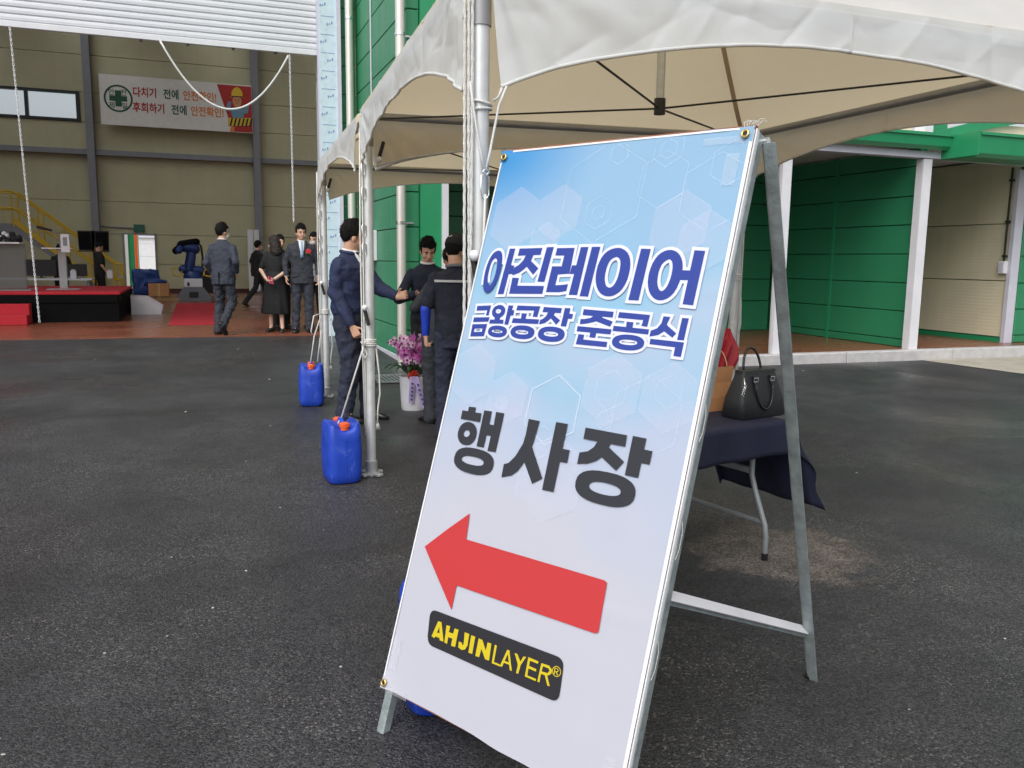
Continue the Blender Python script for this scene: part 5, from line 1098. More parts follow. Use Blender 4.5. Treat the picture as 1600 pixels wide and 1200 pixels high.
# white margins wrapped round the board, grommets, tape and staples
M_MARG = mat('banner_margin', (.76, .77, .80), .55, var=.05)
bm = nb(); obox(bm, (BWd+.0015, BHt/2, -.010), (1, 0, 0), (0, 1, 0), (0, 0, 1), .0025, BHt/2-.003, .0065, .001); finish('wrapped_edge', bm, M_MARG, ban)
bm = nb(); box(bm, BWd-.010, BWd+.001, .02, BHt-.01, .0026, .0032); finish('margin', bm, M_MARG, ban)
bm = nb(); box(bm, .001, .007, .02, BHt-.008, .0026, .0032); finish('margin', bm, M_MARG, ban)
bm = nb(); box(bm, .008, BWd-.011, BHt-.007, BHt-.001, .0026, .0032); finish('margin', bm, M_MARG, ban)
for u, v in ((.0175, 1.785), (.893, 1.787), (.016, .02), (.893, .022)):
    bm = nb(); tube(bm, [(u+.0095*math.cos(k*.3927), v+.0095*math.sin(k*.3927), .011) for k in range(16)], .0034, 8, closed=True); finish('grommet', bm, M_GOLD, ban, True)
    bm = nb(); flat(bm, [circ(u, v, .0072, 16)], (0, 0, 0), (1, 0, 0), (0, 1, 0), .0112); finish('grommet_hole', bm, M_BLACK, ban, keep=True)  # flat black disc paints the shade inside the eyelet
M_TAPE = tint_mat('clear_tape', (.84, .85, .90), .08)
for u, v, wd, hg in ((.035, .12, .016, .10), (.075, .008, .05, .02), (.87, .075, .016, .09), (.868, 1.69, .02, .09), (.83, 1.775, .06, .02)):
    bm = nb(); box(bm, u-wd, u+wd, v-hg/2, v+hg/2, .0060, .0064); finish('tape', bm, M_TAPE, ban)
bm = nb()
for k in range(3):
    v = 1.05-.31*k; tube(bm, [(BWd+.006, v, -.020), (BWd+.008, v-.03, -.028), (BWd+.007, v-.075, -.030), (BWd+.006, v-.10, -.022)], .0008, 4)
for k in range(7):
    a = k*.5; tube(bm, [(BWd-.03+.006*k, BHt-.002, .004), (BWd-.035+.009*k, BHt+.012+.006*math.sin(a*3), .004+.004*math.sin(a)), (BWd-.02+.008*k, BHt+.016+.005*math.cos(a*5), -.004)], .0009, 4)
tag(finish('tie_string', bm, M_WROPE, ban), kind='stuff')

# ------------------------------------------------------------------ table under the tent with its cloth and bags
NR = V((2.78, 3.40, 0)); e1 = V((-.974, -.225, 0)); e2 = V((-.225, .974, 0)); TH = .765
tb = tag(empty('folding_table', NR), 'folding table with grey tube legs under a navy cloth', 'table')
T = lambda a, b, z: e1*a + e2*b + V((0, 0, z))
bm = nb(); obox(bm, T(.75, .3, TH-.018), e1, e2, (0, 0, 1), .75, .3, .014, .004); finish('tabletop', bm, M_WHITE, tb)
for a in (.14, 1.36):
    s = -1 if a < .5 else 1
    for b, bo in ((.12, -.11), (.48, .11)):
        g0 = gz(*(NR+T(a, b, 0)).xy)
        bm = nb(); tube(bm, [T(a, b, TH-.03), T(a, b, .48), T(a-s*.0, b+bo*.25, .40), T(a, b+bo*.9, .24), T(a, b+bo, .18), T(a, b+bo, g0+.03)], .0145, 10); lg = finish('leg', bm, M_TUBE, tb, True, 50)
        bm = nb(); tube(bm, [T(a, b+bo, g0+.035), T(a, b+bo, g0+.001)], .0165, 10); finish('rubber_foot', bm, M_BLACK, lg)
    for z, b0, b1 in ((.50, .12, .48), (.25, .02, .58)):
        bm = nb(); bar(bm, T(a, b0, z), T(a, b1, z), .016 if z < .4 else .02, .02 if z < .4 else .035, bev=.004); finish('brace', bm, M_TUBE, tb)
    bm = nb(); tube(bm, [T(a, .3, .50), T(a-s*-.25, .3, TH-.035)], .010, 8); finish('brace', bm, M_TUBE, tb)
# the cloth: hangs short in front and long off the right end
cl = tag(empty('tablecloth', NR), 'dark navy velvety cloth hanging off the folding table', 'tablecloth')
bm = nb(); na, nbb = 70, 46
A0, A1, B0, B1 = -.49, 1.62, -.17, .80
vs = {}
for i in range(na+1):
    for j in range(nbb+1):
        a = A0+(A1-A0)*i/na; b = B0+(B1-B0)*j/nbb
        oa = max(0, -a); ob = max(0, -b); ob2 = max(0, b-.6); oa2 = max(0, a-1.5)
        ca, cb_ = min(max(a, 0), 1.5), min(max(b, 0), .6)
        fl_ = .010*math.sin(b*24+.6)*min(1, oa*5) + .010*math.sin(a*22)*min(1, (ob+ob2)*7)
        drop = math.hypot(oa, max(ob, ob2)) if oa and (ob or ob2) else oa+ob+ob2+oa2
        fa_ = -(.006+.36*oa+fl_) if oa else 0; fb_ = -(.006+.05*ob+fl_*.9) if ob else ((.006+.05*ob2+fl_) if ob2 else 0)
        if oa and ob: fa_ -= .22*min(oa, ob*1.6); fb_ -= .10*min(oa, ob)
        z = TH+.004-drop*.96+.0025*noise.noise(V((a*7, b*7, 0)))
        if oa2: fa_ = .006+.05*oa2
        vs[i, j] = bm.verts.new(T(ca+fa_, cb_+fb_, max(z, .12)))
for i in range(na):
    for j in range(nbb): bm.faces.new((vs[i, j], vs[i+1, j], vs[i+1, j+1], vs[i, j+1]))
o = finish('cloth', bm, M_NAVYC, cl, True)
k = o.modifiers.new('thick', 'SOLIDIFY'); k.thickness = .003
# black handbag
hb = tag(empty('handbag', V((2.66, 3.56, TH+.005)), .22), 'structured black leather handbag with silver buckles on the table', 'handbag')
bm = nb(); loft(bm, [((0, 0, .0), (.165, 0, 0), (0, .075, 0)), ((0, 0, .01), (.172, 0, 0), (0, .08, 0)), ((0, 0, .10), (.160, 0, 0), (0, .068, 0)), ((0, 0, .20), (.128, 0, 0), (0, .042, 0)), ((0, 0, .228), (.12, 0, 0), (0, .034, 0))], 36, 7)
finish('body', bm, M_LEATH, hb, True, 50)
bm = nb(); loft(bm, [((0, 0, .226), (.122, 0, 0), (0, .037, 0)), ((0, 0, .240), (.121, 0, 0), (0, .034, 0))], 36, 7); finish('rim', bm, M_LEATH, hb, True, 50)
bm = nb(); box(bm, -.08, .08, -.0655, -.0615, .095, .098); finish('stitching', bm, M_STEEL, hb)
def arc(x0, x1, y, z, h, n=14, lean=0.): return [V((x0+(x1-x0)*(.5-.5*math.cos(math.pi*k/n)), y+lean*math.sin(math.pi*k/n), z+h*math.sin(math.pi*k/n))) for k in range(n+1)]
bm = nb(); tube(bm, arc(-.055, .075, .03, .23, .115, lean=.02), .0065, 8); finish('handle', bm, M_LEATH, hb, True)
bm = nb(); tube(bm, arc(-.062, .062, -.062, .17, -.125, lean=-.02), .0065, 8); finish('handle', bm, M_LEATH, hb, True)
for x in (-.062, .062):
    bm = nb(); bar(bm, (x, -.045, .215), (x, -.066, .15), .018, .006, (0, -1, 0)); finish('strap_tab', bm, M_LEATH, hb)
    bm = nb(); tube(bm, [(x-.014, -.058, .185), (x+.014, -.058, .185), (x+.014, -.060, .205), (x-.014, -.060, .205)], .003, 6, closed=True); finish('buckle', bm, M_CHROME, hb)
bm = nb(); tube(bm, [(-.118, -.03, .218), (-.135, -.05, .19), (-.14, -.06, .16), (-.155, -.065, .13)], .003, 5)
for k in range(5): tube(bm, [(-.138-.004*k+.008*math.cos(a*.9), -.062, .175-.012*k+.009*math.sin(a*.9)) for a in range(7)], .0018, 4, closed=True)
finish('key_charm', bm, M_CHROME, hb, True)
# paper bag and umbrella
pb = tag(empty('paper_bag', V((2.515, 3.77, TH+.005)), .2), 'brown kraft paper bag behind the black handbag', 'paper bag')
bm = nb()
ringp = lambda z, w, d, q: [V((-w, -d, z)), V((w, -d, z)), V((w*1.02, 0, z-q)), V((w, d, z)), V((-w, d, z)), V((-w*1.02, 0, z-q))]
rr = [[bm.verts.new(p) for p in ringp(z, w_, d_, q)] for z, w_, d_, q in ((0, .12, .055, 0), (.07, .124, .058, 0), (.15, .126, .05, .002), (.235, .128, .06, .004))]
for A_, B_ in zip(rr, rr[1:]):
    for k in range(6): bm.faces.new((A_[k], A_[(k+1) % 6], B_[(k+1) % 6], B_[k]))
bm.faces.new(rr[0][::-1]); o = finish('body', bm, M_PAPER, pb); k = o.modifiers.new('t', 'SOLIDIFY'); k.thickness = .0015
bm = nb(); tube(bm, arc(-.03, .075, -.062, .232, .09, lean=.015), .0028, 6); finish('twine_handle', bm, mat('paper_twine', (.62, .45, .22), .8), pb, True)
bm = nb(); tube(bm, arc(-.02, .11, .062, .232, .075, lean=.0), .0028, 6); finish('twine_handle', bm, MATS['paper_twine'], pb, True)
um = tag(empty('umbrella', V((2.57, 3.80, TH+.02)), .3), 'folded dark red umbrella standing in the paper bag', 'umbrella')
um.rotation_euler = (.0, .26, .3); um.scale = (1.2, 1.2, 1.05)
bm = nb(); rings = []
for z, r_, am in ((.05, .02, .2), (.16, .05, .35), (.26, .075, .42), (.33, .068, .45), (.37, .028, .45), (.385, .012, .2)):
    rings.append([bm.verts.new((r_*(1-am*(.5+.5*math.cos(8*2*math.pi*k/48)))*math.cos(2*math.pi*k/48+z*2), r_*(1-am*(.5+.5*math.cos(8*2*math.pi*k/48)))*math.sin(2*math.pi*k/48+z*2), z+(.02*math.cos(8*2*math.pi*k/48) if z > .3 else 0))) for k in range(48)])
for A_, B_ in zip(rings, rings[1:]):
    for k in range(48): bm.faces.new((A_[k], A_[(k+1) % 48], B_[(k+1) % 48], B_[k]))
bm.faces.new(rings[0][::-1]); bm.faces.new(rings[-1]); finish('canopy', bm, M_REDU, um, True, 60)
bm = nb(); tube(bm, [(0, 0, .0), (0, 0, .43)], .005, 8); finish('shaft', bm, M_CHROME, um, True)

# ------------------------------------------------------------------ potted orchid, drain grating, litter
orx, ory = 1.86, 7.60
po = tag(empty('potted_orchid', (orx, ory, gz(orx, ory))), 'purple orchid in a white pot with a red bow and lilac ribbons', 'plant')
bm = nb(); lathe(bm, [(.105, 0), (.112, .02), (.118, .10), (.128, .30), (.132, .315), (.122, .318), (.118, .29)], (0, 0, 0), 26); finish('pot', bm, M_WHITE, po, True, 40)
bm = nb(); lathe(bm, [(.117, .28), (.06, .295), (.01, .30)], (0, 0, 0), 16); finish('moss', bm, mat('moss', (.05, .09, .02), .9, var=.3), po)
M_LEAF = mat('orchid_leaf', (.02, .075, .015), .35, var=.2); M_PET = mat('orchid_petal', (.56, .13, .44), .55, var=.3, vs=30); M_PET2 = mat('orchid_petal_pale', (.74, .46, .66), .55, var=.2, vs=30); M_LIP = mat('orchid_lip', (.28, .02, .16), .5)
rnd = random.Random(3)
for k in range(11):
    a = k*.571+.3; Ln = .20+.08*rnd.random(); bm = nb(); pr = []
    for t in range(7):
        q = t/6; wdt = .030*math.sin(math.pi*min(.97, q*.9+.12)); r_ = .03+Ln*q; z = .30+.16*math.sin(q*2.2)-.05*q
        c_ = V((r_*math.cos(a), r_*math.sin(a), z)); sd_ = V((-math.sin(a), math.cos(a), 0)); pr.append((bm.verts.new(c_+sd_*wdt), bm.verts.new(c_-V((0, 0, .008))), bm.verts.new(c_-sd_*wdt)))
    for A_, B_ in zip(pr, pr[1:]): bm.faces.new((A_[0], A_[1], B_[1], B_[0])); bm.faces.new((A_[1], A_[2], B_[2], B_[1]))
    finish('leaf', bm, M_LEAF, po, True)
def flower_me(m, nm):
    bm = nb()
    for k in range(5):
        a = math.pi/2+k*2*math.pi/5; wd = .018 if k in (1, 4) else .013; d = V((math.cos(a), 0, math.sin(a))); s = V((-math.sin(a), 0, math.cos(a)))
        vs = [bm.verts.new(p) for p in (V((0, -.004, 0)), d*.014+s*wd*.8+V((0, -.007, 0)), d*.031+s*wd*.6+V((0, -.004, 0)), d*.037, d*.031-s*wd*.6+V((0, -.004, 0)), d*.014-s*wd*.8+V((0, -.007, 0)))]
        bm.faces.new(vs)
    o = finish(nm, bm, m, po); return o
fl0 = flower_me(M_PET, 'flower'); fl1 = flower_me(M_PET2, 'flower')
bm = nb(); ell(bm, (0, -.012, -.003), (.008, .010, .009), su=8, sv=6); lip = finish('flower_lip', bm, M_LIP, fl0, True)
stems = 8
for sidx in range(stems):
    a = sidx*2*math.pi/stems+.4; pts = []
    lean = .08+.10*rnd.random()
    for t in range(9):
        q = t/8; pts.append(V((math.cos(a)*(.02+lean*q**1.6*1.25), math.sin(a)*(.02+lean*q**1.6*1.25), .29+.52*q-.16*q**3.2)))
    bm = nb(); tube(bm, pts, .0045, 5); finish('stem', bm, M_LEAF, po, True)
    for t in range(20):
        q = .36+.64*t/19; i = min(7, int(q*8)); p = pts[i].lerp(pts[i+1], q*8-i) + V((rnd.uniform(-.06, .06), rnd.uniform(-.06, .06), rnd.uniform(-.04, .04)))
        src = fl1 if (q > .86 or rnd.random() < .35) else fl0
        yaw = math.atan2(p.x, -p.y)*.6 + rnd.uniform(-.5, .5)
        f = share('flower', src.data, p, po, (rnd.uniform(-.6, .2), rnd.uniform(-.4, .4), yaw), (rnd.uniform(.95, 1.3),)*3)
        lp = lip.copy(); COL.objects.link(lp); lp.parent = f
for ch in list(fl0.children): bpy.data.objects.remove(ch)
bpy.data.objects.remove(fl0); bpy.data.objects.remove(fl1)
bm = nb()
for k in range(7):
    a = k*.9; c_ = V((-.035+.03*math.cos(a), -.135, .335+.03*math.sin(a))); tube(bm, [c_+V((.018*math.cos(t), -.012*math.sin(t*2), .022*math.sin(t+a))) for t in [i*.7854 for i in range(8)]], .008, 5, closed=True)
finish('bow', bm, mat('red_ribbon', (.70, .05, .03), .4), po, True)
M_LIL = mat('lilac_ribbon', (.52, .42, .70), .45, var=.06)
for x0, x1, z1 in ((-.05, -.055, .06), (-.02, .07, .0)):
    bm = nb(); pr = []
    for t in range(9):
        q = t/8; c_ = V((x0+(x1-x0)*q, -.150-.012*math.sin(q*5), .33-(.33-z1)*q*.92)); pr.append((bm.verts.new(c_-V((.024, 0, 0))), bm.verts.new(c_+V((.024, 0, .004)))))
    for A_, B_ in zip(pr, pr[1:]): bm.faces.new((A_[0], A_[1], B_[1], B_[0]))
    rb_ = finish('ribbon', bm, M_LIL, po, True)
    bm = nb()
    for q in range(5):
        t = .25+.15*q; c_ = V((x0+(x1-x0)*t, -.160-.012*math.sin(t*5), .33-(.33-z1)*t*.92)); box(bm, c_.x-.010, c_.x+.010, c_.y-.001, c_.y, c_.z-.007, c_.z+.007); box(bm, c_.x-.002, c_.x+.003, c_.y-.0015, c_.y-.0005, c_.z-.013, c_.z+.012)
    tag(finish('ribbon_writing', bm, mat('violet_ink', (.10, .05, .30), .5), rb_), kind='stuff')
gr = tag(empty('drain_grating', (2.02, 9.35, gz(2.02, 9.35)+.004)), 'small steel drain grating in the asphalt near the green wall', 'grating')
part('frame', M_TUBE, gr, (-.30, .30, -.30, -.26, 0, .014), (-.30, .30, .26, .30, 0, .014), (-.30, -.26, -.26, .26, 0, .014), (.26, .30, -.26, .26, 0, .014))
bm = nb(); box(bm, -.008, .008, -.258, .258, 0, .012); b0 = finish('bar', bm, M_TUBE, gr); b0.location = (-.22, 0, 0)
for k in range(1, 10): share('bar', b0.data, (-.22+.049*k, 0, 0), gr)
part('pit', M_BLACK, gr, (-.26, .26, -.26, .26, -.0008, .001))  # black sheet paints the shade below the bars
rnd = random.Random(11)
def pebble_me():
    bm = nb(); bmesh.ops.create_icosphere(bm, subdivisions=1, radius=1)
    for v in bm.verts: v.co *= 1+.35*noise.noise(v.co*2+V((rnd.random()*9, 0, 0))); v.co.z *= .45
    me = bpy.data.meshes.new('pebble'); bm.to_mesh(me); bm.free(); return me
M_PEB = mat('pale_stone', (.42, .41, .38), .8, var=.2)
pms = [pebble_me() for _ in range(4)]
for me in pms: me.materials.append(M_PEB)
spots = [(.40, 3.0), (-.22, 3.4), (-.35, 3.36), (-.12, 4.3), (.05, 3.6), (.45, 4.9), (.62, 4.4), (.2, 4.0), (-.9, 4.6), (.3, 6.1), (.52, 7.2), (-1.5, 6.4), (-1.8, 5.2), (-.1, 7.9), (.1, 10.5), (-1.2, 11.6), (-.6, 12.2), (.5, 12.4), (-1.9, 9.2), (1.0, 11.8), (.7, 9.6), (2.3, 2.0), (3.4, 3.9), (4.4, 4.6), (5.2, 6.3), (3.0, 2.3), (7.4, 8.9), (-.55, 2.7), (-.62, 2.72), (-.58, 2.78)]
for k, (x, y) in enumerate(spots):
    s_ = rnd.uniform(.0030, .007)*(1 if y < 5 else 1.5); p = bpy.data.objects.new('pebble', pms[k % 4]); COL.objects.link(p)
    p.location = (x+rnd.uniform(-.06, .06), y+rnd.uniform(-.06, .06), 0); p.location.z = gz(p.location.x, p.location.y)+.002
    p.scale = (s_*rnd.uniform(.8, 1.5), s_, s_); p.rotation_euler = (0, 0, rnd.uniform(0, 3)); tag(p, 'small pale stone chip lying loose on the asphalt', 'stone', 'loose stone chips on the asphalt')
# ------------------------------------------------------------------ people
def hand(bm, wr, d, n, curl=.5, thumb=1, k=1., fr=.0085):
    """palm and five fingers from the wrist along d, palm normal n (fingers close towards n), thumb = which side"""
    d = V(d).normalized(); n = V(n); n = (n-d*n.dot(d)).normalized(); s = d.cross(n)*thumb; wr = V(wr)
    loft(bm, [(wr-d*.02*k, s*.026*k, n*.02*k), (wr+d*.03*k, s*.034*k, n*.017*k), (wr+d*.075*k, s*.041*k, n*.015*k), (wr+d*.098*k, s*.038*k, n*.012*k)], 12, 2.6)
    for i, (o, L) in enumerate(((.031, .070), (.0105, .080), (-.0105, .075), (-.030, .058))):
        a = wr+d*(.088*k)+s*(o*k); c = curl*(1+.12*i)
        d1 = (d*math.cos(c*.9)+n*math.sin(c*.9)+s*o*1.2).normalized(); b = a+d1*L*.5*k
        d2 = (d*math.cos(c*2.1)+n*math.sin(c*2.1)).normalized(); e = b+d2*L*.5*k
        capsule(bm, a-d*.01, b, fr*k*1.05, fr*k, 8); capsule(bm, b, e, fr*k, fr*k*.8, 8)
    a = wr+d*.022*k+s*.026*k; b = a+(d*.55+s*.62+n*.35).normalized()*.045*k; e = b+(d*.85+s*.1+n*.45).normalized()*.035*k
    capsule(bm, a, b, .0125*k, .0105*k, 8); capsule(bm, b, e, .0105*k, .008*k, 8)

DEF = dict(hipL=(-.09, 0, .93), hipR=(.09, 0, .93), kneeL=(-.10, .02, .50), kneeR=(.10, .02, .50), ankL=(-.11, -.015, .085), ankR=(.11, -.015, .085),
           shL=(-.168, -.01, 1.375), shR=(.168, -.01, 1.375), elL=(-.245, -.03, 1.14), elR=(.245, -.03, 1.14), wrL=(-.25, .06, .905), wrR=(.25, .06, .905),
           hdL=(0, .25, -1), hdR=(0, .25, -1), hnL=(1, .1, 0), hnR=(-1, .1, 0), toeL=(-.18, 1), toeR=(.18, 1), pitchL=0., pitchR=0.)
def person(label, x, y, z, face, H, pose=None, lean=(0, 0), head=(0, 0), wide=1., voxel=.0075, hand_curl=.45, top='jacket', top_m=None, leg_m=None, sleeve='long', skirt=None, skin=None,
           hair=None, hair_style='short', group=None, torso_fold=.012, bulk=1., head_off=(0, 0, 0), tuck=False):
    """face: heading of the figure in degrees, 0 = into the hall (+y), 90 = to the left (-x)"""
    skin = skin or M_SKIN; hair = hair or M_HAIR
    root = tag(empty('person', (x, y, z), R(face), H/1.75), label, 'person', group)
    J = {k: (V(v) if len(v) == 3 else v) if isinstance(v, tuple) else v for k, v in DEF.items()}
    for k, v in (pose or {}).items(): J[k] = (V(v) if isinstance(v, tuple) and len(v) == 3 else v)
    def ln(p):      # the upper body leans from the hips
        p = V(p); t = max(0, (p.z-.95)/.68); return p + V((lean[0]*t, lean[1]*t, -.25*(lean[0]**2+lean[1]**2)*t))
    fixed = set((pose or {}).keys())
    for k in ('shL', 'shR', 'elL', 'elR', 'wrL', 'wrR'):
        if k not in fixed: J[k] = ln(J[k])
    for k in ('shL', 'shR'): J[k].x *= wide
    hc = ln((0, .015, 1.628)) + V(head_off)
    HM_ = Matrix.Translation(hc) @ Matrix.Rotation(R(head[0]), 4, 'Z') @ Matrix.Rotation(R(-head[1]), 4, 'X')
    chest = ln((0, 0, 1.34)); neck = ln((0, -.015, 1.47))
    # body: one continuous skin from head to ankles
    bm = nb()
    ell(bm, (0, -.012, .028), (.073, .093, .093), HM_, 20, 14); ell(bm, (0, .018, -.035), (.061, .070, .082), HM_, 18, 12); ell(bm, (0, .040, -.088), (.038, .040, .032), HM_)
    capsule(bm, HM_ @ V((0, .082, .005)), HM_ @ V((0, .106, -.038)), .009, .0145, 8)
    ell(bm, (0, .072, .012), (.05, .018, .012), HM_)
    ell(bm, (0, .084, -.068), (.022, .012, .010), HM_, 10, 8)
    for s in (-1, 1): ell(bm, (s*.074, -.008, -.018), (.013, .024, .034), HM_, 10, 8); ell(bm, (s*.036, .055, -.045), (.026, .024, .026), HM_, 10, 8)
    capsule(bm, neck-V((0, 0, .06)), HM_ @ V((0, -.018, -.06)), .060, .054, 14)
    loft(bm, [((0, 0, .90), (.13, 0, 0), (0, .09, 0)), (ln((0, 0, 1.1)), (.13, 0, 0), (0, .085, 0)), (chest, (.145, 0, 0), (0, .09, 0)), (ln((0, -.01, 1.44)), (.12, 0, 0), (0, .06, 0))], 18)
    for q in 'LR':
        capsule(bm, J['sh'+q], J['el'+q], .044, .036); capsule(bm, J['el'+q], J['wr'+q], .037, .0265)
        hand(bm, J['wr'+q], J['hd'+q], J['hn'+q], hand_curl if isinstance(hand_curl, float) else hand_curl['LR'.index(q)], 1 if q == 'R' else -1, 1., .0088 if voxel < .009 else .011)
        capsule(bm, J['hip'+q]-V((0, 0, .0)), J['knee'+q], .075 if skirt else .06, .05 if skirt else .045); capsule(bm, J['knee'+q], J['ank'+q], .052 if skirt else .045, .035)
        if skirt:
            kn, an = J['knee'+q], J['ank'+q]; capsule(bm, kn.lerp(an, .2)+V((0, -.012, 0)), kn.lerp(an, .5)+V((0, -.008, 0)), .045, .035)
        ty = J['toe'+q]; td = V((ty[0], ty[1], 0)).normalized(); capsule(bm, J['ank'+q], J['ank'+q]+td*.1-V((0, 0, .05)), .034, .022)
    fuse('body', bm, voxel, skin, root, 3)
    # face
    em = mat('dark_eye', (.02, .014, .012), .25)
    for s in (-1, 1):
        bm = nb(); ell(bm, (s*.030, .078, -.006), (.0095, .005, .0042), HM_, 10, 6); finish('eye', bm, em, root, True)
        bm = nb(); obox(bm, HM_ @ V((s*.031, .086, .017)), (HM_.to_3x3() @ V((1, 0, -.12*s))).normalized(), HM_.to_3x3() @ V((0, 1, 0)), HM_.to_3x3() @ V((0, 0, 1)), .017, .006, .0038, .002); finish('eyebrow', bm, hair, root)
    bm = nb(); ell(bm, (0, .092, -.070), (.023, .006, .0065), HM_, 12, 6); finish('mouth', bm, mat('lips', (.36, .12, .10), .5), root, True)
    # hair: a cap of locks with a hairline
    if hair_style:
        bm = nb(); vs = ell(bm, (0, -.014, .030), (.082, .103, .104), HM_, 40, 28); inv = HM_.inverted()
        for v in vs:
            p = inv @ v.co; sd_ = abs(p.x)
            line = (.052+.010*math.sin(p.x*60) if p.y > .045 else (.055 if p.y > .02 and sd_ > .05 else (-.02 if p.y > -.045 and sd_ > .045 else -.082)))
            c0 = V((0, -.012, .028))
            if p.z < line: p = c0 + (p-c0)*(.80 if hair_style != 'cap' else .8)
            else:
                nz_ = noise.noise(p*38)+.6*noise.noise(p*80); p = c0 + (p-c0)*(1.055+.035*nz_) + V((0, 0, .010*max(0, p.z)/.1))
            v.co = HM_ @ p
        if hair_style == 'long':
            loft(bm, [((0, -.02, .09), (.084, 0, 0), (0, .090, 0)), ((0, -.02, .0), (.102, 0, 0), (0, .104, 0)), ((0, -.025, -.10), (.112, 0, 0), (0, .108, 0)), ((0, -.035, -.18), (.112, 0, 0), (0, .098, 0)), ((0, -.045, -.225), (.098, 0, 0), (0, .07, 0))], 22, M=HM_)
            fuse('hair', bm, .009, hair, root, 2, .030, .035)
        else:
            rh = random.Random(int(x*1000)); tops = [v.co.copy() for v in bm.verts if (inv @ v.co).z > -.06 and ((inv @ v.co)-V((0, -.012, .028))).length > .088]
            if hair_style == 'short' and voxel < .0105:
                cr0 = HM_ @ V((0, -.05, .13)); ctr0 = HM_ @ V((0, -.012, .01))
                for q in range(420):       # short locks combed away from the crown
                    p = rh.choice(tops) + V((rh.uniform(-.006, .006), rh.uniform(-.006, .006), rh.uniform(-.006, .006))); out_ = (p-ctr0).normalized()
                    d = (p-cr0); d = (d-out_*d.dot(out_)).normalized() + out_*rh.uniform(.05, .5) + V((rh.uniform(-.4, .4), rh.uniform(-.4, .4), 0))
                    d.normalize(); sd2 = d.cross(out_).normalized(); Lk = rh.uniform(.016, .034); wk = rh.uniform(.0025, .005)
                    a0 = p - out_*.003; b1 = [bm.verts.new(a0+sd2*wk), bm.verts.new(a0-sd2*wk), bm.verts.new(a0+out_*wk)]; tip = bm.verts.new(a0+d*Lk)
                    for i_ in range(3): bm.faces.new((b1[i_], b1[(i_+1) % 3], tip))
            finish('hair', bm, hair, root, True)
    # upper garment
    tm = top_m or M_NAVYC; hem = {'jacket': .80, 'blouson': .96, 'shirt': .90, 'vest': .88, 'none': .9}[top]
    b_ = bulk
    bm = nb()
    secs = [((0, 0, hem), (.170*b_, 0, 0), (0, .122*b_, 0)), ((0, 0, max(hem+.06, .95)), (.176*b_, 0, 0), (0, .126*b_, 0)), (ln((0, .0, 1.10)), (.168*b_, 0, 0), (0, .122*b_, 0)), (ln((0, 0, 1.24)), (.180*b_, 0, 0), (0, .126*b_, 0)),
            (ln((0, -.003, 1.36)), (.192*wide*b_, 0, 0), (0, .120*b_, 0)), (ln((0, -.010, 1.415)), (.178*wide, 0, 0), (0, .098, 0)), (ln((0, -.014, 1.45)), (.128, 0, 0), (0, .084, 0)), (ln((0, -.016, 1.48)), (.082, 0, 0), (0, .074, 0)), (ln((0, -.016, 1.505)), (.070, 0, 0), (0, .068, 0))]
    if top == 'jacket': secs[0] = ((0, .0, hem), (.180*b_, 0, 0), (0, .135*b_, 0))
    loft(bm, secs, 28, 2.25)
    cuffs = []
    for q in 'LR':
        sh, el, wr = J['sh'+q], J['el'+q], J['wr'+q]
        if sleeve == 'long':
            capsule(bm, sh, el, .060*b_, .054*b_, 14); capsule(bm, el, wr-(wr-el).normalized()*.035, .058*b_, .043, 14)
        elif sleeve == 'short':
            capsule(bm, sh, sh.lerp(el, .78), .064*b_, .062*b_, 14)
    fuse({'jacket': 'jacket', 'blouson': 'jacket', 'shirt': 'shirt', 'vest': 'work_shirt', 'none': 'dress_top'}[top], bm, voxel*1.15, tm, root, 4, torso_fold, .085)
    if top == 'blouson':
        bm = nb(); loft(bm, [((0, 0, hem-.005), (.168*b_, 0, 0), (0, .118*b_, 0)), ((0, 0, hem+.05), (.180*b_, 0, 0), (0, .130*b_, 0))], 60, 2.25)
        for i_, v in enumerate(bm.verts): v.co.x *= 1+.012*(i_ % 2); v.co.y *= 1+.012*(i_ % 2)
        finish('rib_hem', bm, tm, root)
        bm = nb(); tube(bm, [ln((0, .132*b_, z_)) for z_ in (.98, 1.1, 1.2)], .004, 5); finish('zip', bm, M_STEEL, root)
    if top == 'jacket':
        bm = nb(); box(bm, -.0035, .0035, -.150*b_, -.128*b_, hem+.005, hem+.19); finish('back_vent', bm, M_BLACKF, root)
        for s_ in (-1, 1):
            bm = nb(); obox(bm, (s_*.115*b_, .108*b_, .93), V((.92, -s_*.4, 0)).normalized(), V((s_*.4, .92, 0)).normalized(), (0, 0, 1), .055, .010, .018, .004); finish('pocket_flap', bm, tm, root)
        bm = nb()
        for z_ in (1.06, 1.17): ell(bm, ln((.012, .134*b_, z_)), (.008, .006, .008), su=8, sv=6)
        finish('button', bm, M_BLACK, root)
    if sleeve == 'long' and voxel < .0105:
        for q in 'LR':
            el, wr = J['el'+q], J['wr'+q]; dd = (wr-el).normalized(); bm = nb(); tube(bm, [wr-dd*.034, wr-dd*.012, wr-dd*.004], [.036, .036, .035], 12); finish('cuff', bm, M_WCLOTH if top == 'jacket' else tm, root, True)
    # legs
    if skirt:
        bm = nb(); loft(bm, [((0, 0, 1.12), (.150, 0, 0), (0, .115, 0)), ((0, 0, .95), (.185, 0, 0), (0, .145, 0)), ((0, .0, .65), (.225, 0, 0), (0, .175, 0)), ((0, .0, .36), (.262, 0, 0), (0, .205, 0)), ((0, 0, .34), (.25, 0, 0), (0, .195, 0))], 44)
        for v in bm.verts:
            a = math.atan2(v.co.y, v.co.x); t = max(0, (1.0-v.co.z)/.65); v.co.x *= 1+.07*t*math.sin(a*9+1); v.co.y *= 1+.07*t*math.sin(a*9+1)
        finish('skirt', bm, skirt, root, True)
    else:
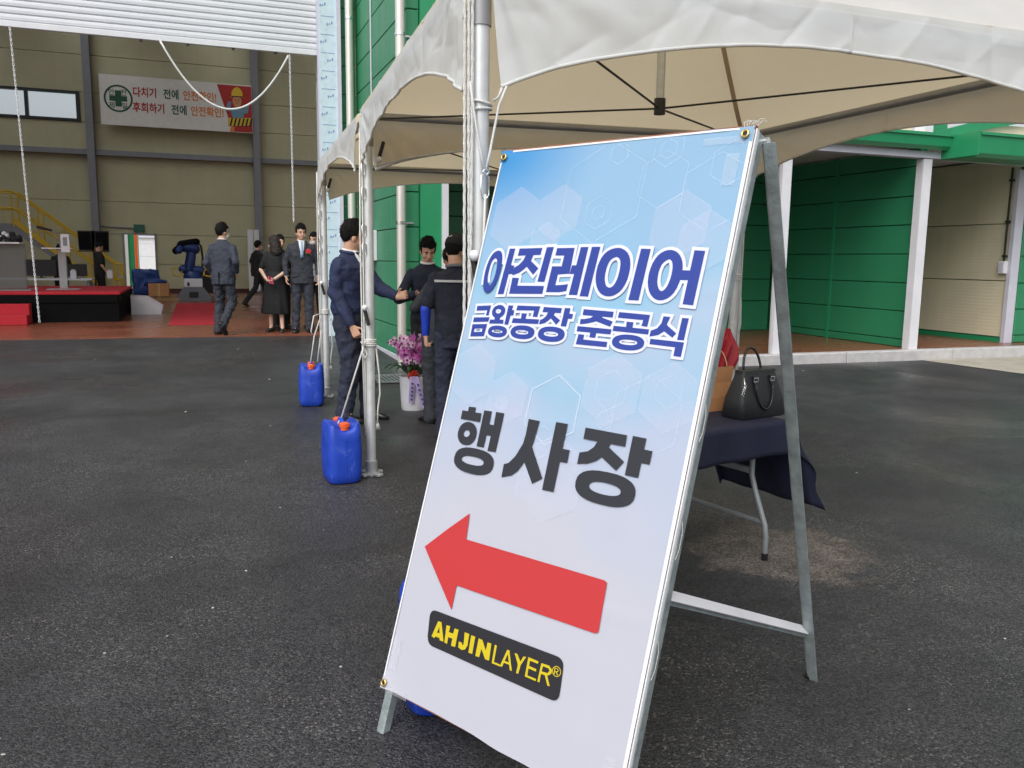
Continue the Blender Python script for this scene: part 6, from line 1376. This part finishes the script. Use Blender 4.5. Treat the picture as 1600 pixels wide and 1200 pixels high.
        bm = nb(); loft(bm, [((0, 0, .80), (.155*b_, 0, 0), (0, .115*b_, 0)), ((0, 0, .90), (.168*b_, 0, 0), (0, .118*b_, 0)), ((0, 0, 1.02), (.155*b_, 0, 0), (0, .108*b_, 0))], 24, 2.3)
        for q in 'LR':
            hp, kn, an = J['hip'+q], J['knee'+q], J['ank'+q]; dd = (an-kn).normalized()
            capsule(bm, hp-V((0, 0, .02)), kn, .097*b_, .073*b_, 16); capsule(bm, kn, an-dd*.01, .072*b_, .062*b_, 16); capsule(bm, an-dd*.06, an+dd*.028, .064*b_, .067*b_, 14)
        fuse('trousers', bm, voxel*1.25, leg_m or M_NAVYC, root, 4, torso_fold*1.5, .075)
    for q in 'LR':
        an = J['ank'+q]; ty = J['toe'+q]; td = V((ty[0], ty[1], 0)).normalized(); pt = J['pitch'+q]
        f = (td*math.cos(pt)-V((0, 0, 1))*math.sin(pt)).normalized(); sdv = td.cross(V((0, 0, 1))); upv = sdv.cross(f)
        b0 = an - upv*.083
        bm = nb(); loft(bm, [(b0-f*.075+upv*.035, sdv*.026, upv*.034), (b0-f*.055+upv*.045, sdv*.036, upv*.045), (b0+upv*.048, sdv*.037, upv*.048), (b0+f*.06+upv*.038, sdv*.042, upv*.038), (b0+f*.13+upv*.028, sdv*.045, upv*.028), (b0+f*.18+upv*.020, sdv*.036, upv*.020), (b0+f*.198+upv*.014, sdv*.018, upv*.012)], 16, 2.8)
        finish('shoe', bm, M_SHOE, root, True)
    return root, HM_, ln, J
def face_mask(root, HM_, name='mask', m=None):
    bm = nb(); vs = ell(bm, (0, .030, -.055), (.060, .080, .058), HM_, 24, 16); inv = HM_.inverted()
    for v in vs:
        p = inv @ v.co
        if p.y < .03: p.y = .03; p.x *= .95
        if p.z > -.018: p.z = -.018
        v.co = HM_ @ p
    finish(name, bm, m or M_MASK, root, True)
    for s in (-1, 1):
        bm = nb(); tube(bm, [HM_ @ V((s*.058, .04, -.035)), HM_ @ V((s*.078, -.012, -.01)), HM_ @ V((s*.078, -.02, -.03)), HM_ @ V((s*.058, .04, -.08))], .0022, 4); finish('ear_loop', bm, m or M_MASK, root)
def collar(root, ln, m, r=(.066, .068), z=1.492, h=.035):
    bm = nb(); pts = [ln((r[0]*math.cos(2*math.pi*k/20), -.016+r[1]*math.sin(2*math.pi*k/20), z+.012*(-math.sin(2*math.pi*k/20)))) for k in range(20)]
    tube(bm, pts, [h*.42]*20, 8, closed=True); finish('collar', bm, m, root, True)
def shirt_front(root, ln, m_shirt, m_tie, m_lapel, yb=.118):
    def P(x, z, d=0): return ln((x, yb-(x*x)*1.6-(max(0, z-1.36)*.55)+d, z))
    def slab(name, pts, m, th=.010):
        bm = nb(); prism(bm, pts, (0, th, 0)); finish(name, bm, m, root)
    bm = nb(); rows = []
    for i in range(9):
        z = 1.505-.30*i/8; wd = .052*(1-i/8)**.8+.004; rows.append([bm.verts.new(P(x*wd, z, .014)) for x in (-1, -.5, 0, .5, 1)])
    for A_, B_ in zip(rows, rows[1:]):
        for k in range(4): bm.faces.new((A_[k], A_[k+1], B_[k+1], B_[k]))
    o = finish('shirt_front', bm, m_shirt, root, True); o.modifiers.new('t', 'SOLIDIFY').thickness = .012
    if m_tie:
        bm = nb(); rows = []
        for z, wd in ((1.485, .017), (1.465, .012), (1.40, .017), (1.30, .024), (1.225, .026)): rows.append([bm.verts.new(P(x*wd, z, .026)) for x in (-1, 0, 1)])
        for A_, B_ in zip(rows, rows[1:]):
            for k in range(2): bm.faces.new((A_[k], A_[k+1], B_[k+1], B_[k]))
        o = finish('tie', bm, m_tie, root, True); o.modifiers.new('t', 'SOLIDIFY').thickness = .008
    if m_lapel:
        for s in (-1, 1):
            bm = nb(); rows = []
            for i in range(9):
                z = 1.50-.31*i/8; w0 = .050*(1-i/8)**.8+.003; w1 = w0+.046*math.sin(math.pi*min(1, .25+i/9)); rows.append([bm.verts.new(P(s*(w0+(w1-w0)*q), z, .022-.006*q)) for q in (0, .5, 1)])
            for A_, B_ in zip(rows, rows[1:]):
                for k in range(2): bm.faces.new((A_[k], A_[k+1], B_[k+1], B_[k]))
            o = finish('lapel', bm, m_lapel, root, True); o.modifiers.new('t', 'SOLIDIFY').thickness = .008
def loc(root, p):
    """a world point in the figure's own coordinates"""
    s = root if isinstance(root, tuple) else None
    x, y, z, f, H = s; v = V(p)-V((x, y, z)); a = -R(f)
    return tuple(V((v.x*math.cos(a)-v.y*math.sin(a), v.x*math.sin(a)+v.y*math.cos(a), v.z))*(1.75/H))

C_NAVYJ = mat('navy_blue_jacket', (.014, .023, .070), .8, var=.12, vs=14, bump=.45, bs=19)
C_NAVYT = mat('navy_trousers', (.020, .024, .048), .85, var=.15, vs=14, bump=.45, bs=19)
C_DKNIT = mat('dark_navy_knit', (.012, .017, .036), .9, var=.15, vs=14, bump=.45, bs=19)
C_GREY = mat('charcoal_suit', (.028, .031, .041), .8, var=.12, vs=14, bump=.45, bs=19)
C_GREYB = mat('blue_grey_suit', (.032, .038, .058), .8, var=.12, vs=14, bump=.45, bs=19)
C_GREYT = mat('grey_suit_trousers', (.028, .032, .045), .8, var=.12, vs=14, bump=.45, bs=19)
C_BLK = mat('black_cloth', (.010, .010, .012), .85, var=.15, vs=14, bump=.45, bs=19)
C_WORK = mat('navy_work_shirt', (.010, .013, .026), .85, var=.15, vs=14, bump=.45, bs=19)
C_SLV = mat('blue_arm_sleeve', (.012, .05, .50), .6, var=.1)
C_TIE = mat('pale_blue_tie', (.30, .42, .58), .5, var=.1); C_TIEG = mat('grey_tie', (.16, .17, .19), .6)

# 1: the man in the navy jacket at the second pole, facing right, one arm stretched out
x, y, f, H = 1.235, 7.27, -130, 1.70; z = gz(x, y); L_ = (x, y, z, f, H)
wL = loc(L_, (1.60, 7.08, 1.22)); wR = loc(L_, (1.20, 7.02, .98))
rt, HM1, ln1, J1 = person('man in a navy jacket at the second tent pole holding a rope', x, y, z, f, H,
    dict(wrL=wL, elL=tuple((V(wL)+V((-.19, .0, 1.37)))/2+V((-.03, -.02, -.06))), hdL=(.15, 1, .25), hnL=(1, .2, 0), wrR=wR, elR=(.215, -.03, 1.15), hdR=(-.1, .45, -.9), hnR=(-1, -.1, 0), toeL=(-.1, 1), toeR=(.15, 1), kneeR=(.10, .04, .50), ankL=(-.11, .10, .085), kneeL=(-.10, .09, .5)),
    lean=(0, .02), head=(43, 12), hand_curl=(.55, .9), wide=1.1, top='blouson', top_m=C_NAVYJ, leg_m=C_NAVYT, bulk=1.17, torso_fold=.028, voxel=.0068)
collar(rt, ln1, M_WCLOTH, z=1.507, h=.026); collar(rt, ln1, C_NAVYJ, (.078, .080), 1.488, .04); shirt_front(rt, ln1, M_WCLOTH, C_TIEG, None, .122)
bm = nb(); tube(bm, [ln1((.04, .10, 1.48)), ln1((.05, .128, 1.38)), ln1((.02, .138, 1.28)), ln1((-.04, .125, 1.40)), ln1((-.05, .09, 1.48))], .004, 5); finish('lanyard', bm, M_WROPE, rt)
# 2: the man in a dark jumper facing us, head bent
x, y, f, H = 2.10, 8.0, 172, 1.58; z = gz(x, y); L_ = (x, y, z, f, H)
rt, HM2, ln2, J2 = person('man in a dark navy jumper looking down, facing the camera', x, y, z, f, H,
    dict(wrL=loc(L_, (2.12, 7.66, 1.22)), elL=loc(L_, (2.34, 7.92, 1.16)), wrR=loc(L_, (1.92, 7.66, 1.22)), elR=loc(L_, (1.80, 7.92, 1.16)), hdL=(.5, .8, .1), hdR=(-.5, .8, .1), hnL=(0, 0, 1), hnR=(0, 0, 1)),
    lean=(0, .05), head=(4, 24), top='shirt', top_m=C_DKNIT, leg_m=C_BLK, torso_fold=.016, bulk=1.0)
collar(rt, ln2, M_WCLOTH, (.068, .072), 1.500, .030)
ph = tag(empty('phone', (2.02, 7.58, 1.25), .1), 'dark phone held by the man in the dark jumper', 'phone'); part('case', M_BLACK, ph, (-.04, .04, -.07, .07, -.005, .004), bev=.003); part('screen', M_STEEL, ph, (-.036, .036, -.065, .065, .0045, .0055))
# 3: the grey suited person half hidden behind the man in the cap
x, y, f, H = 1.95, 7.0, 8, 1.52; z = gz(x, y)
rt, HM3, ln3, J3 = person('person in a charcoal suit half hidden behind the man in the cap', x, y, z, f, H,
    dict(elL=(-.24, .05, 1.15), wrL=(-.12, .26, 1.12), hdL=(.3, 1, 0), hnL=(1, 0, 0)), lean=(.19, .13), head=(-10, 25), top='jacket', top_m=C_GREY, leg_m=C_GREY, bulk=1.05, torso_fold=.016)
collar(rt, ln3, M_WCLOTH, (.066, .068), 1.505, .026)
# 4: the man in the cap from behind
x, y, f, H = 1.91, 6.38, -14, 1.60; z = gz(x, y)
rt, HM4, ln4, J4 = person('man in a black cap seen from behind, blue arm sleeves, reflective stripe', x, y, z, f, H,
    dict(elL=(-.262, -.02, 1.13), wrL=(-.262, .02, .90), hdL=(.05, .25, -1), hnL=(1, .2, .1), elR=(.27, .04, 1.15), wrR=(.22, .22, 1.02)), lean=(0, .05), head=(-30, 20), hand_curl=(1.15, .6), wide=1.05, top='vest', top_m=C_WORK, leg_m=C_NAVYT, sleeve='short', bulk=1.08, torso_fold=.024, voxel=.0068, hair_style='cap')
for q in 'LR':
    bm = nb(); sh, el, wr = J4['sh'+q], J4['el'+q], J4['wr'+q]
    capsule(bm, sh.lerp(el, .62), el, .052, .046, 14); capsule(bm, el, wr-(wr-el).normalized()*.02, .046, .034, 14); fuse('arm_sleeve', bm, .008, C_SLV, rt, 2, .006, .05)
collar(rt, ln4, mat('grey_collar', (.16, .16, .165), .8), (.074, .078), 1.494, .036)
bm = nb(); pts = []
for k in range(17):
    a = math.pi*(1.14+.72*k/16); c_ = ln4((0, -.004, 1.372)); pts.append(c_+V((.192*1.08*1.05*math.cos(a)*1.01, .128*1.08*math.sin(a)*1.06, 0)))
for a_, b_ in zip(pts, pts[1:]):
    o_ = (a_+b_)/2-ln4((0, 0, 1.372)); o_.z = 0; o_.normalize(); bar(bm, a_, b_, .006, .019, o_.cross((b_-a_).normalized()))
finish('reflective_stripe', bm, mat('reflective_tape', (.50, .51, .52), .4), rt)
bm = nb(); vs = ell(bm, (0, -.012, .040), (.095, .119, .106), HM4, 36, 24); inv = HM4.inverted()
for v in vs:
    p = inv @ v.co
    if p.z < .022: p.z = .022 + (p.z-.022)*.03; 
    v.co = HM4 @ p
finish('cap', bm, C_BLK, rt, True, 50)
bm = nb(); loft(bm, [(HM4 @ V((0, .06, .030)), HM4.to_3x3() @ V((.080, 0, 0)), HM4.to_3x3() @ V((0, .02, .004))), (HM4 @ V((0, .125, .020)), HM4.to_3x3() @ V((.068, 0, 0)), HM4.to_3x3() @ V((0, .012, .006))), (HM4 @ V((0, .165, .008)), HM4.to_3x3() @ V((.040, 0, 0)), HM4.to_3x3() @ V((0, .008, .004)))], 16); finish('cap_visor', bm, C_BLK, rt, True)
bm = nb(); 
for a_, b_ in (((-.030, -.1185, .085), (-.018, -.1225, .080)), ((-.018, -.1225, .080), (.004, -.121, .092))): bar(bm, HM4 @ V(a_), HM4 @ V(b_), .003, .006)
finish('cap_emblem', bm, M_WCLOTH, rt); face_mask(rt, HM4)

# 5: far: the walking man in a suit, seen from behind
x, y, f, H = .40, 14.22, -28, 1.74
rt, HM5, ln5, J5 = person('man in a blue grey suit walking into the hall, seen from behind', x, y, ZF, f, H,
    dict(kneeL=(-.10, .06, .50), ankL=(-.11, -.02, .085), hipR=(.09, .01, .93), kneeR=(.11, .06, .51), ankR=(.10, -.26, .19), pitchR=.85, toeR=(.1, 1), elR=(.27, -.10, 1.16), wrR=(.20, .06, .98), elL=(-.25, -.05, 1.14), wrL=(-.21, .09, .96), hdR=(-.2, .6, -.8)),
    lean=(0, .03), head=(-35, 0), top='jacket', top_m=C_GREYB, leg_m=C_GREYT, voxel=.010, bulk=1.04, torso_fold=.034)
collar(rt, ln5, M_WCLOTH, (.066, .068), 1.506, .02); face_mask(rt, HM5)
# 6: the woman in the black dress
x, y, f, H = 1.22, 14.5, 158, 1.57
rt, HM6, ln6, J6 = person('woman in a black dress with long hair holding a pink phone', x, y, ZF, f, H,
    dict(elL=(-.25, .04, 1.14), wrL=(-.06, .24, .98), hdL=(.5, .6, -.35), hnL=(.2, -.2, 1), elR=(.25, .04, 1.14), wrR=(.08, .24, .97), hdR=(-.5, .6, -.35), hnR=(-.2, -.2, 1), shL=(-.165, -.01, 1.415), shR=(.165, -.01, 1.415), ankL=(-.13, .05, .085), ankR=(.10, -.03, .085)),
    head=(-104, 8), wide=.9, top='none', top_m=C_BLK, sleeve='short', skirt=C_BLK, skin=M_SKIN2, hair=M_HAIRB, hair_style='long', voxel=.009, bulk=.93, torso_fold=.008)
face_mask(rt, HM6)
hp = tag(empty('phone', (1.13, 14.23, ZF+.86), .4), 'pink phone case held by the woman in the black dress', 'phone'); hp.rotation_euler = (.9, .2, .4)
part('case', mat('pink_case', (.42, .05, .10), .4), hp, (-.04, .04, -.075, .075, -.007, .007), bev=.004); part('lens', M_BLACK, hp, (-.03, -.008, .03, .06, .0075, .009))
# 7: the suited man with the corsage
x, y, f, H = 1.64, 14.36, 176, 1.76
rt, HM7, ln7, J7 = person('man in a grey suit with a red corsage and pale blue tie', x, y, ZF, f, H,
    dict(elL=(-.26, -.02, 1.15), elR=(.26, -.02, 1.15), wrL=(-.26, .07, .915), wrR=(.25, .07, .915), ankL=(-.10, .03, .085), ankR=(.12, .02, .085)), head=(12, 0), top='jacket', top_m=C_GREY, leg_m=C_GREYT, voxel=.009, bulk=1.04, torso_fold=.026, skin=M_SKIN)
shirt_front(rt, ln7, M_WCLOTH, C_TIE, mat('lapel_charcoal', (.028, .031, .040), .8), .124); collar(rt, ln7, M_WCLOTH, (.062, .064), 1.50, .026)
bm = nb()
for s in (-1, 1): tube(bm, [HM7 @ V((s*.030+.020*math.cos(k*.785), .094, -.008+.015*math.sin(k*.785))) for k in range(8)], .0018, 4, closed=True)
tube(bm, [HM7 @ V((-.012, .096, -.004)), HM7 @ V((.012, .096, -.004))], .0018, 4)
finish('glasses', bm, M_BLACK, rt)
co = tag(empty('corsage', (0, 0, 0)), 'red ribbon corsage pinned on the grey suited man', 'corsage')
cw = Matrix.Translation((x, y, ZF)) @ Matrix.Rotation(R(f), 4, 'Z') @ Matrix.Scale(H/1.75, 4) @ V(ln7((-.105, .135, 1.315))); co.location = cw
bm = nb()
for k in range(7): ell(bm, (.024*math.cos(k*.9), -.012, .022*math.sin(k*.9)+.01), (.022, .018, .022), su=8, sv=6)
finish('red_petals', bm, mat('corsage_red', (.55, .02, .03), .5), co, True)
bm = nb()
for k in range(4): ell(bm, (.04*math.cos(k*1.2+2.4), -.006, -.03+.02*math.sin(k*1.2)), (.022, .008, .014), su=8, sv=6)
finish('green_leaf', bm, M_LEAF, co, True)
# 8: behind the suited man: a guest in a brown top holding a white paper
x, y, f, H = 1.97, 15.3, 150, 1.66
rt, HM8, ln8, J8 = person('guest in a brown top behind the grey suited man, holding white paper', x, y, ZF, f, H,
    dict(elL=(-.25, .02, 1.14), wrL=(-.10, .25, 1.10), hdL=(.4, .8, .1), elR=(.25, .02, 1.14), wrR=(.10, .25, 1.12), hdR=(-.4, .8, .1)), top='shirt', top_m=mat('brown_patterned_cloth', (.16, .075, .05), .8, var=.6, vs=30), leg_m=C_BLK, voxel=.011)
face_mask(rt, HM8)
pp = tag(empty('paper_sheet', (1.93, 14.98, ZF+.98)), 'white paper in the hands of the guest in the brown top', 'paper'); pp.rotation_euler = (.3, .25, -.2)
part('sheet', M_WCLOTH, pp, (-.10, .10, -.004, .0, -.16, .14)); part('print', M_STEEL, pp, (-.07, .07, -.0055, -.0042, .04, .06))
# 9: black clothed guest behind the woman
x, y, f, H = 1.36, 15.05, 200, 1.60
rt, HM9, ln9, J9 = person('dark clothed guest hidden behind the woman in the black dress', x, y, ZF, f, H, top='shirt', top_m=C_BLK, leg_m=C_BLK, voxel=.011)
# 10: the man walking at the back
x, y, f, H = 1.42, 22.3, -62, 1.62
rt, HM10, ln10, J10 = person('man in black striding past the white boards at the back', x, y, ZF, f, H,
    dict(kneeL=(-.09, .30, .55), ankL=(-.10, .36, .085), kneeR=(.09, -.08, .50), ankR=(.10, -.42, .11), pitchR=.5, elR=(.25, .04, 1.16), wrR=(.22, .22, 1.0)), lean=(0, .08), top='shirt', top_m=C_BLK, leg_m=C_BLK, sleeve='short', voxel=.011)
face_mask(rt, HM10)
# 11, 12: the operator behind the desk and the man by the speakers
x, y = -2.93, 22.1
person('operator in black behind the control desk monitor', x, y, ZF, 185, 1.45, top='shirt', top_m=C_BLK, leg_m=C_BLK, sleeve='short', head=(0, 18), lean=(0, .06), voxel=.012)
person('man in black standing beside the paired loudspeakers', -2.12, 22.2, ZF, -70, 1.52, dict(elR=(.25, -.02, 1.14), wrR=(.24, .1, .95)), top='shirt', top_m=C_BLK, leg_m=C_BLK, sleeve='short', voxel=.012, head=(0, 30))
